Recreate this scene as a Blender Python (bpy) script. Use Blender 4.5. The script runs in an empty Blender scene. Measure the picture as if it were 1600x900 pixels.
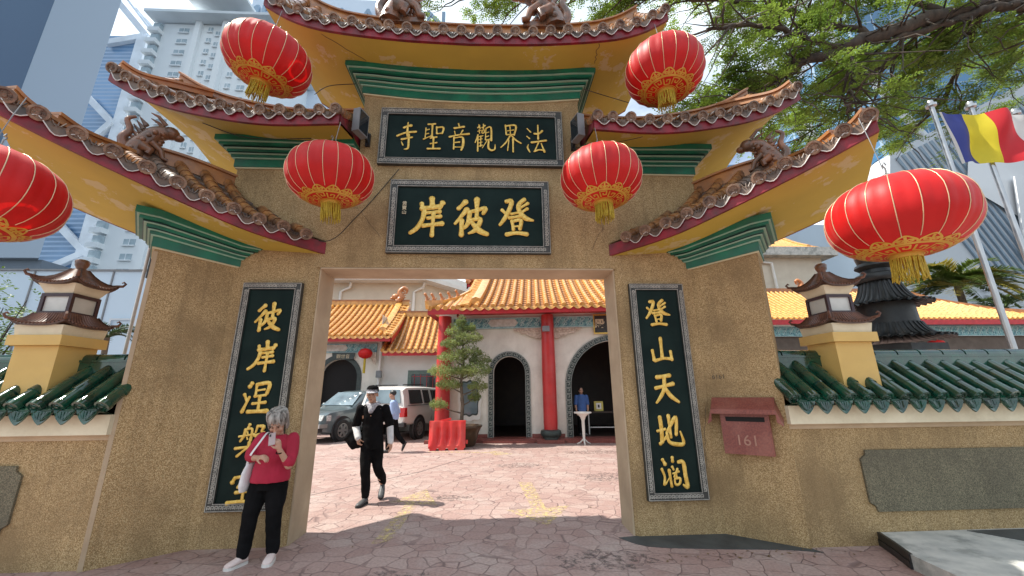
import bpy, bmesh, math, random
from mathutils import Vector, Matrix, noise
rnd = random.Random(7)
C = bpy.context.scene.collection
PI = math.pi
R_ = math.radians

# ------------------------------------------------------------------ camera, world, sun, exposure
cam = bpy.data.cameras.new('camera')
camo = bpy.data.objects.new('camera', cam); C.objects.link(camo)
cam.sensor_width = 36; cam.lens = 611.05/1600*36; cam.clip_end = 2000; cam.clip_start = .05
def cam_axes(pitch, roll, yaw):
    F = Vector((math.sin(yaw)*math.cos(pitch), math.cos(yaw)*math.cos(pitch), math.sin(pitch)))
    Rr = Vector((math.cos(yaw), -math.sin(yaw), 0)); U = Rr.cross(F)
    c, s = math.cos(roll), math.sin(roll)
    return F, c*Rr-s*U, s*Rr+c*U
F_, Rr_, U_ = cam_axes(.262, .011, .051)
m = Matrix.Identity(4)
for i in range(3):
    m[i][0] = Rr_[i]; m[i][1] = U_[i]; m[i][2] = -F_[i]
camo.matrix_world = Matrix.Translation((.304, -4.909, 1.58)) @ m
bpy.context.scene.camera = camo

EL, AZ = R_(56), R_(7)          # sun high on the left, a little behind the gate
sun_dir = Vector((-math.cos(AZ)*math.cos(EL), math.sin(AZ)*math.cos(EL), math.sin(EL)))
w = bpy.data.worlds.new('World'); bpy.context.scene.world = w; w.use_nodes = True
nt = w.node_tree; nt.nodes.clear()
sky = nt.nodes.new('ShaderNodeTexSky'); sky.sky_type = 'NISHITA'; sky.sun_disc = False
sky.sun_elevation = EL; sky.sun_rotation = math.atan2(sun_dir.x, sun_dir.y)
sky.air_density = 1.0; sky.dust_density = 3.0; sky.ozone_density = 1.2; sky.altitude = 0
bg = nt.nodes.new('ShaderNodeBackground'); bg.inputs[1].default_value = .108
wo = nt.nodes.new('ShaderNodeOutputWorld')
# thin bright cloud veil in the upper sky
tc = nt.nodes.new('ShaderNodeTexCoord'); ns = nt.nodes.new('ShaderNodeTexNoise'); ns.inputs['Scale'].default_value = 2.2
ns.inputs['Detail'].default_value = 8; ns.inputs['Roughness'].default_value = .6
mp = nt.nodes.new('ShaderNodeMapping'); mp.inputs['Scale'].default_value = (1, 1, 2.5)
rp = nt.nodes.new('ShaderNodeValToRGB'); rp.color_ramp.elements[0].position = .30; rp.color_ramp.elements[1].position = .62
mx = nt.nodes.new('ShaderNodeMix'); mx.data_type = 'RGBA'; mx.inputs['B'].default_value = (6.2, 7.0, 7.5, 1)
nt.links.new(tc.outputs['Generated'], mp.inputs[0]); nt.links.new(mp.outputs[0], ns.inputs['Vector'])
nt.links.new(ns.outputs['Fac'], rp.inputs[0]); nt.links.new(rp.outputs[0], mx.inputs['Factor'])
nt.links.new(sky.outputs[0], mx.inputs['A']); nt.links.new(mx.outputs['Result'], bg.inputs[0]); nt.links.new(bg.outputs[0], wo.inputs[0])

sl = bpy.data.lights.new('sun', 'SUN'); sl.energy = 3.6; sl.angle = R_(.53); sl.color = (1, .95, .86)
so = bpy.data.objects.new('sun', sl); C.objects.link(so); so.rotation_euler = sun_dir.to_track_quat('Z', 'Y').to_euler()
vs = bpy.context.scene.view_settings
vs.view_transform = 'Standard'; vs.look = 'None'; vs.gamma = 1; vs.exposure = 1.04; vs.use_curve_mapping = False
bpy.context.scene.cycles.max_bounces = 6; bpy.context.scene.cycles.transparent_max_bounces = 12
bpy.context.scene.cycles.use_denoising = True

# ------------------------------------------------------------------ helpers
def setp(o, label=None, cat=None, group=None, kind=None):
    if label: o['label'] = label
    if cat: o['category'] = cat
    if group: o['group'] = group
    if kind: o['kind'] = kind
    return o
def thing(name, label, cat, loc=(0, 0, 0), rz=0, group=None):
    o = bpy.data.objects.new(name, None); C.objects.link(o)
    o.location = loc; o.rotation_euler = (0, 0, rz); o.empty_display_size = .2
    return setp(o, label, cat, group)
def kids(o): return [x for x in bpy.data.objects if x.parent is o]
def copy_tree(o, parent=None):
    c = o.copy(); C.objects.link(c); c.parent = parent
    if parent is not None: c.matrix_parent_inverse = o.matrix_parent_inverse
    for ch in kids(o): copy_tree(ch, c)
    return c

class B:
    """collects geometry with material slots"""
    def __init__(s): s.v = []; s.f = []; s.m = []; s.mats = []; s.cur = 0
    def mat(s, mt):
        if mt not in s.mats: s.mats.append(mt)
        s.cur = s.mats.index(mt); return s
    def add(s, vs_, fs, flip=False):
        n = len(s.v); s.v.extend([tuple(v) for v in vs_])
        for f in fs:
            f = [n+i for i in f]
            if flip: f.reverse()
            s.f.append(f); s.m.append(s.cur)
        return s
    def box(s, x0, x1, y0, y1, z0, z1, M=None):
        vs_ = [Vector((x, y, z)) for z in (z0, z1) for y in (y0, y1) for x in (x0, x1)]
        if M is not None: vs_ = [M @ v for v in vs_]
        return s.add(vs_, [(0, 2, 3, 1), (4, 5, 7, 6), (0, 1, 5, 4), (2, 6, 7, 3), (0, 4, 6, 2), (1, 3, 7, 5)])
    def bar(s, a, b, w_, h=None, up=(0, 0, 1)):
        a, b = Vector(a), Vector(b); h = w_ if h is None else h
        d = (b-a).normalized(); u = Vector(up)
        if abs(d.dot(u)) > .98: u = Vector((1, 0, 0))
        x = d.cross(u).normalized()*w_/2; y = x.normalized().cross(d)*h/2
        vs_ = [a-x-y, a+x-y, a+x+y, a-x+y, b-x-y, b+x-y, b+x+y, b-x+y]
        return s.add(vs_, [(0, 3, 2, 1), (4, 5, 6, 7), (0, 1, 5, 4), (1, 2, 6, 5), (2, 3, 7, 6), (3, 0, 4, 7)])
    def tube(s, pts, rad, seg=8, caps=True, flat=None, fdir=None):
        pts = [Vector(p) for p in pts]; n = len(pts)
        if not hasattr(rad, '__len__'): rad = [rad]*n
        vs_ = []; ref = None
        for i, p in enumerate(pts):
            d = (pts[min(i+1, n-1)]-pts[max(i-1, 0)])
            d = d.normalized() if d.length > 1e-9 else Vector((0, 0, 1))
            if fdir is not None: ref_ = Vector(fdir)
            else:
                if ref is None: ref = Vector((0, 0, 1)) if abs(d.z) < .9 else Vector((1, 0, 0))
                ref_ = ref
            x = d.cross(ref_)
            if x.length < 1e-6: x = d.orthogonal()
            x.normalize(); y = x.cross(d)
            if fdir is None: ref = y
            k = flat if flat else 1
            for j in range(seg):
                a = 2*PI*j/seg
                vs_.append(p + x*math.cos(a)*rad[i] + y*math.sin(a)*rad[i]*k)
        fs = [(i*seg+j, i*seg+(j+1) % seg, (i+1)*seg+(j+1) % seg, (i+1)*seg+j) for i in range(n-1) for j in range(seg)]
        if caps:
            fs.append(tuple(range(seg))[::-1]); fs.append(tuple((n-1)*seg+j for j in range(seg)))
        return s.add(vs_, fs)
    def lathe(s, prof, seg=24, M=None, a0=0, a1=2*PI):
        """prof: (r,z) list"""
        full = abs(a1-a0-2*PI) < 1e-6; k = seg if full else seg+1
        vs_ = []
        for r, z in prof:
            for j in range(k):
                a = a0+(a1-a0)*j/seg; vs_.append(Vector((r*math.cos(a), r*math.sin(a), z)))
        if M is not None: vs_ = [M @ v for v in vs_]
        fs = []
        for i in range(len(prof)-1):
            for j in range(seg):
                j2 = (j+1) % k
                fs.append((i*k+j, i*k+j2, (i+1)*k+j2, (i+1)*k+j))
        return s.add(vs_, fs)
    def ball(s, c, r, seg=12, rings=8, M=None):
        if not hasattr(r, '__len__'): r = (r, r, r)
        vs_ = []
        for i in range(rings+1):
            la = -PI/2+PI*i/rings
            for j in range(seg):
                a = 2*PI*j/seg; v = Vector((r[0]*math.cos(la)*math.cos(a), r[1]*math.cos(la)*math.sin(a), r[2]*math.sin(la)))
                if M is not None: v = M @ v
                vs_.append(v+Vector(c))
        fs = [(i*seg+j, i*seg+(j+1) % seg, (i+1)*seg+(j+1) % seg, (i+1)*seg+j) for i in range(rings) for j in range(seg)]
        return s.add(vs_, fs)
    def grid(s, P, thick=None):
        """P[i][j] points"""
        n, k = len(P), len(P[0]); vs_ = [p for r in P for p in r]
        return s.add(vs_, [(i*k+j, i*k+j+1, (i+1)*k+j+1, (i+1)*k+j) for i in range(n-1) for j in range(k-1)])
    def prism(s, poly, z0, z1):
        """plan polygon (ccw) extruded in z; z0/z1 number or function(x,y)"""
        n = len(poly)
        a = [Vector((x, y, z0(x, y) if callable(z0) else z0)) for x, y in poly]
        b = [Vector((x, y, z1(x, y) if callable(z1) else z1)) for x, y in poly]
        return s.add(a+b, [tuple(range(n))[::-1], tuple(range(n, 2*n))]+[(i, (i+1) % n, n+(i+1) % n, n+i) for i in range(n)])
    def extr(s, poly, o, ux, uy, d, t):
        """polygon in plane (ux,uy) at o extruded t along d"""
        o, ux, uy, d = Vector(o), Vector(ux), Vector(uy), Vector(d); n = len(poly)
        a = [o+ux*x+uy*y for x, y in poly]; b = [p+d*t for p in a]
        return s.add(a+b, [tuple(range(n))[::-1], tuple(range(n, 2*n))]+[(i, (i+1) % n, n+(i+1) % n, n+i) for i in range(n)])
    def build(s, name, parent=None, smooth=None, origin=None, M=None):
        me = bpy.data.meshes.new(name)
        v = s.v
        if M is not None: v = [tuple(M @ Vector(p)) for p in v]
        if origin is not None: v = [(p[0]-origin[0], p[1]-origin[1], p[2]-origin[2]) for p in v]
        me.from_pydata(v, [], s.f)
        for mt in s.mats: me.materials.append(mt)
        me.polygons.foreach_set('material_index', s.m)
        if smooth is not None:
            me.polygons.foreach_set('use_smooth', [True]*len(me.polygons))
            if smooth < 179: me.set_sharp_from_angle(angle=R_(smooth))
        me.update()
        o = bpy.data.objects.new(name, me); C.objects.link(o)
        if origin is not None: o.location = origin
        if parent is not None: o.parent = parent
        return o
def fixn(o):
    bm = bmesh.new(); bm.from_mesh(o.data); bmesh.ops.recalc_face_normals(bm, faces=bm.faces); bm.to_mesh(o.data); bm.free(); return o
def lerp(a, b, t): return a+(b-a)*t
def interp(xs, ys):
    def f(x):
        if x <= xs[0]: return ys[0]+(ys[1]-ys[0])/(xs[1]-xs[0])*(x-xs[0])
        for i in range(len(xs)-1):
            if x <= xs[i+1] or i == len(xs)-2:
                x0, x1 = xs[i], xs[i+1]; y0, y1 = ys[i], ys[i+1]; h = x1-x0
                m0 = ((ys[i+1]-ys[i-1])/(xs[i+1]-xs[i-1])) if i > 0 else (y1-y0)/h
                m1 = ((ys[i+2]-ys[i])/(xs[i+2]-xs[i])) if i+2 < len(xs) else (y1-y0)/h
                t = (x-x0)/h
                if t > 1: return y1+m1*(x-x1)
                return (2*t**3-3*t**2+1)*y0+(t**3-2*t**2+t)*h*m0+(-2*t**3+3*t**2)*y1+(t**3-t**2)*h*m1
    return f
def smooth_line(pts, k=5):
    """catmull-rom through tuples of any size"""
    out = []; n = len(pts)
    if n == 2: return [tuple(lerp(a, b, i/k) for a, b in zip(*pts)) for i in range(k+1)]
    for i in range(n-1):
        p0, p1, p2, p3 = pts[max(i-1, 0)], pts[i], pts[i+1], pts[min(i+2, n-1)]
        for j in range(k):
            t = j/k
            out.append(tuple(.5*(2*b+(c-a)*t+(2*a-5*b+4*c-d)*t*t+(3*b-a-3*c+d)*t**3) for a, b, c, d in zip(p0, p1, p2, p3)))
    out.append(pts[-1]); return out

# ------------------------------------------------------------------ materials
def mat(name, c1, c2=None, scale=8, rough=.7, bump=0, bscale=None, metal=0, spec=.5, dirt=None, dscale=1.2, damt=.5, dpos=(.45, .7), stretch=None, alpha=None, coat=0, sss=0, lo=.35, hi=.65, trans=0):
    mt = bpy.data.materials.new(name); mt.use_nodes = True; nt = mt.node_tree
    p = nt.nodes['Principled BSDF']; p.inputs['Roughness'].default_value = rough; p.inputs['Metallic'].default_value = metal
    p.inputs['Specular IOR Level'].default_value = spec; p.inputs['Coat Weight'].default_value = coat; p.inputs['Coat Roughness'].default_value = .08
    c2 = c2 or tuple(x*.82 for x in c1)
    tcn = nt.nodes.new('ShaderNodeTexCoord'); vec = tcn.outputs['Object']
    if stretch:
        mpn = nt.nodes.new('ShaderNodeMapping'); mpn.inputs['Scale'].default_value = stretch; nt.links.new(vec, mpn.inputs[0]); vec2 = mpn.outputs[0]
    else: vec2 = vec
    n = nt.nodes.new('ShaderNodeTexNoise'); n.inputs['Scale'].default_value = scale; n.inputs['Detail'].default_value = 5; nt.links.new(vec2, n.inputs['Vector'])
    r = nt.nodes.new('ShaderNodeValToRGB'); e = r.color_ramp.elements
    e[0].position = lo; e[1].position = hi; e[0].color = (*c2, 1); e[1].color = (*c1, 1)
    nt.links.new(n.outputs['Fac'], r.inputs[0]); col = r.outputs[0]
    if dirt:
        n2 = nt.nodes.new('ShaderNodeTexNoise'); n2.inputs['Scale'].default_value = dscale; n2.inputs['Detail'].default_value = 8; n2.inputs['Roughness'].default_value = .65
        nt.links.new(vec, n2.inputs['Vector'])
        r2 = nt.nodes.new('ShaderNodeValToRGB'); r2.color_ramp.elements[0].position = dpos[0]; r2.color_ramp.elements[1].position = dpos[1]
        r2.color_ramp.elements[1].color = (damt, damt, damt, 1)
        nt.links.new(n2.outputs['Fac'], r2.inputs[0])
        mxn = nt.nodes.new('ShaderNodeMix'); mxn.data_type = 'RGBA'; mxn.inputs['B'].default_value = (*dirt, 1)
        nt.links.new(r2.outputs[0], mxn.inputs['Factor']); nt.links.new(col, mxn.inputs['A']); col = mxn.outputs['Result']
    nt.links.new(col, p.inputs['Base Color'])
    if bump:
        b = nt.nodes.new('ShaderNodeBump'); b.inputs['Strength'].default_value = bump; b.inputs['Distance'].default_value = .01
        n3 = nt.nodes.new('ShaderNodeTexNoise'); n3.inputs['Scale'].default_value = bscale or scale*2; n3.inputs['Detail'].default_value = 4; nt.links.new(vec2, n3.inputs['Vector'])
        nt.links.new(n3.outputs['Fac'], b.inputs['Height']); nt.links.new(b.outputs[0], p.inputs['Normal'])
    if sss: p.inputs['Subsurface Weight'].default_value = sss; p.inputs['Subsurface Radius'].default_value = (.02, .008, .004)
    if trans:
        tl = nt.nodes.new('ShaderNodeBsdfTranslucent'); nt.links.new(col, tl.inputs[0])
        ms_ = nt.nodes.new('ShaderNodeMixShader'); ms_.inputs[0].default_value = trans
        nt.links.new(p.outputs[0], ms_.inputs[1]); nt.links.new(tl.outputs[0], ms_.inputs[2]); nt.links.new(ms_.outputs[0], nt.nodes['Material Output'].inputs[0])
    if alpha is not None:
        n4 = nt.nodes.new('ShaderNodeTexNoise'); n4.inputs['Scale'].default_value = 14; n4.inputs['Detail'].default_value = 8; n4.inputs['Roughness'].default_value = .75
        nt.links.new(vec, n4.inputs['Vector']); r4 = nt.nodes.new('ShaderNodeValToRGB')
        r4.color_ramp.elements[0].position = alpha-.08; r4.color_ramp.elements[1].position = alpha+.08
        r4.color_ramp.elements[0].color = (0, 0, 0, 1); r4.color_ramp.elements[1].color = (.85, .85, .85, 1)
        nt.links.new(n4.outputs['Fac'], r4.inputs[0]); nt.links.new(r4.outputs[0], p.inputs['Alpha'])
    return mt

def pebble_mat(name, a, b_, c, dirt, grey=False):
    """washed pebble render: fine speckle of three colours, big stains, vertical streaks"""
    mt = bpy.data.materials.new(name); mt.use_nodes = True; nt = mt.node_tree; p = nt.nodes['Principled BSDF']; p.inputs['Roughness'].default_value = .85
    tcn = nt.nodes.new('ShaderNodeTexCoord')
    vo = nt.nodes.new('ShaderNodeTexVoronoi'); vo.inputs['Scale'].default_value = 150; nt.links.new(tcn.outputs['Object'], vo.inputs['Vector'])
    sp = nt.nodes.new('ShaderNodeSeparateColor'); nt.links.new(vo.outputs['Color'], sp.inputs[0])
    r = nt.nodes.new('ShaderNodeValToRGB'); e = r.color_ramp.elements
    e[0].color = (*a, 1); e[0].position = .1; e[1].color = (*c, 1); e[1].position = .95
    q = e.new(.55); q.color = (*b_, 1); nt.links.new(sp.outputs[0], r.inputs[0])
    n2 = nt.nodes.new('ShaderNodeTexNoise'); n2.inputs['Scale'].default_value = 1.1; n2.inputs['Detail'].default_value = 9; n2.inputs['Roughness'].default_value = .62
    nt.links.new(tcn.outputs['Object'], n2.inputs['Vector'])
    r2 = nt.nodes.new('ShaderNodeValToRGB'); r2.color_ramp.elements[0].position = .46; r2.color_ramp.elements[1].position = .66; r2.color_ramp.elements[1].color = (.75, .75, .75, 1)
    nt.links.new(n2.outputs['Fac'], r2.inputs[0])
    mx = nt.nodes.new('ShaderNodeMix'); mx.data_type = 'RGBA'; mx.inputs['B'].default_value = (*dirt, 1)
    nt.links.new(r2.outputs[0], mx.inputs['Factor']); nt.links.new(r.outputs[0], mx.inputs['A'])
    mp = nt.nodes.new('ShaderNodeMapping'); mp.inputs['Scale'].default_value = (5, 5, .35); nt.links.new(tcn.outputs['Object'], mp.inputs[0])
    n5 = nt.nodes.new('ShaderNodeTexNoise'); n5.inputs['Scale'].default_value = 1.6; n5.inputs['Detail'].default_value = 6; nt.links.new(mp.outputs[0], n5.inputs['Vector'])
    r5 = nt.nodes.new('ShaderNodeValToRGB'); r5.color_ramp.elements[0].position = .5; r5.color_ramp.elements[1].position = .72; r5.color_ramp.elements[1].color = (.3, .3, .3, 1)
    nt.links.new(n5.outputs['Fac'], r5.inputs[0])
    mx2 = nt.nodes.new('ShaderNodeMix'); mx2.data_type = 'RGBA'; mx2.inputs['B'].default_value = (*[x*.6 for x in dirt], 1)
    nt.links.new(r5.outputs[0], mx2.inputs['Factor']); nt.links.new(mx.outputs['Result'], mx2.inputs['A'])
    nt.links.new(mx2.outputs['Result'], p.inputs['Base Color'])
    bp = nt.nodes.new('ShaderNodeBump'); bp.inputs['Strength'].default_value = .5; bp.inputs['Distance'].default_value = .004
    nt.links.new(vo.outputs['Distance'], bp.inputs['Height']); bp.invert = True; nt.links.new(bp.outputs[0], p.inputs['Normal'])
    return mt

def paving_mat():
    mt = bpy.data.materials.new('stamped paving'); mt.use_nodes = True; nt = mt.node_tree; p = nt.nodes['Principled BSDF']; p.inputs['Roughness'].default_value = .75
    L = nt.links.new
    tcn = nt.nodes.new('ShaderNodeTexCoord')
    nz = nt.nodes.new('ShaderNodeTexNoise'); nz.inputs['Scale'].default_value = 5; L(tcn.outputs['Object'], nz.inputs['Vector'])
    ad = nt.nodes.new('ShaderNodeVectorMath'); ad.operation = 'MULTIPLY_ADD'; ad.inputs[1].default_value = (.07, .07, 0)
    L(nz.outputs['Color'], ad.inputs[0]); L(tcn.outputs['Object'], ad.inputs[2])
    mp = nt.nodes.new('ShaderNodeMapping'); mp.inputs['Scale'].default_value = (1, 1.15, 0); mp.inputs['Rotation'].default_value = (0, 0, .25); L(ad.outputs[0], mp.inputs[0])
    ve = nt.nodes.new('ShaderNodeTexVoronoi'); ve.feature = 'DISTANCE_TO_EDGE'; ve.inputs['Scale'].default_value = 4.0; ve.inputs['Randomness'].default_value = .66; L(mp.outputs[0], ve.inputs['Vector'])
    vc = nt.nodes.new('ShaderNodeTexVoronoi'); vc.inputs['Scale'].default_value = 4.0; vc.inputs['Randomness'].default_value = .66; L(mp.outputs[0], vc.inputs['Vector'])
    sp = nt.nodes.new('ShaderNodeSeparateColor'); L(vc.outputs['Color'], sp.inputs[0])
    r = nt.nodes.new('ShaderNodeValToRGB'); e = r.color_ramp.elements
    e[0].color = (.35, .225, .195, 1); e[1].color = (.42, .30, .26, 1); q = e.new(.5); q.color = (.385, .255, .22, 1); L(sp.outputs[0], r.inputs[0])
    # worn pale patches
    n2 = nt.nodes.new('ShaderNodeTexNoise'); n2.inputs['Scale'].default_value = .9; n2.inputs['Detail'].default_value = 10; n2.inputs['Roughness'].default_value = .7; L(tcn.outputs['Object'], n2.inputs['Vector'])
    r2 = nt.nodes.new('ShaderNodeValToRGB'); r2.color_ramp.elements[0].position = .48; r2.color_ramp.elements[1].position = .72; r2.color_ramp.elements[1].color = (.65, .65, .65, 1); L(n2.outputs['Fac'], r2.inputs[0])
    mx = nt.nodes.new('ShaderNodeMix'); mx.data_type = 'RGBA'; mx.inputs['B'].default_value = (.50, .43, .385, 1); L(r2.outputs[0], mx.inputs['Factor']); L(r.outputs[0], mx.inputs['A'])
    # dirt grain
    n3 = nt.nodes.new('ShaderNodeTexNoise'); n3.inputs['Scale'].default_value = 35; n3.inputs['Detail'].default_value = 5; L(tcn.outputs['Object'], n3.inputs['Vector'])
    r3 = nt.nodes.new('ShaderNodeValToRGB'); r3.color_ramp.elements[0].position = .3; r3.color_ramp.elements[0].color = (.72, .72, .74, 1); r3.color_ramp.elements[1].position = .6; L(n3.outputs['Fac'], r3.inputs[0])
    mu = nt.nodes.new('ShaderNodeMix'); mu.data_type = 'RGBA'; mu.blend_type = 'MULTIPLY'; mu.inputs['Factor'].default_value = 1; L(mx.outputs['Result'], mu.inputs['A']); L(r3.outputs[0], mu.inputs['B'])
    re = nt.nodes.new('ShaderNodeValToRGB'); re.color_ramp.elements[0].position = .008; re.color_ramp.elements[1].position = .03; L(ve.outputs['Distance'], re.inputs[0])
    # joints wear away in places
    n6 = nt.nodes.new('ShaderNodeTexNoise'); n6.inputs['Scale'].default_value = 2.3; n6.inputs['Detail'].default_value = 4; L(tcn.outputs['Object'], n6.inputs['Vector'])
    r6 = nt.nodes.new('ShaderNodeValToRGB'); r6.color_ramp.elements[0].position = .38; r6.color_ramp.elements[0].color = (0, 0, 0, 1); r6.color_ramp.elements[1].position = .62; r6.color_ramp.elements[1].color = (.75, .75, .75, 1); L(n6.outputs['Fac'], r6.inputs[0])
    mxx = nt.nodes.new('ShaderNodeMath'); mxx.operation = 'MAXIMUM'; L(re.outputs[0], mxx.inputs[0]); L(r6.outputs[0], mxx.inputs[1])
    mj = nt.nodes.new('ShaderNodeMix'); mj.data_type = 'RGBA'; mj.inputs['A'].default_value = (.17, .11, .10, 1); L(mxx.outputs[0], mj.inputs['Factor']); L(mu.outputs['Result'], mj.inputs['B'])
    L(mj.outputs['Result'], p.inputs['Base Color'])
    bp = nt.nodes.new('ShaderNodeBump'); bp.inputs['Strength'].default_value = .6; bp.inputs['Distance'].default_value = .012
    mh = nt.nodes.new('ShaderNodeMath'); mh.operation = 'MULTIPLY_ADD'; mh.inputs[1].default_value = .5; L(n3.outputs['Fac'], mh.inputs[0]); L(re.outputs[0], mh.inputs[2])
    L(mh.outputs[0], bp.inputs['Height']); L(bp.outputs[0], p.inputs['Normal'])
    return mt

def window_wall_mat(name, wall, glass, sx, sz, fx=.5, fz=.5, rough=.3, axis='X'):
    """grid of panes on far facades, in object space metres"""
    mt = bpy.data.materials.new(name); mt.use_nodes = True; nt = mt.node_tree; p = nt.nodes['Principled BSDF']; L = nt.links.new
    tcn = nt.nodes.new('ShaderNodeTexCoord'); s = nt.nodes.new('ShaderNodeSeparateXYZ'); L(tcn.outputs['Object'], s.inputs[0])
    def band(out, per, frac):
        a = nt.nodes.new('ShaderNodeMath'); a.operation = 'DIVIDE'; a.inputs[1].default_value = per; L(out, a.inputs[0])
        b = nt.nodes.new('ShaderNodeMath'); b.operation = 'FRACT'; L(a.outputs[0], b.inputs[0])
        c = nt.nodes.new('ShaderNodeMath'); c.operation = 'LESS_THAN'; c.inputs[1].default_value = frac; L(b.outputs[0], c.inputs[0]); return c.outputs[0]
    mu = nt.nodes.new('ShaderNodeMath'); mu.operation = 'MULTIPLY'; L(band(s.outputs[axis], sx, fx), mu.inputs[0]); L(band(s.outputs['Z'], sz, fz), mu.inputs[1])
    n = nt.nodes.new('ShaderNodeTexNoise'); n.inputs['Scale'].default_value = .12; n.inputs['Detail'].default_value = 5; L(tcn.outputs['Object'], n.inputs['Vector'])
    r = nt.nodes.new('ShaderNodeValToRGB'); r.color_ramp.elements[0].position = .35; r.color_ramp.elements[1].position = .65
    r.color_ramp.elements[0].color = (*[x*.75 for x in glass], 1); r.color_ramp.elements[1].color = (*[min(1, x*1.2) for x in glass], 1); L(n.outputs['Fac'], r.inputs[0])
    mx = nt.nodes.new('ShaderNodeMix'); mx.data_type = 'RGBA'; mx.inputs['A'].default_value = (*wall, 1); L(r.outputs[0], mx.inputs['B']); L(mu.outputs[0], mx.inputs['Factor'])
    L(mx.outputs['Result'], p.inputs['Base Color']); p.inputs['Roughness'].default_value = rough
    return mt

M = {}
M['pebble'] = pebble_mat('pebble render', (.23, .15, .062), (.38, .26, .12), (.54, .40, .215), (.21, .14, .065))
M['jamb'] = mat('smooth sand render', (.50, .39, .26), (.42, .32, .21), 3, .85, .15, 90, dirt=(.3, .22, .14), dscale=1.4, damt=.5)
M['granite'] = pebble_mat('grey granite panel', (.08, .075, .045), (.15, .13, .085), (.25, .22, .14), (.09, .08, .055))
M['pave'] = paving_mat()
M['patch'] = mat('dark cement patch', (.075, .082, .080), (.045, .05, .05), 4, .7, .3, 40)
M['soffit'] = mat('ochre soffit paint', (.54, .40, .065), (.47, .35, .06), 1.6, .72, .15, 30, dirt=(.60, .52, .34), dscale=2.4, damt=.6, dpos=(.565, .585))
M['maroon'] = mat('crimson fascia paint', (.26, .010, .024), (.13, .008, .015), 6, .5, .1, 30, dirt=(.07, .025, .025), dscale=5, damt=.8)
M['green'] = mat('green enamel paint', (.004, .17, .09), (.003, .10, .058), 4, .42, .08, 20, dirt=(.05, .10, .08), dscale=5, damt=.5)
M['dgreen'] = mat('dark green enamel paint', (.002, .022, .016), (.002, .016, .012), 4, .4)
M['pgreen'] = mat('pale green line paint', (.36, .56, .42), (.28, .46, .34), 6, .5, dirt=(.25, .28, .2), dscale=6)
M['cream'] = mat('cream line paint', (.62, .56, .36), (.55, .48, .30), 6, .6)
M['btile'] = mat('brown glazed tile', (.44, .19, .065), (.17, .075, .03), 9, .28, .15, 22, dirt=(.10, .065, .045), dscale=3.5, damt=.85, coat=.35)
M['bpan'] = mat('weathered pan tile', (.15, .085, .05), (.06, .042, .032), 9, .5, .25, 30, dirt=(.16, .12, .09), dscale=6)
M['bcap'] = mat('medallion tile', (.30, .19, .12), (.10, .06, .04), 14, .5, .5, 60, dirt=(.09, .06, .05), dscale=8)
M['ridge'] = mat('orange brown ridge tile', (.46, .19, .05), (.32, .12, .035), 5, .38, .1, 20, dirt=(.22, .13, .08), dscale=3, damt=.7, coat=.2)
M['orn'] = mat('terracotta glaze', (.28, .11, .05), (.10, .05, .03), 7, .35, .4, 26, dirt=(.10, .08, .06), dscale=6, damt=.8, coat=.2)
M['cord'] = mat('white rope light', (.62, .60, .57), None, 5, .4)
M['board'] = mat('dark green lacquer', (.006, .018, .015), (.004, .012, .011), 2.5, .5, spec=.12, dirt=(.013, .025, .023), dscale=2.5, damt=.5)
M['frame'] = mat('carved dark frame', (.05, .05, .045), (.032, .034, .03), 12, .5, .2, 60)
M['silver'] = mat('worn silver line', (.46, .44, .38), (.26, .25, .22), 14, .45)
M['gold'] = mat('gold leaf', (.82, .58, .15), (.62, .38, .06), 30, .36, .15, 50, metal=.35)
M['paleink'] = mat('pale gilt', (.70, .62, .42), None, 9, .5)
M['gtile'] = mat('green glazed tile', (.006, .075, .042), (.003, .030, .020), 6, .14, .1, 15, dirt=(.05, .065, .04), dscale=7, damt=.7, coat=.7)
M['otile'] = mat('yellow glazed tile', (.76, .40, .10), (.54, .23, .045), 7, .3, .05, 12, dirt=(.50, .24, .06), dscale=2.5, damt=.5, coat=.3)
M['opan'] = mat('yellow pan tile', (.46, .21, .055), (.30, .13, .035), 8, .5)
M['redp'] = mat('red lacquer paint', (.55, .03, .03), (.47, .025, .025), 3, .38, dirt=(.5, .12, .10), dscale=2, damt=.3)
M['redf'] = mat('red fascia paint', (.52, .02, .025), (.40, .015, .02), 4, .45)
M['plaster'] = mat('cream plaster', (.84, .81, .72), (.78, .75, .66), 2, .85, .1, 30, dirt=(.50, .46, .39), dscale=1.1, damt=.55, stretch=(2, 2, .5))
M['wplaster'] = mat('white plaster', (.80, .78, .73), (.74, .72, .67), 2, .85, dirt=(.62, .58, .5), dscale=.8, damt=.5)
M['band'] = mat('aged cream paint', (.74, .68, .50), (.66, .60, .43), 3, .7, dirt=(.45, .38, .25), dscale=2.5, damt=.5, stretch=(1, 1, 1))
M['beige'] = mat('beige wall', (.66, .58, .46), (.60, .52, .41), 1.5, .85, dirt=(.5, .42, .32), dscale=.6, damt=.4)
M['ocrebox'] = mat('yellow ochre paint', (.66, .45, .14), (.60, .40, .12), 3, .6, .05, 30, dirt=(.5, .34, .14), dscale=2.5, damt=.4)
M['arch'] = mat('dark green arch stone', (.05, .07, .065), (.03, .045, .042), 8, .45)
M['archl'] = mat('pale key pattern', (.38, .40, .37), (.28, .31, .28), 10, .6)
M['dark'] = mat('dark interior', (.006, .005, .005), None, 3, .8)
M['step'] = mat('red granite step', (.30, .09, .07), (.20, .055, .045), 20, .4)
M['concrete'] = mat('pale concrete', (.56, .55, .50), (.42, .42, .39), 6, .85, .5, 40, dirt=(.22, .23, .21), dscale=2.4, damt=.75, dpos=(.5, .62))
M['black'] = mat('black paint', (.012, .012, .013), (.02, .02, .02), 6, .45, .2, 40)
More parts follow.
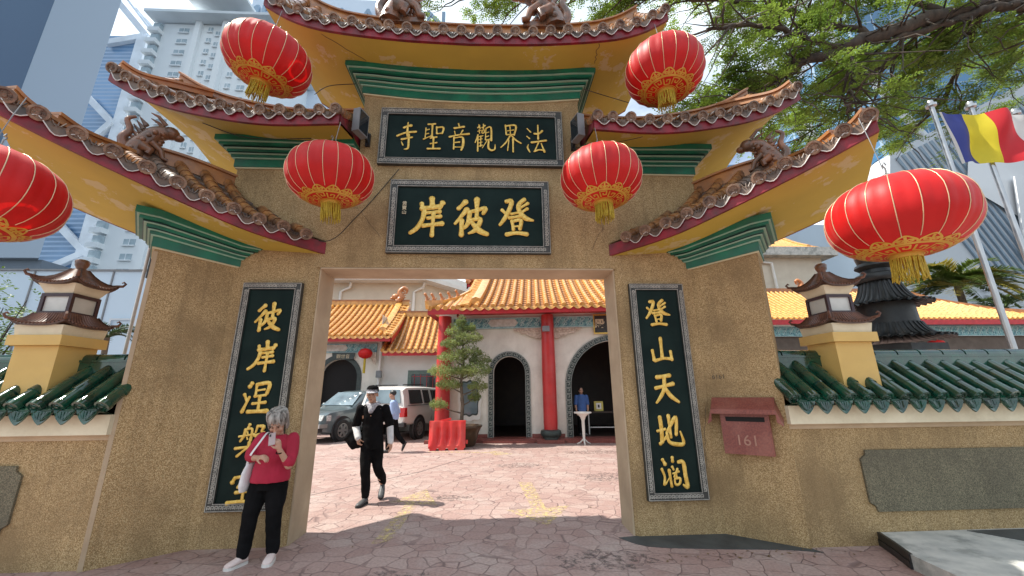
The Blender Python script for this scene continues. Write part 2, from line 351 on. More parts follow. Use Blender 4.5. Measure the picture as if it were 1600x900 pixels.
M['mail'] = mat('red granite mailbox', (.25, .07, .05), (.16, .04, .032), 60, .42, .1, 80, dirt=(.34, .15, .11), dscale=3, damt=.5)
M['mailink'] = mat('engraved pale', (.42, .22, .16), None, 5, .6)
M['graph'] = mat('pencil mark', (.12, .09, .06), None, 5, .8)
M['steel'] = mat('brushed steel', (.50, .50, .50), (.42, .42, .43), 4, .3, metal=.9)
M['metalgrey'] = mat('grey metal', (.22, .23, .24), None, 4, .5)
M['rubber'] = mat('black rubber', (.018, .018, .019), (.03, .03, .03), 12, .8)
M['glassd'] = mat('dark glass', (.02, .025, .03), (.03, .04, .045), 1, .06, spec=.8)
M['glassl'] = mat('windscreen glass', (.22, .30, .34), (.12, .17, .20), 1.5, .05, spec=.8)
M['chrome'] = mat('chrome', (.6, .6, .6), None, 3, .15, metal=1)

def lantern_mat():
    mt = mat('red satin lantern cloth', (.66, .007, .006), (.52, .004, .004), 3, .5, .08, 16, trans=.22, spec=.45)
    p = mt.node_tree.nodes['Principled BSDF']; p.inputs['Sheen Weight'].default_value = .2; p.inputs['Sheen Roughness'].default_value = .35; p.inputs['Sheen Tint'].default_value = (1, .75, .7, 1)
    return mt
M['lantern'] = lantern_mat()
M['lgold'] = mat('printed gold', (.72, .45, .08), (.62, .36, .05), 12, .45, metal=.2, trans=.15)
M['lseam'] = mat('gold seam wire', (.74, .56, .34), None, 5, .35, metal=.4)
M['fringe'] = mat('yellow fringe', (.66, .50, .05), (.50, .36, .03), 30, .6, trans=.2)
M['skin'] = mat('skin', (.50, .29, .20), (.44, .25, .17), 12, .5, sss=.08)
M['lip'] = mat('lips', (.32, .10, .08), None, 5, .5)
M['eye'] = mat('eyes', (.02, .015, .01), None, 5, .3)
M['ghair'] = mat('grey hair', (.44, .41, .37), (.09, .08, .07), 28, .5, .5, 60, stretch=(1, 1, .3))
M['bhair'] = mat('black hair', (.012, .011, .011), (.03, .028, .026), 40, .4)
M['pinkshirt'] = mat('crimson pink shirt', (.40, .014, .045), (.32, .010, .033), 7, .85, .5, 14)
M['blackcloth'] = mat('black cloth', (.006, .006, .0065), (.010, .010, .011), 8, 1.0, .3, 14, spec=.1)
M['whitecloth'] = mat('white cloth', (.74, .74, .74), (.62, .62, .63), 9, .85, .3, 16)
M['pattern'] = mat('patterned scarf', (.50, .50, .53), (.28, .28, .32), 38, .85, lo=.45, hi=.55)
M['bluecloth'] = mat('light blue shirt', (.36, .46, .70), (.30, .40, .62), 7, .85, .3, 14)
M['blueshirt2'] = mat('blue shirt', (.06, .14, .38), (.05, .11, .30), 7, .85)
M['shoe'] = mat('pale pink shoes', (.72, .60, .56), (.66, .52, .48), 12, .7)
M['sole'] = mat('white sole', (.72, .70, .66), None, 5, .6)
M['gshoe'] = mat('dark grey shoes', (.10, .10, .10), (.06, .06, .06), 6, .5)
M['grass'] = mat('bright leaves', (.14, .22, .04), (.07, .13, .025), 3, .5, trans=.4)
M['leaf'] = mat('rain tree leaves', (.24, .34, .05), (.10, .17, .025), .9, .5, trans=.5)
M['leaf2'] = mat('bonsai leaves', (.34, .40, .14), (.16, .22, .07), 2, .5, trans=.35)
M['leafd'] = mat('dark leaves', (.05, .09, .025), (.025, .05, .014), 2, .5, trans=.25)
M['palm'] = mat('palm leaves', (.16, .22, .045), (.06, .11, .02), 2, .45, trans=.3)
M['palmy'] = mat('yellowing palm leaves', (.42, .34, .06), (.24, .22, .04), 2, .5, trans=.3)
M['bark'] = mat('bark', (.085, .062, .045), (.04, .03, .024), 7, .9, .6, 18, stretch=(1, 1, .5))
M['trunk2'] = mat('grey brown trunk', (.16, .125, .09), (.09, .07, .05), 9, .9, .5, 20)

# ------------------------------------------------------------------ ground
def struct(b, name, **k):
    o = b.build(name, **k); o['kind'] = 'structure'; return o
g = B().mat(M['pave']); g.box(-22, 40, -12, 26, -.2, 0); struct(g, 'courtyard_paving')
g = B().mat(mat('far ground asphalt', (.07, .07, .07), (.05, .05, .05), .3, .9)); g.grid([[Vector((x, y, -.21)) for x in (-900, 900)] for y in (-900, 900)]); struct(g, 'ground')
# cement patch at the foot of the right pier
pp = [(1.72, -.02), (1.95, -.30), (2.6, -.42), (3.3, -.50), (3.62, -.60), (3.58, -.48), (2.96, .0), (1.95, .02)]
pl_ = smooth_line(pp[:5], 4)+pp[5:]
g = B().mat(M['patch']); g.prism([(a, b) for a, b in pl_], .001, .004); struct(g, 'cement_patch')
# raised pavement with black kerb, right
g = B().mat(M['concrete'])
top = [(4.36, -.47), (4.10, -1.02), (4.02, -1.5), (4.2, -2.4), (12, -2.6), (12, -.45)]
g.prism([(a, b) for a, b in top], 0, .125)
g.mat(M['patch']).prism([(5.3, -.50), (5.6, -.95), (9, -1.3), (9, -.5)], .125, .129)
sw = struct(g, 'pavement')
g = B().mat(M['black'])
kp = [(4.36, -.46), (4.24, -.74), (4.10, -1.03)]
for i in range(2):
    a, b = Vector((*kp[i], 0)), Vector((*kp[i+1], 0)); d = (b-a).normalized(); nn = Vector((d.y, -d.x, 0))*.018
    if nn.x > 0: nn = -nn
    for z0, z1, off in ((.003, .062, 1.2), (.066, .129, .75)):
        vs_ = [a+nn*off, b+nn*off, b-nn*.8, a-nn*.8]; g.add([v+Vector((0, 0, z0)) for v in vs_]+[v+Vector((0, 0, z1)) for v in vs_], [(3, 2, 1, 0), (4, 5, 6, 7), (0, 1, 5, 4), (1, 2, 6, 5), (2, 3, 7, 6), (3, 0, 4, 7)])
struct(g, 'kerb')
M['ypaint'] = mat('worn yellow road paint', (.70, .54, .20), (.56, .44, .25), 9, .7, alpha=.535)
def flat(name, poly, z=.005):
    b = B().mat(M['ypaint']); b.add([Vector((x, y, z)) for x, y in poly], [tuple(range(len(poly)))]); return struct(b, name)
flat('road_marking', [(-1.02, .02), (-.82, .02), (-.80, 1.55), (-.50, 1.5), (-.82, 2.5), (-1.25, 1.72), (-.98, 1.66)])
flat('road_marking', [(.78, 2.9), (1.02, 2.85), (1.06, 1.25), (1.42, 1.3), (.98, .42), (.50, 1.15), (.86, 1.2)])
flat('road_marking', [(-1.5, 7.08), (.2, 6.75), (.35, 6.95), (.9, 6.3), (.35, 6.15), (.25, 6.55), (-1.5, 6.95)])
crk = B().mat(M['patch']); 
pts = [(-2.9, 2.0), (-2.0, 3.1), (-1.2, 4.1), (-.7, 5.2), (-.2, 6.1)]
for a, b in zip(pts, pts[1:]): crk.bar((a[0], a[1], .001), (b[0], b[1], .001), .014, .004)
struct(crk, 'paving_joint')
st_ = B().mat(mat('oil stain', (.10, .085, .08), (.16, .12, .11), 6, .6, alpha=.56))
for x, y, a_, b_ in ((-2.9, 6.2, .7, .35), (.9, 4.6, .5, .3), (2.6, 3.2, .6, .4), (-.4, 1.9, .35, .2), (1.4, -.6, .5, .25), (-.6, -1.0, .6, .3), (3.1, 6.4, .9, .3)):
    st_.add([Vector((x+a_*math.cos(k*PI/10)*(1+.2*math.sin(k*1.7)), y+b_*math.sin(k*PI/10)*(1+.2*math.cos(k*2.3)), .002)) for k in range(20)], [tuple(range(20))])
struct(st_, 'ground_stain')

lv = B().mat(mat('dry leaves', (.20, .13, .05), (.10, .06, .03), 6, .7)); rr = random.Random(31)
for k in range(150):
    x, y = rr.uniform(-3.3, 5), rr.uniform(-1.4, 8); 
    if k % 3 == 0: x, y = rr.uniform(1.9, 4.2), rr.uniform(-.7, -.5)
    a = rr.uniform(0, 6.28); L_ = rr.uniform(.008, .028); p = Vector((x, y, .006)); d = Vector((math.cos(a), math.sin(a), 0)); n_ = Vector((-d.y, d.x, 0))
    lv.add([p-d*L_, p+n_*L_*.4+Vector((0, 0, .004)), p+d*L_, p-n_*L_*.4], [(0, 1, 2, 3)])
o = lv.build('fallen_leaves'); o['kind'] = 'stuff'; o['label'] = 'scattered dry leaf bits on the paving'; o['category'] = 'leaf litter'

# ------------------------------------------------------------------ gate
T = .465
gate = thing('temple_gateway', 'tall pebble-rendered temple gateway with five curved tiled roofs and a wide square opening', 'gateway')
HW = 1.93; HT = 3.17
NWR = Vector((-.64, -.768, 0)); TWR = Vector((.768, -.64, 0))
def wing(side):
    """local (t along wing outward, o out of the wing face, z)"""
    t_ = Vector((TWR.x*side, TWR.y, 0)); n_ = Vector((NWR.x*side, NWR.y, 0)); o0 = Vector((2.96*side, 0, 0))
    return lambda t, o, z: o0+t_*t+n_*o+Vector((0, 0, z))
WLEN = .79
def mir(poly, s):
    q = [(x*s, y) for x, y in poly]
    return q if s > 0 else q[::-1]
ch = .03
for s in (1, -1):
    b = B().mat(M['pebble'])
    # inner pier with chamfered corner at the opening
    poly = [(HW+ch, 0), (2.96, 0), (2.96, T), (HW, T), (HW, ch)]
    b.prism(mir(poly, s), 0, HT)
    b.build('pier', gate)
    b = B().mat(M['pebble'])
    F = wing(s); p0 = F(0, 0, 0); p1 = F(WLEN, 0, 0); p2 = F(WLEN, -.48, 0); p3 = Vector((2.96*s, T, 0))
    poly = [(p0.x, p0.y), (p1.x, p1.y), (p2.x, p2.y), (3.3*s, T), (p3.x, p3.y)]
    if s < 0: poly = poly[::-1]
    b.prism(poly, 0, lambda x, y: 3.30)
    b.build('wing_pier', gate)
    b = B().mat(M['jamb']); c0, c1, c2, c3 = F(WLEN-.035, .004, 0), F(WLEN+.004, .004, 0), F(WLEN+.004, -.035, 0), F(WLEN-.03, -.03, 0)
    q = [(v.x, v.y) for v in (c0, c1, c2, c3)]; q = q if s > 0 else q[::-1]
    (fixn(b.prism(q, .002, 3.19).build('corner_strip', gate)) if s < 0 else None)
    # smooth reveal skin of the opening
    b = B().mat(M['jamb'])
    b.box(*(sorted((s*(HW-.003), s*(HW-.02)))), ch+.002, T-.002, 0, HT-.002)
    b.build('jamb', gate)
b = B().mat(M['pebble'])
b.box(-2.96, 2.96, 0, T, HT, 4.4); b.prism([(-3.18, 0), (3.18, 0), (3.18, T), (-3.18, T)], 4.401, 4.75)
b.prism(mir([(2.96, 0), (3.18, 0), (3.18, T), (2.96, T)], 1), 3.2, 4.4); b.prism(mir([(2.96, 0), (3.18, 0), (3.18, T), (2.96, T)], -1), 3.2, 4.4)
b.build('lintel_wall', gate)
b = B().mat(M['pebble']); b.box(-1.57, 1.57, .0, T, 4.751, 6.15); b.build('upper_wall', gate)
b = B().mat(M['jamb']); b.box(-HW+.02, HW-.02, .002, T-.002, HT-.02, HT-.003); b.build('lintel_soffit', gate)

def cornice(F, ta, tb, zb, zt, omax, depth, name='cornice', inner_open=False, nstep=12):
    """stepped green moulding: slabs that grow outward as they rise"""
    b = B()
    bands = [(0, .05, .10, 'cream'), (.05, .34, .16, 'green'), (.34, .38, .26, 'pgreen'), (.38, .47, .32, 'green'), (.47, .50, .42, 'pgreen'), (.50, .53, .45, 'dgreen'), (.53, .62, .50, 'green'), (.62, .65, .62, 'pgreen'), (.65, .69, .66, 'dgreen'), (.69, .78, .82, 'green'), (.78, .81, .92, 'pgreen'), (.81, 1.0, 1.0, 'green')]
    for f0, f1, fo, mt in bands:
        b.mat(M[mt]); o = omax*fo; a, c = ta-(0 if inner_open else o), tb+o
        P = []
        for i in range(nstep+1):
            t = lerp(a, c, i/nstep); tcl = min(max(t, ta), tb)
            z0 = lerp(zb(tcl), zt(tcl), f0); z1 = lerp(zb(tcl), zt(tcl), f1)
            P.append([F(t, o, z0), F(t, o, z1), F(t, -depth-o, z1), F(t, -depth-o, z0), F(t, o, z0)])
        b.grid(P); b.add([P[0][k] for k in range(4)], [(0, 1, 2, 3)]); b.add([P[-1][k] for k in range(4)], [(3, 2, 1, 0)])
    return fixn(b.build(name, gate))
def Ff(t, o, z): return Vector((t, -o, z))       # front frame: along x, out of the face

def roof(F, t0, t1, zf, o_e, o_b, H, sof, spacing=.235, r=.062, nameg='', clip=None, backside=True, cordc=True, mats=None, parent=None, ns=7, fh=.155, skew=0., rmax=None, soff_mat=None, drop=.075, pans='bpan', tiles='btile', caps='bcap', fas='maroon', ridge_ends=(True, True), ridge_h=.16, capn=12):
    """curved tiled roof: soffit slab, fascia, tiles both sides, ridge. o_e front eave, o_b back eave, H ridge height above eave"""
    parent = parent or gate
    om = (o_e+o_b)/2
    def surf(t, s):          # s 0 eave .. 1 ridge (front)
        return zf(t)+fh+.02+H(t)*(.62*s+.38*s*s)
    # soffit
    n = max(14, int((t1-t0)/.15)); b = B().mat(M[soff_mat or 'soffit']); P = []
    for i in range(n+1):
        t = lerp(t0, t1, i/n); row = []
        for j in range(9):
            f = j/8; o = lerp(o_e-.03, o_b+.03, f); dz = sof*min(1, min(o_e-o, o-o_b)/.5)
            row.append(F(t, o, zf(t)+dz))
        P.append(row)
    b.grid(P)
    P2 = [[p+Vector((0, 0, .035)) for p in row] for row in P]
    b.grid(P2); b.grid([P[0], P2[0]]); b.grid([P[-1], P2[-1]])
    fixn(b.build('soffit', parent, smooth=40))
    # fascia all round
    b = B().mat(M[fas])
    for oo, dd in ((o_e, -1), (o_b, 1)):
        P = [[F(lerp(t0, t1, i/n), oo+q*dd*.04, zf(lerp(t0, t1, i/n))+k*fh) for q, k in ((0, 0), (0, 1), (1, 1), (1, 0), (0, 0))] for i in range(n+1)]
        b.grid(P)
    for t in (t0, t1):
        d = .035 if t == t0 else -.035
        P = [[F(t+q*d, lerp(o_e-.041, o_b+.041, j/8), zf(t)-.0+k*fh+(sof*min(1, min(o_e-lerp(o_e-.041, o_b+.041, j/8), lerp(o_e-.041, o_b+.041, j/8)-o_b)/.5))*(1-k)) for q, k in ((0, 0), (0, 1), (1, 1), (1, 0), (0, 0))] for j in range(9)]
        b.grid(P)
        # gable infill
        P = [[F(t+d*.5, lerp(o_e-.02, om, j/6), zf(t)+fh), F(t+d*.5, lerp(o_e-.02, om, j/6), surf(t, j/6)-.03)] for j in range(7)]
        b.grid(P)
        P = [[F(t+d*.5, lerp(o_b+.02, om, j/6), zf(t)+fh), F(t+d*.5, lerp(o_b+.02, om, j/6), surf(t, j/6)-.03)] for j in range(7)]
        b.grid(P)
    fixn(b.build('fascia', parent))
    sides = [(o_e, 1)]+([(o_b, -1)] if backside else [])
    # pan sheet
    b = B().mat(M[pans])
    for oe, sg in sides:
        P = []
        for i in range(n+1):
            t = lerp(t0, t1, i/n); row = []
            for j in range(ns*2+1):
                s = (j//2+(j % 2))/ns if j < ns*2 else 1
                o = lerp(oe, om, min(s, 1)); z = surf(t, min(s, 1))-(.0 if j % 2 == 0 else .02)
                row.append(F(t, o, z))
            P.append(row)
        b.grid(P)
    k = max(1, round((t1-t0)/spacing)); sp = (t1-t0)/k
    rolls = B(); drip = B().mat(M[pans]); cord = B().mat(M['cord'])
    for oe, sg in sides:
        for i in range(k+1):
            t = t0+sp*i
            if i == 0: t += r*.7
            if i == k: t -= r*.7
            pts = []; rad = []
            m2 = ns
            for j in range(m2):
                for q in (0, 1):
                    s = (j+q)/m2
                    tt = min(max(t, t0+.03)+skew*s, t1-.03) if skew else t
                    p_ = F(tt, lerp(oe+sg*.02, om, s), surf(tt if skew else t, s)+.012)
                    if clip and clip(p_): continue
                    pts.append(p_); rad.append(r*(1.07 if q == 0 else .95))
            if len(pts) < 2: continue
            if (i+3) % 9 == 0: rolls.mat(M['bpan'] if tiles == 'btile' else M[tiles])
            else: rolls.mat(M[tiles])
            jt = rnd.uniform(-.010, .010); pts = [p_+Vector((0, 0, jt*(1-q_/len(pts)))) for q_, p_ in enumerate(pts)]
            rolls.tube(pts, rad, 8, caps=False)
            # end medallion
            p = pts[0]; d = (pts[0]-pts[1]).normalized(); d = (F(t, oe+sg*1, 0)-F(t, oe, 0)).normalized()*.93+Vector((0, 0, -.3)); d.normalize()
            Mx = Matrix.Translation(p) @ d.to_track_quat('Z', 'Y').to_matrix().to_4x4()
            rolls.mat(M[caps])
            rolls.lathe([(0, .026), (r*.25, .028), (r*.32, .018), (r*.72, .018), (r*.8, .032), (r*1.12, .03), (r*1.16, .0), (r*1.0, -.04)], capn, Mx)
            if capn >= 12:
                for q in range(6):
                    a = q*PI/3; rolls.ball(Mx @ Vector((r*.52*math.cos(a), r*.52*math.sin(a), .018)), r*.13, 5, 3)
            if clip and i < k and clip(F(t0+sp*(i+.5), oe, zf(t))): continue
            if i < k:     # drip tongue between two rolls
                ta_, tb_ = t0+sp*i, t0+sp*(i+1); m3 = 8; A = []; D = []
                for q in range(m3+1):
                    u = q/m3; t = lerp(ta_, tb_, u); sn = math.sin(PI*u); tip = sn**.8*(1+.12*max(0, 1-abs(u-.5)*8))
                    zt_ = surf(t, 0)+.02-.03*sn; tip = .5-.5*math.cos(2*PI*u)
                    A.append([F(t, oe+sg*.012, zt_), F(t, oe+sg*.028, zt_-.035-drop*tip)]); D.append([F(t, oe-sg*.002, zt_), F(t, oe+sg*.012, zt_-.035-drop*tip)])
                drip.grid(A); drip.grid(D); drip.grid([[a[1], d_[1]] for a, d_ in zip(A, D)])
                # raised leaf rib pattern
                for q in (-1, 0, 1):
                    drip.tube([F(lerp(ta_, tb_, .5)+q*.045, oe+sg*.02, surf(t, 0)-.02), F(lerp(ta_, tb_, .5)+q*.02, oe+sg*.03, surf(t, 0)-.015-drop*.75)], .006, 4, caps=False)
                if sg > 0 and cordc: cord.tube([a[1]+Vector((0, 0, -.002+.003*noise.noise(a[1]*9))) for a in A], .0055, 5, caps=False)
    b.build('pan_tiles', parent)
    rolls.build('roof_tiles', parent, smooth=50)
    fixn(drip.build('drip_tiles', parent, smooth=50))
    if cordc and cord.v: cord.build('rope_light', parent, smooth=60)
    # ridge
    b = B().mat(M['ridge' if tiles == 'btile' else tiles]); nn = n*2; P = []; P2 = []
    for i in range(nn+1):
        t = lerp(t0+.02, (rmax or t1)-.02, i/nn); z = surf(t, 1); 
        if clip and clip(F(t, om, z)) : continue
        P.append([F(t, om+.075, z-.10), F(t, om+.06, z+ridge_h*.6), F(t, om-.06, z+ridge_h*.6), F(t, om-.075, z-.10), F(t, om+.075, z-.10)])
        P2.append([F(t, om+.095, z+ridge_h*.6), F(t, om+.095, z+ridge_h*.78), F(t, om+.03, z+ridge_h), F(t, om-.03, z+ridge_h), F(t, om-.095, z+ridge_h*.78), F(t, om-.095, z+ridge_h*.6), F(t, om+.095, z+ridge_h*.6)])
    for Q in (P, P2):
        b.grid(Q)
        for e in (0, -1): b.add(Q[e][:-1], [tuple(range(len(Q[e])-1))])
    # upswept horns at the ends
    rg = fixn(b.build('ridge', parent, smooth=35))
    return surf, rg

def hip_bar(F, pts, name='hip_ridge', w0=.07, parent=None):
    b = B().mat(M['ridge']); q = smooth_line(pts, 6); n = len(q)
    for wd, dz, hh in ((w0, 0, .09), (w0*1.35, .075, .035)):
        P = []
        for i, (t, o, z) in enumerate(q):
            a = F(*q[max(i-1, 0)]); c = F(*q[min(i+1, n-1)]); d = (c-a); d.z = 0; d.normalize(); x = Vector((-d.y, d.x, 0))*wd*(1-.25*i/n)
            p = F(t, o, z+dz)
            P.append([p-x, p+x, p+x+Vector((0, 0, hh)), p-x+Vector((0, 0, hh)), p-x])
        b.grid(P)
        for e in (0, -1): b.add(P[e][:-1], [(0, 1, 2, 3)])
    return fixn(b.build(name, parent or gate, smooth=35))

# top roof
xs = [0, 1, 1.96, 2.4, 2.76]; zs = [6.08, 6.12, 6.24, 6.39, 6.62]
zi = interp(xs, zs); zt_ = lambda t: zi(abs(t))
cornice(Ff, -1.57, 1.57, lambda t: 5.72+.042*t*t, lambda t: 6.11+.04*t*t, .24, T)
top_s, _ = roof(Ff, -2.76, 2.76, zt_, .70, -T-.70, interp([-2.8, -1.9, 0, 1.9, 2.8], [1.02, 1.0, 1.0, 1.0, 1.02]), .02, spacing=.24)
# middle roofs
zm = interp([1.55, 2.5, 3.45, 4.0, 4.42], [4.80, 4.77, 4.92, 5.10, 5.34])
hm = interp([1.55, 3.2, 4.4], [.62, .62, .66])
for s in (1, -1):
    F = lambda t, o, z, s=s: Vector((t*s, -o, z))
    cornice(F, 1.58, 3.18, lambda t: 4.57, lambda t: 4.93+.02*(t-1.58), .22, T, inner_open=True)
    roof(F, 1.59, 4.42, zm, .70, -T-.70, hm, .13, spacing=.24)
    sh = -T/2
    hip_bar(F, [(3.85, sh+.1, 5.80), (4.1, .2, 5.66), (4.28, .5, 5.52), (4.38, .66, 5.54)])
# wing roofs
zw = interp([-.83, 0, .77, 1.46, 2.0], [3.35, 3.43, 3.62, 3.82, 4.00])
hw = interp([-.83, .1, .62, 1.1, 1.5, 2.0], [.72, .72, .66, .52, .30, .10])
for s in (1, -1):
    F = wing(s)
    cornice(F, 0, WLEN, lambda t: 3.155+.08*t, lambda t: 3.455+.21*t, .22, .48, inner_open=False)
    roof(F, -.83, 2.0, zw, .70, -1.14, hw, .0, spacing=.25, r=.066, skew=.30, rmax=1.22, clip=lambda p: p.y > .02 and abs(p.x) < 3.12)
    hip_bar(F, [(1.02, -.22, 4.26), (1.30, .0, 4.23), (1.55, .26, 4.16), (1.72, .44, 4.18)], w0=.075)
    hip_bar(F, [(1.50, .24, 4.08), (1.74, .46, 4.10), (1.88, .58, 4.14), (1.96, .65, 4.20)], w0=.06)

# roof ornaments: crouching lion-dragons
def dragon(o, d, up=1, sc=1., flip=1, name='dragon_ornament', curl=True):
    """o base point on ridge, d unit direction the beast faces"""
    d = Vector(d).normalized(); sd = Vector((-d.y, d.x, 0)); b = B().mat(M['orn'])
    P = lambda a, c, z: Vector(o)+d*a*sc+sd*c*sc+Vector((0, 0, z*sc))
    b.tube([P(x, y, z) for x, y, z in smooth_line([(-.30, 0, .06), (-.18, 0, .22), (0, 0, .22), (.16, 0, .26), (.24, 0, .42)], 5)], [lerp(.085, .13, min(1, i/8))*sc if i < 14 else .10*sc for i in range(21)], 10)
    b.ball(P(.28, 0, .50), (.12*sc, .11*sc, .115*sc)); b.ball(P(.39, 0, .46), (.08*sc, .07*sc, .055*sc)); b.ball(P(.37, 0, .40), (.06*sc, .055*sc, .03*sc))
    for k in (-1, 1):
        b.ball(P(.36, .055*k, .545), .03*sc, 8, 5)
        b.tube([P(.24, .07*k, .58), P(.18, .11*k, .66), P(.10, .12*k, .70)], [.03*sc, .02*sc, .006*sc], 6)
        b.tube([P(.20, .09*k, .22), P(.26, .10*k, .10), P(.34, .10*k, .02)], [.05*sc, .04*sc, .04*sc], 7)
        b.tube([P(-.18, .10*k, .20), P(-.10, .12*k, .10), P(-.16, .12*k, .02), P(-.06, .12*k, .01)], [.07*sc, .05*sc, .035*sc, .03*sc], 7)
    # mane curls and back plates
    rr = random.Random(3)
    for i in range(22):
        a = rr.uniform(.6, 5.6); q = rr.uniform(0, 1)
        b.ball(P(.17-.12*q+.02*math.cos(a), .11*math.sin(a), .44-.22*q+.1*math.cos(a)), .036*sc, 6, 4)
    for i in range(9):
        x = lerp(.1, -.28, i/8); b.tube([P(x, 0, .30-.12*(i/8)**2), P(x-.04, 0, .42-.15*(i/8)**2)], [.035*sc, .006*sc], 5)
    if curl:
        b.tube([P(x, y, z) for x, y, z in smooth_line([(-.28, 0, .08), (-.40, 0, .25), (-.36, 0, .48), (-.22, 0, .52), (-.20, 0, .42)], 5)], [lerp(.06, .025, i/20)*sc for i in range(21)], 8)
        for i in range(5): b.tube([P(-.38, 0, .2+.07*i), P(-.50, 0, .26+.08*i)], [.03*sc, .005*sc], 5)
    b.mat(M['ridge']); b.bar(P(-.34, 0, .02), P(.40, 0, .02), .16*sc, .05*sc)
    return fixn(b.build(name, gate, smooth=60))
ztop = top_s(1.1, 1)+.12
def seated_dragon(o, d, k_=1.):
    d = Vector(d); d.z = 0; d.normalize(); o = Vector(o); b = B().mat(M['orn']); sd_ = Vector((-d.y, d.x, 0)); P = lambda a, c, z: d*a+sd_*c+Vector((0, 0, z))
    b.tube([P(*q) for q in smooth_line([(-.20, 0, -.02), (-.16, 0, .20), (-.05, 0, .42), (.06, 0, .62), (.22, 0, .74)], 5)], [lerp(.21, .15, i/20) for i in range(21)], 12)
    b.bar(P(-.34, 0, -.02), P(.34, 0, -.02), .24, .09)
    b.ball(P(.30, 0, .76), (.17, .15, .15)); b.ball(P(.44, 0, .70), (.12, .10, .08)); b.tube([P(.2, .1, .86), P(.05, .14, 1.0), P(-.08, .12, 1.04)], [.05, .035, .01], 7); b.tube([P(.2, -.1, .86), P(.05, -.14, 1.0), P(-.08, -.12, 1.04)], [.05, .035, .01], 7)
    rr = random.Random(8)
    for i in range(60):
        f = rr.random(); a = rr.uniform(0, 2*PI); b.ball(P(lerp(-.2, .1, f)+.18*math.cos(a), .18*math.sin(a), .02+.62*f), .05*rr.uniform(.6, 1.2), 7, 5)
    for i in range(8): b.tube([P(-.32+.03*i, 0, .06+.10*i), P(-.46+.03*i, 0, .16+.11*i)], [.06, .008], 6)
    for k in (-1, 1): b.tube([P(.05, .14*k, .34), P(.22, .15*k, .20), P(.27, .15*k, .03), P(.36, .15*k, .01)], [.08, .06, .05, .04], 8); b.tube([P(-.1, .17*k, .18), P(.06, .19*k, .12), P(.02, .19*k, .02)], [.12, .08, .06], 8)
    b.tube([P(*q) for q in smooth_line([(-.3, 0, .05), (-.42, 0, .3), (-.34, 0, .55), (-.42, 0, .78), (-.3, 0, .9)], 4)], [lerp(.10, .03, i/16) for i in range(17)], 8)
    return fixn(b.build('dragon_ornament', gate, smooth=60, M=Matrix.Translation(o) @ Matrix.Scale(k_, 4)))
seated_dragon((-1.15, T/2, ztop), (1, 0, 0)); seated_dragon((1.13, T/2, ztop), (-1, 0, 0))
for s in (1, -1):
    F = wing(s); a = F(1.06, -.12, 4.34); dd = (F(0, 0, 0)-F(1, 0, 0))
    seated_dragon(a, dd, .55)

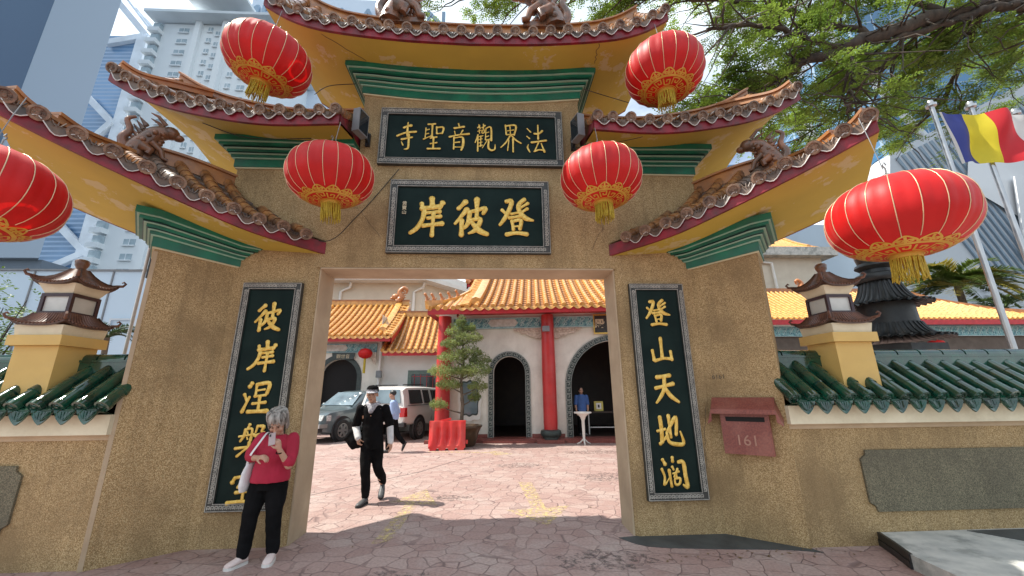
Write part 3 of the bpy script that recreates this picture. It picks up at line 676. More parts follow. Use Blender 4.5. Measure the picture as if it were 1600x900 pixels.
# ------------------------------------------------------------------ sign boards
GLY = {
'寺': '53,2,3 52,30,5 54,50,5|35,20,6 52,14,5 68,12,8|5,50,5 45,38,5 92,34,6|28,62,6 76,54,5|60,45,5 61,80,5 58,94,5 42,97,2|28,72,3 35,82,4',
'聖': '22,6,5 55,4,5|12,20,3 10,58,3|42,8,5 42,50,5|12,28,3 28,24,3|12,42,3 26,39,3|3,60,4 38,48,3|62,16,4 64,38,4|62,18,4 94,17,5 90,38,4|64,40,4 88,38,4|36,56,5 64,52,5|50,54,5 50,90,5|36,76,4 66,72,4|24,94,5 82,93,5',
'音': '46,2,4 50,12,5|26,18,6 72,12,6|28,30,3 32,42,3|66,26,4 54,42,3|4,50,5 50,42,4 96,38,6|26,52,4 26,92,4|28,54,3 62,50,4 70,60,6 69,80,6 62,96,4|32,70,4 52,68,5|30,86,3 64,86,3',
'觀': '14,14,4 22,6,3|18,4,3 24,16,4|34,14,4 48,6,4|40,2,3 40,16,4|20,22,3 22,34,3|14,28,3 28,24,3|34,25,3 34,34,3 44,32,3 44,22,3 34,25,3|14,42,4 2,68,3|14,52,4 14,98,4|16,48,3 38,44,3|20,58,3 34,55,3|20,70,3 34,67,3|18,82,3 36,78,3|28,46,3 28,82,3|52,18,3 50,58,3|52,18,3 76,14,4 78,60,5|54,34,3 66,31,3|54,48,3 66,45,3|52,60,3 74,56,3|58,62,3 36,88,2|66,62,4 64,86,5 78,96,5 94,92,4 96,76,2',
'界': '24,4,4 28,36,4|26,6,4 74,4,5 66,38,4|46,8,3 48,34,3|34,24,3 64,20,3|30,38,4 66,36,3|46,42,4 26,66,4 2,84,3|52,40,4 72,56,4 98,68,4|40,58,3 34,94,3|60,54,5 60,98,4',
'法': '6,14,3 22,26,4|4,42,3 16,50,4|10,72,2 6,82,4 16,98,3|58,2,4 58,50,5|40,32,5 60,32,5 78,22,6|26,64,6 96,56,6|58,66,4 40,94,4|38,96,5 62,90,4 84,92,4|72,68,3 86,96,6',
'岸': '60,5,8 62,24,8|32,18,6 34,28,7|32,31,7 60,28,6 86,24,7|90,16,8 82,30,5|42,42,5 84,38,6|40,38,7 36,58,6 22,80,6 4,92,5|50,55,5 86,50,6|38,74,6 92,68,7|66,42,6 64,98,6',
'彼': '32,12,8 12,30,6|36,32,8 4,68,4|22,60,7 22,96,7|44,38,5 62,34,5 88,28,6 82,42,5|44,40,6 40,66,6 28,80,4|64,6,8 64,56,6|44,60,5 74,56,6 62,82,6 42,92,3|50,64,5 70,84,8 94,94,6',
'登': '22,10,6 38,10,6 24,44,6 4,70,4|10,32,5 22,42,5|74,4,6 58,18,6 60,36,6 76,52,7 98,58,3|62,26,4 84,14,5|68,36,4 82,28,5|36,42,4 58,38,4|30,52,5 66,47,5|38,60,5 42,82,5|40,61,4 63,58,5 60,80,5|42,74,3 56,73,3|22,94,6 50,90,5 80,93,6',
'山': '50,10,7 50,78,7|14,52,6 18,86,7|20,88,6 55,80,5 86,82,6|84,56,6 86,84,7',
'天': '20,12,8 70,6,8|12,48,7 80,34,8|48,12,7 44,50,7 28,76,6 10,96,4|46,46,6 66,74,8 94,94,5',
'地': '16,10,7 18,50,7 16,88,7|2,54,5 32,48,5|8,94,6 34,72,5|48,6,7 50,74,5|36,60,5 70,14,7 76,22,6 70,66,6|36,62,5 42,88,6 70,96,7 94,92,6 86,56,3',
'濶': '10,10,6 18,24,7|46,4,6 46,16,6|4,38,5 12,62,4 8,84,5|30,42,6 34,90,5|14,82,3 30,62,2|66,18,6 84,20,7 87,60,7 90,92,7 76,86,4|42,32,5 46,40,4|42,52,3 64,46,4|60,38,4 46,62,4|53,50,4 55,66,4|46,68,3 66,66,4 62,82,4 48,84,4 46,70,3',
'涅': '28,8,8 22,18,8|8,42,6 18,60,5|26,50,5 8,94,7|46,14,5 46,46,5|46,12,6 88,8,7 84,40,6|50,30,4 76,27,4|44,48,5 82,44,5|40,70,5 84,66,6|62,48,6 62,92,6|28,94,7 94,92,8',
'槃': '42,4,6 38,14,5|30,18,5 28,36,5 18,52,4|30,19,4 52,17,4 52,50,5|12,38,4 62,32,4|38,25,3 40,30,3|39,41,3 42,46,3|70,8,5 66,26,4|72,8,4 90,10,6 86,24,4 96,26,3|62,36,4 88,33,5 62,58,4|68,38,4 92,56,5|6,72,5 92,64,6|50,56,6 50,98,6|46,70,4 16,94,5|56,68,4 88,90,7',
'空': '50,4,7 56,16,8|14,38,8 20,26,6|20,26,5 54,22,5 90,24,5 86,40,5|42,38,5 34,52,5|62,36,5 84,48,5|30,66,6 76,62,6|54,62,6 54,90,6|8,95,8 50,91,6 92,92,7',
}
def brush(b, ch, o, ux, uz, n, sx, sy, wk=1.):
    """relief brush character; o top-left corner, ux right, uz up, n outward"""
    o, ux, uz, n = Vector(o), Vector(ux), Vector(uz), Vector(n)
    for si, st in enumerate(GLY[ch].split('|')):
        pts = [tuple(float(v) for v in q.split(',')) for q in st.split(' ')]
        q = smooth_line(pts, 5)
        if len(pts) == 2: q = [(x, y, w_*(1.0-.22*math.sin(PI*i/(len(q)-1)))) for i, (x, y, w_) in enumerate(q)]
        # round the ends
        (x0, y0, w0), (x1, y1, w1) = q[0], q[1]; d = math.hypot(x1-x0, y1-y0) or 1
        q = [(x0-(x1-x0)/d*w0*.85, y0-(y1-y0)/d*w0*.85, w0*.3), (x0-(x1-x0)/d*w0*.5, y0-(y1-y0)/d*w0*.5, w0*.85)]+q
        (x0, y0, w0), (x1, y1, w1) = q[-1], q[-2]; d = math.hypot(x1-x0, y1-y0) or 1
        q = q+[(x0-(x1-x0)/d*w0*.5, y0-(y1-y0)/d*w0*.5, w0*.8), (x0-(x1-x0)/d*w0*.85, y0-(y1-y0)/d*w0*.85, w0*.25)]
        P = [o+ux*(x/100*sx)-uz*(y/100*sy)+n*(.003+.0006*si) for x, y, _ in q]
        b.tube(P, [w_/100*sx*wk*(1+.09*noise.noise(p*40)) for (_, _, w_), p in zip(q, P)], 10, flat=.38, fdir=n)
def sign_board(name, label, x0, x1, z0, z1, y, fw, ux=(1, 0, 0), group=None):
    t = thing(name, label, 'sign board', ((x0+x1)/2, y, z0), group=group)
    L = (t.location.x, t.location.y, t.location.z)
    b = B().mat(M['frame'])
    for a in ((x0, x1, z1-fw, z1), (x0, x1, z0, z0+fw), (x0, x0+fw, z0+fw+.001, z1-fw-.001), (x1-fw, x1, z0+fw+.001, z1-fw-.001)):
        b.box(a[0], a[1], y-.055, y, a[2], a[3])
    b.mat(M['silver'])
    for e, dy in ((.006, -.008), (fw-.010, -.006)):
        w_ = .0055
        for a in ((x0+e, x1-e, z1-e-w_, z1-e), (x0+e, x1-e, z0+e, z0+e+w_), (x0+e, x0+e+w_, z0+e+w_, z1-e-w_), (x1-e-w_, x1-e, z0+e+w_, z1-e-w_)):
            b.box(a[0], a[1], y-.055+dy, y-.054, a[2], a[3])
    # key fret on the frame
    u = fw*.42; wl = fw*.10
    def fret(p, d, s_, n_):
        p, d, s_ = Vector(p), Vector(d), Vector(s_)
        seq = [(0, 0), (0, 1), (.8, 1), (.8, .25), (.4, .25), (.4, .6)]
        for k in range(n_):
            q = [p+d*(k*u*1.18+a*u)+s_*(c*u) for a, c in seq]
            for a, c in zip(q, q[1:]): b.bar(a, c, wl, .006, up=(0, -1, 0))
    yy = y-.057; m_ = (fw-u)/2
    nx = int((x1-x0-2*m_)/(u*1.18)); nz = int((z1-z0-2*fw)/(u*1.18))
    fret((x0+m_, yy, z1-fw+m_), (1, 0, 0), (0, 0, 1), nx); fret((x0+m_, yy, z0+m_), (1, 0, 0), (0, 0, 1), nx)
    fret((x0+m_, yy, z0+fw+.01), (0, 0, 1), (1, 0, 0), nz); fret((x1-fw+m_, yy, z0+fw+.01), (0, 0, 1), (1, 0, 0), nz)
    b.build('frame', t, M=Matrix.Translation(-Vector(L)))
    b = B().mat(M['board']); b.box(x0+fw*.9, x1-fw*.9, y-.034, y-.002, z0+fw*.9, z1-fw*.9); b.build('panel', t, M=Matrix.Translation(-Vector(L)))
    return t, L
t, L = sign_board('name_board', 'wide green signboard with six gold characters, highest on the gateway', -1.30, 1.31, 4.66, 5.575, -.002, .105)
b = B().mat(M['gold'])
for ch_, x in zip('寺聖音觀界法', (-.92, -.54, -.18, .195, .56, .93)):
    brush(b, ch_, (x-.15, -.042, 5.345), (1, 0, 0), (0, 0, 1), (0, -1, 0), .30, .46, 1.02)
fixn(b.build('lettering', t, smooth=60, M=Matrix.Translation(-Vector(L))))
t, L = sign_board('name_board', 'green signboard with three large gold characters, just above the gateway opening', -1.09, 1.077, 3.355, 4.42, -.002, .105)
b = B().mat(M['gold'])
for ch_, x in zip('岸彼登', (-.57, .02, .62)):
    brush(b, ch_, (x-.24, -.042, 4.17), (1, 0, 0), (0, 0, 1), (0, -1, 0), .48, .58, 1.12)
fixn(b.build('lettering', t, smooth=60, M=Matrix.Translation(-Vector(L))))
def textmesh(body, size, mt, ext=.003, off=0., align='CENTER'):
    cu = bpy.data.curves.new('txt', 'FONT'); cu.body = body; cu.size = size; cu.extrude = ext; cu.offset = off; cu.align_x = align
    o = bpy.data.objects.new('txt', cu); C.objects.link(o); bpy.context.view_layer.update()
    me = bpy.data.meshes.new_from_object(o.evaluated_get(bpy.context.evaluated_depsgraph_get()))
    bpy.data.objects.remove(o); bpy.data.curves.remove(cu)
    me.materials.clear(); me.materials.append(mt); return me
def text(name, body, size, mt, loc, rot, parent=None, **k):
    me = textmesh(body, size, mt, **k); me.name = name
    o = bpy.data.objects.new(name, me); C.objects.link(o); o.location = loc; o.rotation_euler = rot; o.parent = parent; return o
text('signature', '黄\n寶\n山', .065, M['paleink'], (-.88, -.040, .69), (PI/2, 0, 0), t)
PX0, PX1 = 2.085, 2.80
t, L = sign_board('couplet_board', 'tall narrow green board with five gold characters, behind the woman with the phone', -PX1, -PX0, .367, 2.946, -.002, .085)
b = B().mat(M['gold'])
for i, ch_ in enumerate('彼岸涅槃空'):
    zt2 = 2.70-i*.475; brush(b, ch_, (-2.44-.165, -.042, zt2), (1, 0, 0), (0, 0, 1), (0, -1, 0), .33, .37, 1.06)
fixn(b.build('lettering', t, smooth=60, M=Matrix.Translation(-Vector(L))))
t, L = sign_board('couplet_board', 'tall narrow green board with five gold characters, beside the red granite mailbox', PX0, PX1, .367, 2.946, -.002, .085)
b = B().mat(M['gold'])
for i, ch_ in enumerate('登山天地濶'):
    zt2 = 2.74-i*.475; brush(b, ch_, (2.44-.175, -.042, zt2), (1, 0, 0), (0, 0, 1), (0, -1, 0), .33, .36, 1.06)
fixn(b.build('lettering', t, smooth=60, M=Matrix.Translation(-Vector(L))))

b = B().mat(M['graph'])
rr = random.Random(12)
for (x, y, z, n_c, dx, dz) in ((-1.75, -.002, 4.25, 14, .05, -.05), (1.95, -.002, 4.05, 10, -.03, -.06), (-.6, -.002, 3.31, 6, .06, .0), (-2.05, -.002, .9, 9, .01, -.07), (2.93, -.002, 1.4, 12, -.004, -.08)):
    p = Vector((x, y, z))
    for k in range(n_c):
        q = p+Vector((dx+rr.uniform(-.03, .03), 0, dz+rr.uniform(-.03, .03))); b.bar(p, q, .004, .002, up=(0, -1, 0)); p = q
b.build('hairline_crack', gate)
b = B().mat(M['graph'])
for x0, y0, x1, y1 in ((-2.0, -.62, -1.5, -.26), (1.75, -.66, 1.78, -.30)):
    p = Vector((x0, y0, zt_(x0)-.002+.006))
    for k in range(9):
        f = (k+1)/9; x, y = lerp(x0, x1, f)+rr.uniform(-.02, .02), lerp(y0, y1, f); q = Vector((x, y, zt_(x)+.015)); q.z = zt_(x)+.02*min(1, (.70+y)/.5)-.003; b.bar(p, q, .008, .002); p = q
b.build('soffit_crack', gate)
# mailbox on the right wing
F = wing(1)
mb = thing('mailbox', 'red granite mailbox with sloping lid, numbered 161, on the gateway wing', 'mailbox', F(.38, 0, .9))
tv = F(1, 0, 0)-F(0, 0, 0); nv = F(0, 1, 0)-F(0, 0, 0); zv = Vector((0, 0, 1)); Lm = -Vector(mb.location)
b = B().mat(M['mail'])
b.extr([(-.245, -.02), (.245, -.02), (.245, .42), (-.245, .42)], F(.38, .002, .9), tv, zv, nv, .11)
b.build('body', mb, M=Matrix.Translation(Lm))
b = B().mat(M['mail'])
prof = [(0, .60), (.045, .60), (.20, .47), (.20, .42), (.185, .42), (.16, .44), (.0, .56)]
tv2 = tv
n_ = len(prof); A = [F(.38-.32, 0, 0)+nv*o_+zv*(z_+.9-.0)+tv*0 for o_, z_ in prof]; D = [p+tv*.64 for p in A]
b.add(A+D, [tuple(range(n_)), tuple(range(n_, 2*n_))[::-1]]+[(i, (i+1) % n_, n_+(i+1) % n_, n_+i) for i in range(n_)])
# side cheeks bending down
for q in (0, 1):
    a = F(.38-.32+q*.64, 0, .9); e = tv*(-.035 if q == 0 else .035)
    vs_ = [a+zv*.60+nv*.045, a+zv*.47+nv*.20, a+zv*.34+nv*.20, a+e*1.6+zv*.30+nv*.19, a+e*1.6+zv*.36+nv*.0, a+zv*.56+nv*0.0]
    b.add(vs_, [(0, 1, 2, 3, 4, 5)])
fixn(b.build('lid', mb, M=Matrix.Translation(Lm)))
b = B().mat(M['dark']); b.extr([(-.19, .335), (.20, .335), (.20, .385), (-.19, .385)], F(.38, .113, .9), tv, zv, nv, .004); b.build('letter_slot', mb, M=Matrix.Translation(Lm))
rzw = math.atan2(tv.y, tv.x)
text('number', '161', .16, M['mailink'], F(.38, .116, .98)+Lm, (PI/2, 0, rzw), mb)
gt = text('wall_writing', '6161', .075, M['graph'], F(.16, .004, 1.72), (PI/2, 0, rzw), None, ext=.001)
setp(gt, 'small dark number handwritten on the pier above the mailbox', 'writing')

# floodlights beside the top board
for s in (-1, 1):
    fl = thing('floodlight', 'black floodlight on a bracket, ' + ('left' if s < 0 else 'right') + ' of the topmost six-character board', 'floodlight', (1.46*s, -.02, 5.05), group='floodlights on the gateway')
    b = B().mat(M['black']); b.box(-.03, .03, -.02, .02, -.1, .1); b.bar((0, 0, .08), (0, -.28, .08), .025); b.bar((0, 0, -.05), (0, -.28, -.02), .025); b.build('bracket', fl)
    b = B().mat(M['metalgrey']); Mx = Matrix.Translation((0, -.33, .02)) @ Matrix.Rotation(R_(18)*s, 4, 'Z')
    b.box(-.05, .05, -.10, .10, -.17, .17, Mx)
    for k in range(6): b.box(-.055 if s < 0 else .05, -.05 if s < 0 else .055, -.09, .09, -.15+k*.055, -.13+k*.055, Mx)
    b.mat(M['glassd']); b.box(*( (-.056, -.0505) if s > 0 else (.0505, .056)), -.085, .085, -.15, .15, Mx); b.build('lamp_head', fl)

# ------------------------------------------------------------------ lanterns
def lantern_proto():
    t = thing('paper_lantern', 'x', 'lantern', (0, 0, 0), group='red silk lanterns hanging on the gateway')
    A, H2 = .48, .34; nseg = 20
    def S(la, lo, k=1.):
        k *= 1+.006*noise.noise(Vector((lo*6, la*9, 1)))*max(0, math.cos(la))
        # superellipse-ish body with gentle ribs
        c, s_ = math.cos(la), math.sin(la)
        rr = A*(abs(c)**.82); rib = 1-.018*(1-abs(math.cos(lo*nseg/2)))*c
        return Vector((rr*rib*k*math.cos(lo), rr*rib*k*math.sin(lo), H2*k*(abs(s_)**.92)*(1 if s_ > 0 else -1)))
    LA0 = -1.42; LA1 = 1.34
    b = B().mat(M['lantern'])
    b.grid([[S(lerp(LA0, LA1, i/24), 2*PI*j/144) for j in range(145)] for i in range(25)])
    b.build('shade', t, smooth=180)
    b = B().mat(M['lseam'])
    for k in range(nseg):
        lo = 2*PI*(k+.0)/nseg
        b.tube([S(lerp(-.90, LA1, i/16), lo, 1.004) for i in range(17)], .0035, 4, caps=False)
    b.build('seams', t, smooth=180)
    # printed gold fret ring and cloud scrolls underneath
    b = B().mat(M['lgold'])
    def la_of(rho): # rho 0..1 outward from bottom opening
        return lerp(LA0, -.86, rho)
    def G(rho, lo): return S(la_of(rho), lo, 1.006)
    def ribbon(pts, w_):
        # pts (rho, lo)
        P = [G(*p) for p in pts]; R2 = []
        for i, p in enumerate(P):
            d = P[min(i+1, len(P)-1)]-P[max(i-1, 0)]; nrm = Vector((p.x/A**2, p.y/A**2, p.z/H2**2)).normalized()
            x = d.cross(nrm); x = x.normalized()*w_ if x.length > 1e-9 else x
            R2.append([p-x, p+x])
        b.grid(R2)
    for rho, w_ in ((.02, .006), (.08, .004), (.60, .010), (.55, .004)):
        ribbon([(rho, 2*PI*i/72) for i in range(73)], w_)
    nk = 12
    for k in range(nk):
        a0 = 2*PI*k/nk; d = 2*PI/nk
        seq = [(.15, .05), (.48, .05), (.48, .72), (.26, .72), (.26, .36), (.37, .36)] if k % 2 == 0 else [(.48, .02), (.15, .02), (.15, .72), (.38, .72), (.38, .36), (.27, .36)]
        q = []
        for (r0, f0), (r1, f1) in zip(seq, seq[1:]):
            for i in range(4): q.append((lerp(r0, r1, i/4), a0+d*lerp(f0, f1, i/4)))
        q.append((seq[-1][0], a0+d*seq[-1][1])); ribbon(q, .0075)
    nc = 12
    for k in range(nc):
        c0 = 2*PI*(k+.5)/nc; d = 2*PI/nc*.47
        # ruyi cloud: outline lobes and two spirals
        q = []
        for i in range(25):
            u = i/24; a = PI*u; lo = c0-d*math.cos(a); rho = .64+.30*math.sin(a)*(1+.12*math.cos(4*a)); q.append((rho, lo))
        ribbon(q, .007)
        for s_ in (-1, 1):
            q = [(.73+.075*(1-u*.75)*math.sin(2*PI*1.3*u+.4), c0+s_*d*.45+s_*d*.42*(1-u*.75)*math.cos(2*PI*1.3*u+.4)) for u in [i/16 for i in range(17)]]
            ribbon(q, .006)
        ribbon([(.60, c0), (.78, c0), (.93, c0)], .009)
    b.build('gold_print', t)
    rb = S(LA0, 0).x; zb = S(LA0, 0).z; zt3 = S(LA1, 0).z
    b = B().mat(M['lgold'])
    b.lathe([(rb*.98, zb+.01), (rb*1.0, zb-.028), (rb*.90, zb-.03), (rb*.88, zb+.02)], 32); b.lathe([(rb*.98, zt3-.01), (rb*1.0, zt3+.025), (rb*.9, zt3+.028), (rb*.1, zt3+.02)], 32)
    b.build('collar', t, smooth=50)
    b = B().mat(M['fringe']); rr = random.Random(5)
    for k in range(80):
        a = 2*PI*k/80+rr.uniform(-.02, .02); r0 = rb*.93+rr.uniform(-.008, .008); ln = rr.uniform(.17, .21)
        p = Vector((r0*math.cos(a), r0*math.sin(a), zb-.02)); b.tube([p, p*1.0+Vector((rr.uniform(-.008, .008), rr.uniform(-.008, .008), -ln*.5)), p+Vector((rr.uniform(-.016, .016), rr.uniform(-.016, .016), -ln))], [.004, .0045, .003], 4, caps=False)
    b.build('fringe', t, smooth=180)
    b = B().mat(M['metalgrey']); b.tube([(0, 0, zt3), (0, 0, zt3+.14), (.015, 0, zt3+.17), (0, 0, zt3+.2), (-.01, 0, zt3+.17)], .006, 6)
    for a in (0, PI/2, PI, 1.5*PI): b.tube([(rb*.9*math.cos(a), rb*.9*math.sin(a), zt3+.02), (0, 0, zt3+.10)], .003, 4)
    b.tube([(-rb*.9, 0, zt3+.02), (rb*.9, 0, zt3+.02)], .004, 4)
    b.build('hook', t, smooth=60)
    return t
lp = lantern_proto()
LAN = [((-1.556, -.8, 4.012), .98, 'red lantern beside the left end of the six-character board, above the white-haired woman', (3, -4, .2)),
       ((1.588, -.8, 4.041), .99, 'red lantern just right of the two horizontal boards, over the right side of the opening', (-2, 3, 1.1)),
       ((-2.488, -.8, 5.605), 1.02, 'red lantern under the left tip of the topmost roof, glowing where sun shines through', (7, -7, 2.1)),
       ((2.537, -.8, 5.625), 1.02, 'red lantern under the right tip of the topmost roof, against the tree', (0, 3, .5)),
       ((-3.66, -2.0, 3.13), 1.02, 'large red lantern cut off by the left edge of the picture', (0, 5, 1.7)),
       ((3.75, -2.0, 2.986), 1.02, 'large wide red lantern at the far right, in front of the flagpoles', (0, -2, 2.6))]
for i, (loc, sc, lab, rot) in enumerate(LAN):
    o = lp if i == 0 else copy_tree(lp)
    o.location = loc; o.scale = (sc, sc, sc*(1+.03*math.sin(i*2.4))); o['label'] = lab; o.rotation_euler = (R_(rot[0]), R_(rot[1]), rot[2])
# hanging wires as part of the gate
b = B().mat(M['metalgrey'])
for (x, y, z), sc, _, _ in LAN:
    ztp = {4.012: 4.80, 4.041: 4.80, 5.605: 6.50, 5.625: 6.50}.get(z, 4.05)
    b.tube([(x, y, z+.47), (x*.998, y+.03, (z+.47+ztp)/2), (x, y+.08, ztp)], .004, 5)
b.build('hanging_wire', gate)
# loose cables
b = B().mat(M['black'])
def cable(pts, r=.006): b.tube([Vector(q) for q in smooth_line(pts, 6)], r, 5, caps=False)
cable([(-3.4, -.45, 4.95), (-2.9, -.3, 4.85), (-2.1, -.3, 4.86)]); cable([(-1.72, -.02, 6.0), (-2.1, -.02, 5.95), (-2.35, .1, 5.9)]); cable([(1.65, -.1, 5.95), (2.0, -.05, 5.88), (2.4, .1, 5.9)])
cable([(-1.0, -.02, 4.6), (-1.5, -.01, 3.9), (-1.9, -.06, 3.5), (-2.6, -.1, 3.9)], .005)
cable([(1.5, -.02, 5.0), (1.9, -.5, 4.75), (2.2, -.7, 4.7)], .004)
b.build('cable', gate)

# ------------------------------------------------------------------ boundary walls with green tiled coping
def boundary(s, xa, xb, label):
    t = thing('boundary_wall', label, 'wall', ((xa+xb)/2*s, -.35, 0)); Lw = -Vector(t.location)
    X = lambda x: x*s
    def bx(b, x0, x1, y0, y1, z0, z1):
        x0, x1 = sorted((X(x0), X(x1))); b.box(x0, x1, y0, y1, z0, z1)
    b = B().mat(M['pebble']); bx(b, xa, xb, -.46, .10, 0, 1.20); b.build('wall', t, M=Matrix.Translation(Lw))
    b = B().mat(M['jamb']); bx(b, xa, xb, -.475, .11, 1.16, 1.215); b.build('string_course', t, M=Matrix.Translation(Lw))
    b = B().mat(M['band']); bx(b, xa, xb, -.555, .16, 1.216, 1.41); b.build('cream_band', t, M=Matrix.Translation(Lw))
    # panel
    b = B().mat(M['granite']); px0 = 4.33 if s > 0 else 4.32+2.3; px0, px1 = (4.33, 7.6) if s > 0 else (4.33, 7.0)
    c = .07; pz0, pz1 = .32, .93
    poly = [(px0+c, pz0), (px1, pz0), (px1, pz1), (px0+c, pz1)]
    poly += [(px0+c-.01, pz1-.05), (px0+.03, pz1-c), (px0, pz1-c-.02), (px0, pz0+c+.02), (px0+.03, pz0+c), (px0+c-.01, pz0+.05)]
    b.extr([(X(x), z) for x, z in poly], (0, -.461, 0), (1, 0, 0), (0, 0, 1), (0, -1, 0), .022)
    b.mat(M['arch'])
    fixn(b.build('stone_panel', t, M=Matrix.Translation(Lw)))
    # tiles: slope front
    sp = .212; k = int((xb-xa)/sp); ye, yr, ze, zr = -.64, -.20, 1.47, 1.86
    b = B().mat(M['gtile']); P = [[Vector((X(xa+(xb-xa)*i/8), lerp(ye, yr, j/4), lerp(ze, zr, j/4))) for j in range(5)] for i in range(9)]; b.grid(P)
    P = [[Vector((X(xa+(xb-xa)*i/8), lerp(.25, yr+.1, j/4), lerp(ze, zr, j/4))) for j in range(5)] for i in range(9)]; b.grid(P)
    P = [[Vector((X(xa+(xb-xa)*i/8), y, z)) for y, z in ((ye, ze), (ye, ze-.03), (-.5, 1.412), (.2, 1.412), (.25, ze))] for i in range(9)]; b.grid(P)
    b.build('pan_tiles', t, M=Matrix.Translation(Lw))
    b = B().mat(M['gtile'])
    for i in range(k+1):
        x = X(xa+.012+sp*i)
        p0, p1 = Vector((x, ye-.01, ze+.03)), Vector((x, yr, zr+.02)); pts = []; rad = []
        for j in range(3):
            for q in (0, 1):
                u = (j+q)/3; pts.append(p0.lerp(p1, u)+Vector((.006*math.sin(i*7.3+j*2), 0, .004*math.sin(i*3.1+j)))); rad.append(.062*(1.05 if q == 0 else .93))
        b.tube(pts, rad, 12, caps=True)
        d = (p0-p1).normalized(); Mx = Matrix.Translation(p0) @ d.to_track_quat('Z', 'Y').to_matrix().to_4x4()
        b.lathe([(0, .012), (.02, .014), (.026, .006), (.045, .006), (.05, .018), (.068, .016), (.07, -.03)], 16, Mx)
        for q in range(5): b.ball(Mx @ Vector((.035*math.cos(q*1.257), .035*math.sin(q*1.257), .007)), .009, 5, 3)
    b.build('roll_tiles', t, smooth=50, M=Matrix.Translation(Lw))
    b = B().mat(M['gtile'])
    for i in range(k):
        xA, xB = xa+.012+sp*i, xa+.012+sp*(i+1); A = []; D = []
        for q in range(11):
            u = q/10; sn = math.sin(PI*u)**.7; x = X(lerp(xA, xB, u)); z = ze+.005-.03*math.sin(PI*u); dr = .105*sn*(1+.15*max(0, 1-abs(u-.5)*6))
            A.append([Vector((x, ye-.015, z)), Vector((x, ye-.045, z-dr))]); D.append([Vector((x, ye, z)), Vector((x, ye-.027, z-dr))])
        b.grid(A); b.grid(D); b.grid([[a[1], d_[1]] for a, d_ in zip(A, D)])
        xm = (xA+xB)/2
        for q in (-2, -1, 0, 1, 2): b.tube([Vector((X(xm+q*.026), ye-.022, ze-.02)), Vector((X(xm+q*.014), ye-.044, ze-.095))], .005, 4, caps=False)
        b.tube([Vector((X(lerp(xA+.02, xB-.02, u_/8)), ye-.03-.014*math.sin(PI*u_/8), ze-.028-.075*math.sin(PI*u_/8))) for u_ in range(9)], .005, 4, caps=False)
    fixn(b.build('drip_tiles', t, smooth=50, M=Matrix.Translation(Lw)))
    # ridge of half-round tiles
    b = B().mat(M['gtile']); bx(b, xa, xb, -.235, -.065, zr-.05, zr+.10); bx(b, xa, xb, -.245, -.055, zr+.101, zr+.125)
    for i in range(int((xb-xa)/.3)):
        x0 = xa+i*.3; p = []; 
        b.tube([Vector((X(x0+.005), -.15, zr+.13)), Vector((X(x0+.29), -.15, zr+.13))], [.07, .066], 12)
    fixn(b.build('ridge', t, smooth=50, M=Matrix.Translation(Lw)))
    return t
boundary(1, 3.56, 9.0, 'right boundary wall with green glazed tile coping and a grey granite panel')
boundary(-1, 3.56, 8.0, 'left boundary wall with green glazed tile coping, at the left edge')

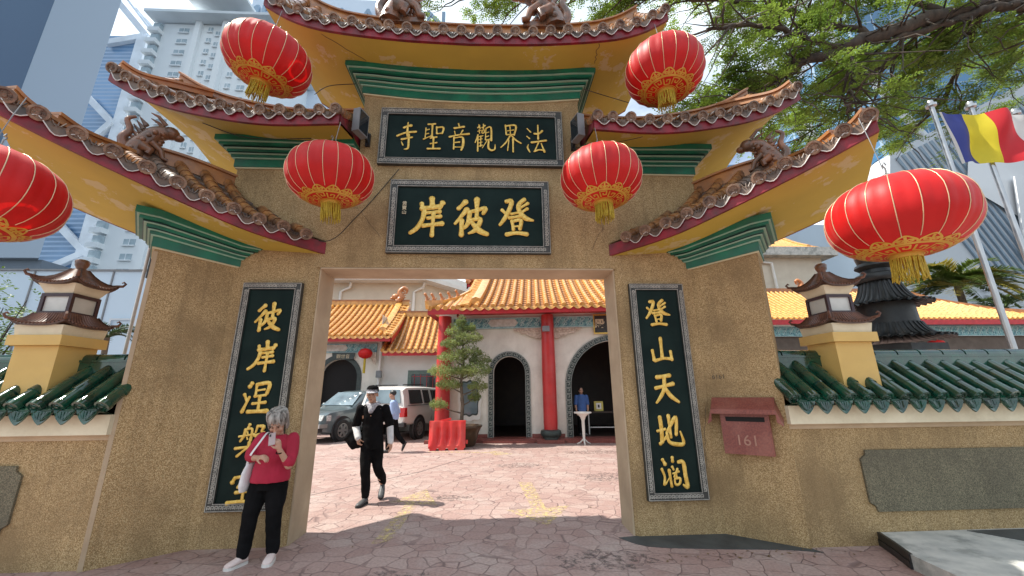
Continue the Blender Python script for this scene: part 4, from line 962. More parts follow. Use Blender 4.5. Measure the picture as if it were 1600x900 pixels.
# pagoda lamp on each wall
def pagoda_lamp(cx, cy, label):
    t = thing('pagoda_lamp', label, 'garden lamp', (cx, cy, 1.5), group='pagoda lamps on the boundary walls')
    z = lambda v: v-1.5
    b = B().mat(M['ocrebox']); b.prism([(-.225, -.21), (.225, -.21), (.225, .21), (-.225, .21)], z(1.55), z(2.12)); b.build('pedestal', t)
    b = B().mat(M['ocrebox']); b.prism([(-.275, -.26), (.275, -.26), (.275, .26), (-.275, .26)], z(2.121), z(2.23)); b.build('pedestal_cap', t)
    def frust(b, r0, r1, z0, z1):
        a = [Vector((x*r0, y*r0, z0)) for x, y in ((-1, -1), (1, -1), (1, 1), (-1, 1))]; c = [Vector((x*r1, y*r1, z1)) for x, y in ((-1, -1), (1, -1), (1, 1), (-1, 1))]
        b.add(a+c, [(3, 2, 1, 0), (4, 5, 6, 7), (0, 1, 5, 4), (1, 2, 6, 5), (2, 3, 7, 6), (3, 0, 4, 7)])
    b = B().mat(M['band']); frust(b, .235, .25, z(2.231), z(2.34)); b.build('plaster_base', t); b = B().mat(M['band']); frust(b, .15, .20, z(2.712), z(2.82)); b.build('plaster_frieze', t)
    def tiny_roof(r0, r1, z0, z1, lift, name):
        b = B().mat(M['bpan2']); n = 14; ns_ = 5
        for q in range(4):
            Rm = Matrix.Rotation(q*PI/2, 4, 'Z'); P = []
            for i in range(n+1):
                u = -1+2*i/n; row = []
                for j in range(ns_+1):
                    s_ = j/ns_; rr = lerp(r0, r1, s_); zz = lerp(z0, z1, s_**1.7)+lift*(abs(u)**3)*(1-s_)**2
                    row.append(Rm @ Vector((u*rr, -rr, zz)))
                P.append(row)
            b.grid(P); b.grid([[p[0], p[0]+Vector((0, 0, -.018))] for p in P])
            b.grid([[p[0]+Vector((0, 0, -.018)), Vector((p[0].x*.6, p[0].y*.6, z0-.005))] for p in P])
            b.mat(M['btile2'])
            for i in range(n+1):
                b.tube([p+Vector((0, 0, .006)) for p in P[i]], [.013]*(ns_+1) if 0 < i < n else [.018]*(ns_+1), 6)
            # corner scroll
            c = P[n][0]; d = Vector((c.x, c.y, 0)).normalized()
            b.tube([c-d*.03, c+d*.03+Vector((0, 0, .012)), c+d*.05+Vector((0, 0, .045)), c+d*.03+Vector((0, 0, .065)), c+d*.015+Vector((0, 0, .05))], [.018, .016, .014, .012, .008], 6)
            b.mat(M['bpan2'])
        return fixn(b.build(name, t, smooth=50))
    tiny_roof(.28, .17, z(2.345), z(2.475), .055, 'lower_roof')
    # window box
    b = B().mat(mat_dbrown); w_ = .165
    for sx in (-1, 1):
        for sy in (-1, 1): b.box(*sorted((sx*w_, sx*(w_-.035))), *sorted((sy*w_, sy*(w_-.035))), z(2.47), z(2.71))
    for zz in (2.47, 2.675):
        b.box(-w_+.036, w_-.036, -w_, -w_+.03, z(zz), z(zz+.035)); b.box(-w_+.036, w_-.036, w_-.03, w_, z(zz), z(zz+.035))
        b.box(-w_, -w_+.03, -w_+.036, w_-.036, z(zz), z(zz+.035)); b.box(w_-.03, w_, -w_+.036, w_-.036, z(zz), z(zz+.035))
    b.build('window_frame', t)
    b = B().mat(mat_frost); b.box(-w_+.02, w_-.02, -w_+.02, w_-.02, z(2.475), z(2.705)); b.build('frosted_pane', t)
    tiny_roof(.25, .045, z(2.815), z(3.02), .075, 'upper_roof')
    b = B().mat(M['orn']); b.lathe([(.05, z(3.0)), (.045, z(3.05)), (.06, z(3.08)), (.068, z(3.13)), (.05, z(3.15)), (0, z(3.155))], 12); b.build('finial', t, smooth=50)
    return t
mat_dbrown = mat('dark maroon wood', (.045, .015, .022), (.03, .01, .015), 6, .4)
mat_frost = mat('frosted glass', (.62, .64, .60), (.45, .47, .44), 3, .35)
M['btile2'] = mat('brown tile', (.17, .075, .045), (.10, .045, .03), 12, .5); M['bpan2'] = mat('brown tile channel', (.09, .045, .03), (.06, .03, .02), 12, .6)
pagoda_lamp(-4.54, -.28, 'small pagoda lamp with brown tile roofs on the left boundary wall')
pagoda_lamp(4.55, -.28, 'small pagoda lamp with brown tile roofs on the right boundary wall, before the black burner')
dp = B().mat(M['cord']); dp.tube([(-4.62, .62, 0), (-4.62, .62, 4.6)], .02, 8); dp.mat(M['black']).tube([(-4.56, .64, 3.2), (-4.56, .64, 3.95)], .035, 8)
setp(dp.build('thin_pole', smooth=60), 'thin pale pole with black cable rising behind the left wall', 'pole')

# ------------------------------------------------------------------ temple hall
def arch_wall(b, F, u0, u1, z0, z1, thick, arches, du=.06):
    """wall in local (u,v,z); arches = (uc, half, spring, base)"""
    cuts = {u0, u1}
    u = u0
    while u < u1: cuts.add(round(u, 4)); u += .5
    for uc, h, sp, ba in arches:
        for i in range(33): cuts.add(round(uc-h*math.cos(PI*i/32), 4))
    us = sorted(c for c in cuts if u0 <= c <= u1)
    def topz(u):
        for uc, h, sp, ba in arches:
            if uc-h-1e-6 < u < uc+h+1e-6: return sp+math.sqrt(max(0, h*h-(u-uc)**2))
        return None
    for a, c in zip(us, us[1:]):
        m_ = (a+c)/2; inside = topz(m_) is not None
        za = topz(a+1e-5*(1)) if inside else z0; zc = topz(c-1e-5) if inside else z0
        if inside: za = za if za else z0; zc = zc if zc else z0
        vs_ = [F(a, 0, za), F(c, 0, zc), F(c, 0, z1), F(a, 0, z1), F(a, thick, za), F(c, thick, zc), F(c, thick, z1), F(a, thick, z1)]
        b.add(vs_, [(0, 1, 2, 3), (7, 6, 5, 4), (0, 4, 5, 1), (3, 2, 6, 7)])
    for uc, h, sp, ba in arches:
        for s in (-1, 1):
            b.add([F(uc+s*h, 0, ba), F(uc+s*h, thick, ba), F(uc+s*h, thick, sp), F(uc+s*h, 0, sp)], [(0, 1, 2, 3)])
def arch_ring(F, uc, h, w_, sp, ba, parent, proud=.03, key=True):
    b = B().mat(M['arch']); path = [(uc-h, ba, -1, 0), (uc-h, sp, -1, 0)]+[(uc-h*math.cos(PI*i/24), sp+h*math.sin(PI*i/24), -math.cos(PI*i/24), math.sin(PI*i/24)) for i in range(1, 24)]+[(uc+h, sp, 1, 0), (uc+h, ba, 1, 0)]
    P = [[F(u+nu*k*w_, -q, z+nz*k*w_) for k, q in ((0, 0), (0, proud), (1, proud), (1, 0))] for u, z, nu, nz in path]
    b.grid(P)
    if key:
        b.mat(M['archl'])
        # arclength param
        L = [0]
        for a, c in zip(path, path[1:]): L.append(L[-1]+math.hypot(c[0]-a[0], c[1]-a[1]))
        def at_(s, k):
            s = min(max(s, 0), L[-1]-1e-6)
            i = max(j for j in range(len(L)-1) if L[j] <= s); t = (s-L[i])/(L[i+1]-L[i]+1e-9); a, c = path[i], path[i+1]
            u, z, nu, nz = [lerp(a[q], c[q], t) for q in range(4)]
            return F(u+nu*k*w_, -proud-.003, z+nz*k*w_)
        n = int(L[-1]/(w_*.95)); d = L[-1]/n; seq = [(0, .15), (0, .85), (.8, .85), (.8, .32), (.4, .32), (.4, .6)]
        for k in range(n):
            q = [at_(k*d+d*a+.01, c) for a, c in seq]
            for a, c in zip(q, q[1:]):
                if (a-c).length > 1e-4: b.bar(a, c, .016, .005, up=F(0, -1, 0)-F(0, 0, 0))
        for kk in (.04, .96):
            q = [at_(L[-1]*i/60, kk) for i in range(61)]
            for a, c in zip(q, q[1:]): b.bar(a, c, .014, .006, up=F(0, -1, 0)-F(0, 0, 0))
    return fixn(b.build('door_surround', parent))
M['teal'] = mat('painted teal beam', (.22, .48, .50), (.08, .24, .30), 9, .6, lo=.42, hi=.52)
M['tealine'] = mat('pale blue line', (.55, .72, .72), (.40, .60, .62), 9, .6)
M['carved'] = mat('white carved bracket', (.70, .62, .52), (.45, .36, .28), 16, .7, .6, 22)
M['cart'] = mat('pale cartouche', (.66, .70, .66), (.50, .52, .46), 7, .7)
M['wood'] = mat('dark wood and doorway gloom', (.030, .018, .012), (.02, .012, .009), 3, .5)  # dark table wood, also painted in as gloom inside the hall
def scroll_beam(F, u0, u1, z0, z1, parent, cart=None):
    b = B().mat(M['teal']); vs_ = [F(u, v, z) for z in (z0, z1) for v in (0, .06) for u in (u0, u1)]
    b.add(vs_, [(0, 2, 3, 1), (4, 5, 7, 6), (0, 1, 5, 4), (2, 6, 7, 3), (0, 4, 6, 2), (1, 3, 7, 5)])
    b.mat(M['tealine']); h = z1-z0; up = F(0, -1, 0)-F(0, 0, 0)
    for z in (z0+.02, z1-.02): b.bar(F(u0, -.004, z), F(u1, -.004, z), .03, .012, up=up)
    n = max(1, int((u1-u0)/(h*.62)))
    for i in range(n):
        uc = u0+(u1-u0)*(i+.5)/n
        if cart and cart[0]-.05 < uc < cart[1]+.05: continue
        for s in (-1, 1):
            q = []
            for k in range(15):
                a = 2*PI*1.25*k/14; r = h*.24*(1-.75*k/14); q.append(F(uc+s*(h*.06+r*math.cos(a)), -.006, (z0+z1)/2+s*(h*.18)+r*math.sin(a)*.9))
            b.tube(q, .011, 4, caps=False)
            b.bar(F(uc-s*h*.28, -.005, z0+h*.12 if s > 0 else z1-h*.12), F(uc, -.005, (z0+z1)/2), .018, .01, up=up)
    if cart:
        b.mat(M['cart']); c0, c1 = cart; zm_ = (z0+z1)/2; hh = h*.34
        b.extr([(c0, zm_), (c0+.12, zm_-hh), (c1-.12, zm_-hh), (c1, zm_), (c1-.12, zm_+hh), (c0+.12, zm_+hh)], F(0, -.004, 0), F(1, 0, 0)-F(0, 0, 0), Vector((0, 0, 1)), up, .008)
    return fixn(b.build('painted_beam', parent))
def column(F, u, v, r, z0, z1, parent, base=True):
    b = B().mat(M['redp']); c = F(u, v, 0); Mx = Matrix.Translation(c)
    b.lathe([(r*.96, z0), (r, z0+.2), (r, z1*.6), (r*.9, z1)], 28, Mx); b.build('column', parent, smooth=60)
    if base:
        b = B().mat(M['arch']); b.lathe([(0, .10), (r*1.15, .10), (r*1.15, .17), (r*1.42, .21), (r*1.48, .29), (r*1.40, .37), (r*1.1, .40), (0, .40)], 28, Mx); b.build('column_base', parent, smooth=50)
a6 = R_(6)
def HF(u, v, z): return Vector((2.18+u*math.cos(a6)+v*math.sin(a6), 8.57-u*math.sin(a6)+v*math.cos(a6), z))
hall = thing('temple_hall', 'cream temple hall with yellow tiled roof, red columns and dark arched doorways', 'temple hall')
UE = 6.6
b = B().mat(M['step'])
def lbox(b, F, u0, u1, v0, v1, z0, z1):
    vs_ = [F(u, v, z) for z in (z0, z1) for v in (v0, v1) for u in (u0, u1)]
    return b.add(vs_, [(0, 2, 3, 1), (4, 5, 7, 6), (0, 1, 5, 4), (2, 6, 7, 3), (0, 4, 6, 2), (1, 3, 7, 5)])
lbox(b, HF, -3.95, UE, .0, 6, 0, .125); lbox(b, HF, -.42, .46, -.22, -.001, 0, .10); lbox(b, HF, -4.1, -3.2, -.22, -.001, 0, .10); lbox(b, HF, -2.2, -.5, -.10, -.001, 0, .085); lbox(b, HF, .5, 4.3, -.10, -.001, 0, .085)
fixn(b.build('plinth', hall))
b = B().mat(M['plaster']); arch_wall(b, lambda u, v, z: HF(u, v+.42, z), -3.9, UE, .126, 4.55, .22, [(-1.34, .56, 2.27, .126), (2.38, 1.58, 1.76, .126), (5.9, .5, 2.27, .126)]); fixn(b.build('wall', hall))
b = B().mat(M['step']); 
for a_, c_ in ((-3.88, -2.1), (-.58, .52), (4.25, 5.2)): lbox(b, HF, a_, c_, .395, .419, .127, .24)
fixn(b.build('skirting', hall))
arch_ring(lambda u, v, z: HF(u, v+.42, z), -1.34, .56, .18, 2.27, .127, hall); arch_ring(lambda u, v, z: HF(u, v+.42, z), 2.38, 1.58, .21, 1.76, .127, hall)
b = B().mat(M['wood']); lbox(b, HF, -3.8, UE-.1, .66, 5.5, .127, 4.5)  # near-black brown stands in for the unlit depth of the hall
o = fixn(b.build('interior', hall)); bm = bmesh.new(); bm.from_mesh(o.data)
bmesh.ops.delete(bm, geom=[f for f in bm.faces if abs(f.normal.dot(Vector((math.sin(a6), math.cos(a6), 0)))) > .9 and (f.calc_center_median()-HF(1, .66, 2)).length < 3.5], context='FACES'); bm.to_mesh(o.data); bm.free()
sc1 = scroll_beam(lambda u, v, z: HF(u, v+.33, z), -3.35, -.17, 3.82, 4.22, hall, (-2.1, -1.0)); scroll_beam(lambda u, v, z: HF(u, v+.33, z), .28, 1.70, 3.82, 4.22, hall); scroll_beam(lambda u, v, z: HF(u, v+.33, z), 3.3, UE, 3.82, 4.22, hall)
column(HF, .04, .16, .235, .40, 4.25, hall); column(HF, -3.62, .16, .25, .40, 4.25, hall); column(HF, 5.3, .16, .235, .4, 4.25, hall)
for uc, s in ((.04, -1), (.04, 1)):   # carved brackets
    b = B().mat(M['carved']); pr = [(.0, 0), (.0, -.36), (.18, -.38), (.30, -.30), (.42, -.30), (.56, -.20), (.70, -.20), (.86, -.10), (.98, -.08), (1.0, 0)]
    b.extr([(s*x, z) for x, z in pr], HF(uc+s*.22, .36, 3.81), HF(1, 0, 0)-HF(0, 0, 0), Vector((0, 0, 1)), HF(0, -1, 0)-HF(0, 0, 0), .07)
    for k in range(9):
        x = .1+.095*k; b.ball(HF(uc+s*(.22+x), .28, 3.81-.16*(1-x*.7)), (.045, .02, .045), 7, 5)
    fixn(b.build('carved_bracket', hall))
b = B().mat(M['gold']); lbox(b, HF, 1.68, 3.15, .30, .36, 3.56, 4.26)
for k in range(2): pass
b.mat(M['frame']); lbox(b, HF, 1.72, 3.11, .285, .30, 3.61, 4.21); fixn(b.build('door_board', hall))
text('lettering', '殿', .34, M['paleink'], HF(1.90, .28, 3.80), (PI/2, 0, -a6), hall, off=.012)
# shaped window with scalloped white frame
def octw(F, uc, zc, w_, h_, k):
    pts = []
    for i in range(48):
        a = 2*PI*i/48; c, s_ = math.cos(a), math.sin(a); p = 5
        r = (abs(c)**p+abs(s_)**p)**(-1/p); r *= 1+.05*math.cos(8*a)
        pts.append((uc+k*w_*r*c, zc+k*h_*r*s_))
    return pts
b = B().mat(M['wplaster']); b.extr(octw(HF, -2.72, 1.42, .33, .62, 1.2), HF(0, .42, 0), HF(1, 0, 0)-HF(0, 0, 0), Vector((0, 0, 1)), HF(0, -1, 0)-HF(0, 0, 0), .05)
b.mat(M['arch']); b.extr(octw(HF, -2.72, 1.42, .33, .62, .95), HF(0, .37, 0), HF(1, 0, 0)-HF(0, 0, 0), Vector((0, 0, 1)), HF(0, -1, 0)-HF(0, 0, 0), .006)
b.mat(M['glassl']); b.extr(octw(HF, -2.72, 1.42, .33, .62, .86), HF(0, .362, 0), HF(1, 0, 0)-HF(0, 0, 0), Vector((0, 0, 1)), HF(0, -1, 0)-HF(0, 0, 0), .006)
fixn(b.build('window', hall))
# roofs with yellow tiles : generic (u along, front eave v0 -> ridge v1)
def yroof(F, u0, u1, v0, v1, z0, z1, parent, sp=.30, r=.085, conc=.25, verge=(True, True), fas=.13, capseg=10, nseg=14, backdepth=None, ridge=True):
    H = z1-z0; surf = lambda s: z0+H*((1-conc)*s+conc*s*s)
    n = max(2, int(round((u1-u0)/sp))); sp = (u1-u0)/n
    b = B().mat(M['opan']); ns_ = nseg*2; 
    P = [[F(u, lerp(v0, v1, (j//2)/nseg if j % 2 == 0 else min(1, (j//2+1)/nseg)), surf((j//2)/nseg if j % 2 == 0 else min(1, (j//2+1)/nseg))-(0 if j % 2 == 0 else .03)) for j in range(ns_+1)] for u in (u0, u1)]
    b.grid(P)
    vb = 2*v1-v0 if backdepth is None else v1+backdepth
    b.grid([[F(u, lerp(vb, v1, j/4), surf(j/4)) for j in range(5)] for u in (u0, u1)])
    fixn(b.build('pan_tiles', parent))
    b = B().mat(M['otile'])
    for i in range(n+1):
        u = u0+sp*i; pts = []; rad = []
        for j in range(nseg):
            for q in (0, 1):
                s = (j+q)/nseg; pts.append(F(u, lerp(v0-.03, v1, s), surf(s)+.02)); rad.append(r*(1.06 if q == 0 else .94))
        b.tube(pts, rad, capseg)
    fixn(b.build('roof_tiles', parent, smooth=50))
    b = B().mat(M['otile'])
    for i in range(n):
        A = []
        for q in range(7):
            u = lerp(u0+sp*i, u0+sp*(i+1), q/6); sn = math.sin(PI*q/6); A.append([F(u, v0-.02, surf(0)+.0), F(u, v0-.05, surf(0)-.03-.09*sn)])
        b.grid(A)
    b.build('drip_tiles', parent, smooth=60)
    b = B().mat(M['redf']); lbox(b, F, u0, u1, v0+.0, v0+.06, z0-.02-fas*1.5, z0-.02)
    for k, on_ in ((0, verge[0]), (1, verge[1])):
        if not on_: continue
        u = (u0, u1)[k]; d = (-.02, .02)[k]
        P = [[F(u+d*q, lerp(v0, v1, j/8), surf(j/8)-h_) for q, h_ in ((0, .02), (0, .32), (2, .32), (2, .02), (0, .02))] for j in range(9)]; b.grid(P)
    lbox(b, F, u0+.03, u1-.03, v0+.06, v1, z0-.06, z0-.05)
    fixn(b.build('fascia', parent))
    if ridge:
        b = B().mat(M['otile']); lbox(b, F, u0, u1, v1-.12, v1+.12, z1-.05, z1+.20); b.mat(M['ridge']); lbox(b, F, u0-.02, u1+.02, v1-.16, v1+.16, z1+.201, z1+.26); fixn(b.build('ridge', parent))
    for k, on_ in ((0, verge[0]), (1, verge[1])):
        if not on_: continue
        u = (u0, u1)[k]; s_ = (1, -1)[k]; b = B().mat(M['otile'])
        P = [[F(u+s_*q, lerp(v0+.5, v1, j/8), surf(lerp(.5/(v1-v0), 1, j/8))+h_) for q, h_ in ((.36, .0), (.36, .22), (.52, .28), (.68, .22), (.68, .0))] for j in range(9)]; b.grid(P); b.add(P[0], [(0, 1, 2, 3, 4)])
        # short cross tiles along the verge
        for j in range(int((v1-v0)/.26)):
            s = (j+.5)/int((v1-v0)/.26); b.tube([F(u-s_*.03, lerp(v0, v1, s), surf(s)+.05), F(u+s_*.36, lerp(v0, v1, s), surf(s)+.10)], r*.85, 8)
        fixn(b.build('verge_ridge', parent, smooth=50))
    return surf
def beast(b, p, d, sc):
    d = Vector(d).normalized()
    b.tube([Vector(p), Vector(p)+Vector((0, 0, .16*sc)), Vector(p)+d*.06*sc+Vector((0, 0, .24*sc))], [.07*sc, .06*sc, .05*sc], 7); b.ball(Vector(p)+d*.09*sc+Vector((0, 0, .28*sc)), .065*sc, 7, 5)
    b.tube([Vector(p)-d*.06*sc+Vector((0, 0, .05*sc)), Vector(p)-d*.14*sc+Vector((0, 0, .18*sc))], [.03*sc, .015*sc], 5)
def ridge_dragon(F, u, v, z, s_, parent, sc=1.):
    b = B().mat(M['orn2']); P = lambda a, c, h: F(u+a*s_*sc, v+c*sc, z+h*sc)
    b.tube([P(*q) for q in smooth_line([(-.1, 0, 0), (.12, 0, .25), (0, 0, .55), (.22, 0, .78), (.42, 0, .66)], 5)], [lerp(.2, .07, i/20)*sc for i in range(21)], 8)
    b.ball(P(-.22, 0, .28), (.2*sc, .15*sc, .17*sc), 10, 7); b.ball(P(-.38, 0, .2), (.12*sc, .09*sc, .07*sc), 8, 6)
    b.tube([P(.4, 0, .66), P(.36, 0, .48), P(.25, 0, .52)], [.07*sc, .05*sc, .03*sc], 6)
    for i in range(5): b.tube([P(.18, 0, .2+i*.12), P(.36, 0, .26+i*.13)], [.05*sc, .01*sc], 5)
    return fixn(b.build('ridge_ornament', parent, smooth=60))
M['orn2'] = mat('orange ridge ceramic', (.62, .26, .10), (.40, .15, .06), 14, .4, .5, 24)
hs = yroof(HF, -3.0, UE+.3, -.65, 5.6, 4.40, 8.0, hall, verge=(True, False), nseg=22)
# lower corner of the roof with hip ridge and small beasts
b = B().mat(M['otile'])
for i in range(4):
    u = -3.98+.27*i; top_v = lerp(-.5, 1.3, i/3.4)
    pts = [HF(u, lerp(-.68, top_v, j/5), hs((lerp(-.65, top_v, j/5)+.65)/6.25)) for j in range(6)]; b.tube(pts, .085, 10)
fixn(b.build('corner_tiles', hall, smooth=50))
b = B().mat(M['opan']); b.add([HF(-4.05, -.65, 4.38), HF(-3.0, -.65, 4.38), HF(-3.0, 1.5, 5.45)], [(0, 1, 2)])
b.mat(M['redf']); lbox(b, HF, -4.05, -3.0, -.65, -.59, 4.19, 4.38); b.add([HF(-4.05, -.64, 4.19), HF(-4.05, -.64, 4.38), HF(-4.05, 3, 4.38), HF(-4.05, 3, 4.19)], [(0, 1, 2, 3)]); fixn(b.build('corner_fascia', hall))
b = B().mat(M['otile']); pts = [(-4.08, -.7, 4.52), (-3.7, -.1, 4.66), (-3.3, .7, 4.98), (-2.9, 1.5, 5.45)]
for a_, c_ in zip(pts, pts[1:]): b.bar(HF(*a_), HF(*c_), .16, .30)
fixn(b.build('hip_ridge', hall))
b = B().mat(M['orn2'])
for i in range(5):
    t_ = i/4; q = smooth_line(pts, 4); p = q[int(t_*8)]; beast(b, HF(p[0], p[1], p[2]+.13), (-.8, -.6, 0), .85)
fixn(b.build('ridge_beasts', hall, smooth=60))
# roof top turret
b = B().mat(M['redp']); 
for u in (-3.1, -1.6): b.tube([HF(u, 4.2, 5.2), HF(u, 4.2, 6.5)], .09, 10)
b.mat(M['teal']); lbox(b, HF, -3.2, -1.5, 4.15, 4.3, 6.2, 6.45); b.build('turret_posts', hall, smooth=60)
tr = yroof(lambda u, v, z: HF(u-2.35, v+4.1, z), -1.1, 1.0, -.4, 1.2, 6.55, 7.5, hall, nseg=5)
ridge_dragon(HF, -3.35, 3.6, 6.5, -1, hall, .6)
# wall lamp on the column
b = B().mat(M['metalgrey']); lbox(b, HF, -.15, .10, -.20, -.07, 3.62, 3.80); b.build('wall_lamp', hall)

# things in the doorway
tb = thing('counter_table', 'dark counter table with white edge inside the hall doorway', 'table', HF(2.3, 1.6, .127), -a6)
b = B().mat(M['wood']); b.box(-.9, 1.2, -.3, .3, .72, .78); b.build('table_top', tb)
b = B().mat(M['wplaster'])
for x in (-.87, 1.1): b.box(x, x+.04, -.29, -.25, 0, .71); 
b.box(-.83, 1.1, -.29, -.26, .22, .25); b.build('table_frame', tb)
bx_ = thing('donation_box', 'small yellow box standing on the dark counter in the doorway', 'box', HF(1.85, 1.5, .91), -a6)
b = B().mat(mat('yellow box', (.62, .52, .12), None, 4, .5)); b.box(-.16, .16, -.08, .08, 0, .34); b.mat(M['wplaster']); b.box(-.09, .09, -.086, -.08, .07, .28); b.mat(M['dark']); b.box(-.03, .03, -.09, -.086, .12, .22); b.build('box', bx_)
st = thing('pedestal_table', 'slim white pedestal side table standing before the hall doorway', 'side table', (3.17, 8.02, 0))
b = B().mat(M['wplaster']); b.lathe([(0, .93), (.27, .93), (.28, .95), (.27, .975), (0, .975)], 24); b.build('table_top', st, smooth=50)
b = B().mat(M['wplaster']); b.lathe([(.03, .1), (.045, .3), (.05, .7), (.09, .82), (.2, .925)], 12)
for k in range(3):
    a = k*2*PI/3+.4; b.tube([(0, 0, .18), (.12*math.cos(a), .12*math.sin(a), .06), (.24*math.cos(a), .24*math.sin(a), .012)], [.03, .022, .018], 6)
b.build('pedestal', st, smooth=50)

# ------------------------------------------------------------------ left side buildings
def WFm(x0, y0): return lambda u, v, z: Vector((x0+u, y0+v, z))
A_ = thing('side_hall', 'side hall with yellow tiled roof and dark arched doorway behind the grey car', 'building')
F = WFm(0, 13.5)
b = B().mat(M['plaster']); arch_wall(b, F, -14, -4.85, 0, 4.1, .25, [(-6.62, .82, 2.32, 0)]); fixn(b.build('wall', A_))
b = B().mat(M['plaster']); lbox(b, F, -4.87, -4.851, 0, 5, 0, 5.2); fixn(b.build('end_wall', A_))
arch_ring(F, -6.62, .82, .2, 2.32, 0, A_, key=False)
b = B().mat(M['dark']); lbox(b, F, -8.2, -5.1, .26, 3, 0, 3.6); o = b.build('interior', A_)  # near-black box stands in for the unlit room behind the arch
scroll_beam(lambda u, v, z: F(u, v-.08, z), -14, -5.0, 3.42, 3.85, A_, (-7.6, -6.3))
b = B().mat(M['arch']); b.extr([(-6.95, 3.42), (-6.90, 3.12), (-5.98, 3.12), (-5.93, 3.42)], F(0, -.14, 0), (1, 0, 0), (0, 0, 1), (0, -1, 0), .05); fixn(b.build('name_board', A_))
text('lettering', '觀世音', .2, M['paleink'], (-6.44, 13.29, 3.18), (PI/2, 0, 0), A_)
b = B().mat(M['carved']); b.extr([(0, 0), (0, -.55), (-.12, -.5), (-.2, -.3), (-.7, -.12), (-.75, 0)], F(-4.95, -.2, 3.42), (1, 0, 0), (0, 0, 1), (0, -1, 0), .08); fixn(b.build('carved_bracket', A_))
yroof(F, -14, -4.2, -.9, 2.6, 4.05, 6.25, A_, sp=.29, nseg=14, verge=(False, True))
ridge_dragon(F, -4.75, 2.5, 6.4, 1, A_, 1.0)
b = B().mat(M['wplaster']); b.tube([(-4.80, 13.35, 0), (-4.80, 13.35, 3.9)], .06, 10); b.mat(M['metalgrey']); b.box(-4.9, -4.68, 13.2, 13.4, 2.3, 2.6); b.build('drainpipe', A_, smooth=60)
Bb = thing('side_wing', 'low wing with yellow tiled roof and green-framed window behind the white pickup', 'building')
F = WFm(0, 13.6)
b = B().mat(M['wplaster']); lbox(b, F, -4.85, -.5, 0, 4, 0, 3.45); fixn(b.build('wall', Bb))
yroof(F, -4.6, -.5, -.7, 1.6, 3.45, 5.45, Bb, sp=.29, nseg=10, verge=(False, False))
b = B().mat(M['arch2'] if 'arch2' in M else M['archl'])
wn = B().mat(mat('green grey stone frame', (.16, .22, .19), (.11, .16, .14), 12, .6)); x0, x1, z0, z1 = -3.55, -1.5, .95, 2.62
for q in ((x0, x1, z1-.17, z1), (x0, x1, z0, z0+.17), (x0, x0+.17, z0+.171, z1-.171), (x1-.17, x1, z0+.171, z1-.171)): wn.box(q[0], q[1], 13.54, 13.599, q[2], q[3])
wn.build('window_frame', Bb)
b = B().mat(M['glassd']); b.box(x0+.171, x1-.171, 13.575, 13.599, z0+.171, z1-.171); b.build('window_glass', Bb)
b = B().mat(M['redf'])
for k in range(6): b.bar((x0+.3+k*.28, 13.56, z0+.18), (x0+.3+k*.28, 13.56, z1-.18), .022)
for k in range(3): b.bar((x0+.18, 13.558, z0+.4+k*.5), (x1-.18, 13.558, z0+.4+k*.5), .02)
b.build('window_grille', Bb)
Cb = thing('beige_house', 'beige block with white gutter and downpipes rising behind the yellow roofs', 'building')
b = B().mat(M['beige']); b.prism([(-12.0, 24), (-5.0, 24), (-2.4, 27.5), (-2.4, 34), (-12, 34)], 0, 9.7); b.build('wall', Cb)
b = B().mat(M['wplaster']); b.prism([(-12.8, 23.0), (-4.6, 23.0), (-1.2, 27.4), (-1.2, 35), (-12.8, 35)], 9.701, 10.05); b.prism([(-12.8, 23.3), (-4.7, 23.3), (-1.5, 27.4), (-1.5, 35), (-12.8, 35)], 10.051, 10.6); b.build('eave_slab', Cb)
b = B().mat(M['wplaster'])
for x in (-11.0, -5.6): b.tube([(x+.8, 23.6, 9.65), (x+.7, 23.75, 9.3), (x, 23.9, 9.0), (x, 23.9, 4)], .10, 8)
b.bar((-5.0, 22.0, 6.9), (-1.5, 22.0, 6.9), .08); b.box(-3.2, -2.6, 22.0, 22.4, 5, 7.2)
for k in range(12): b.bar((-4.9+k*.3, 22, 5.2), (-4.9+k*.3, 22, 6.9), .03)
b.build('downpipe', Cb, smooth=50)
Db = thing('white_shophouse', 'white building with two dark windows behind the side hall roof', 'building')
b = B().mat(mat('pale blue white wall', (.66, .70, .74), None, 1, .8)); b.box(-26, -12.2, 28, 36, 0, 12.5); b.build('wall', Db)
for x in (-14.9, -13.6, -17.2, -19.6):
    b = B().mat(M['glassd']); b.box(x, x+.9, 27.93, 28.0, 8.6, 10.2); b.build('window', Db)
b = B().mat(M['metalgrey']); b.box(-16, -12.6, 27.4, 27.99, 10.8, 11.6); b.build('awning', Db)

# small red lanterns far off
def small_lantern(loc, label, sc=1):
    t = thing('small_lantern', label, 'lantern', loc)
    b = B().mat(M['lantern']); b.lathe([(.09, .22), (.22, .17), (.30, .05), (.31, -.03), (.24, -.15), (.09, -.22)], 20); b.build('shade', t, smooth=180)
    b = B().mat(M['fringe']); b.tube([(0, 0, -.22), (0, 0, -.85)], [.05, .06], 8); b.mat(M['metalgrey']); b.tube([(0, 0, .22), (0, 0, .5)], .008, 5); b.build('tassel', t, smooth=60); t.scale = (sc,)*3
small_lantern((-5.32, 12.85, 3.33), 'small red lantern with long yellow tassel under the side hall eave')

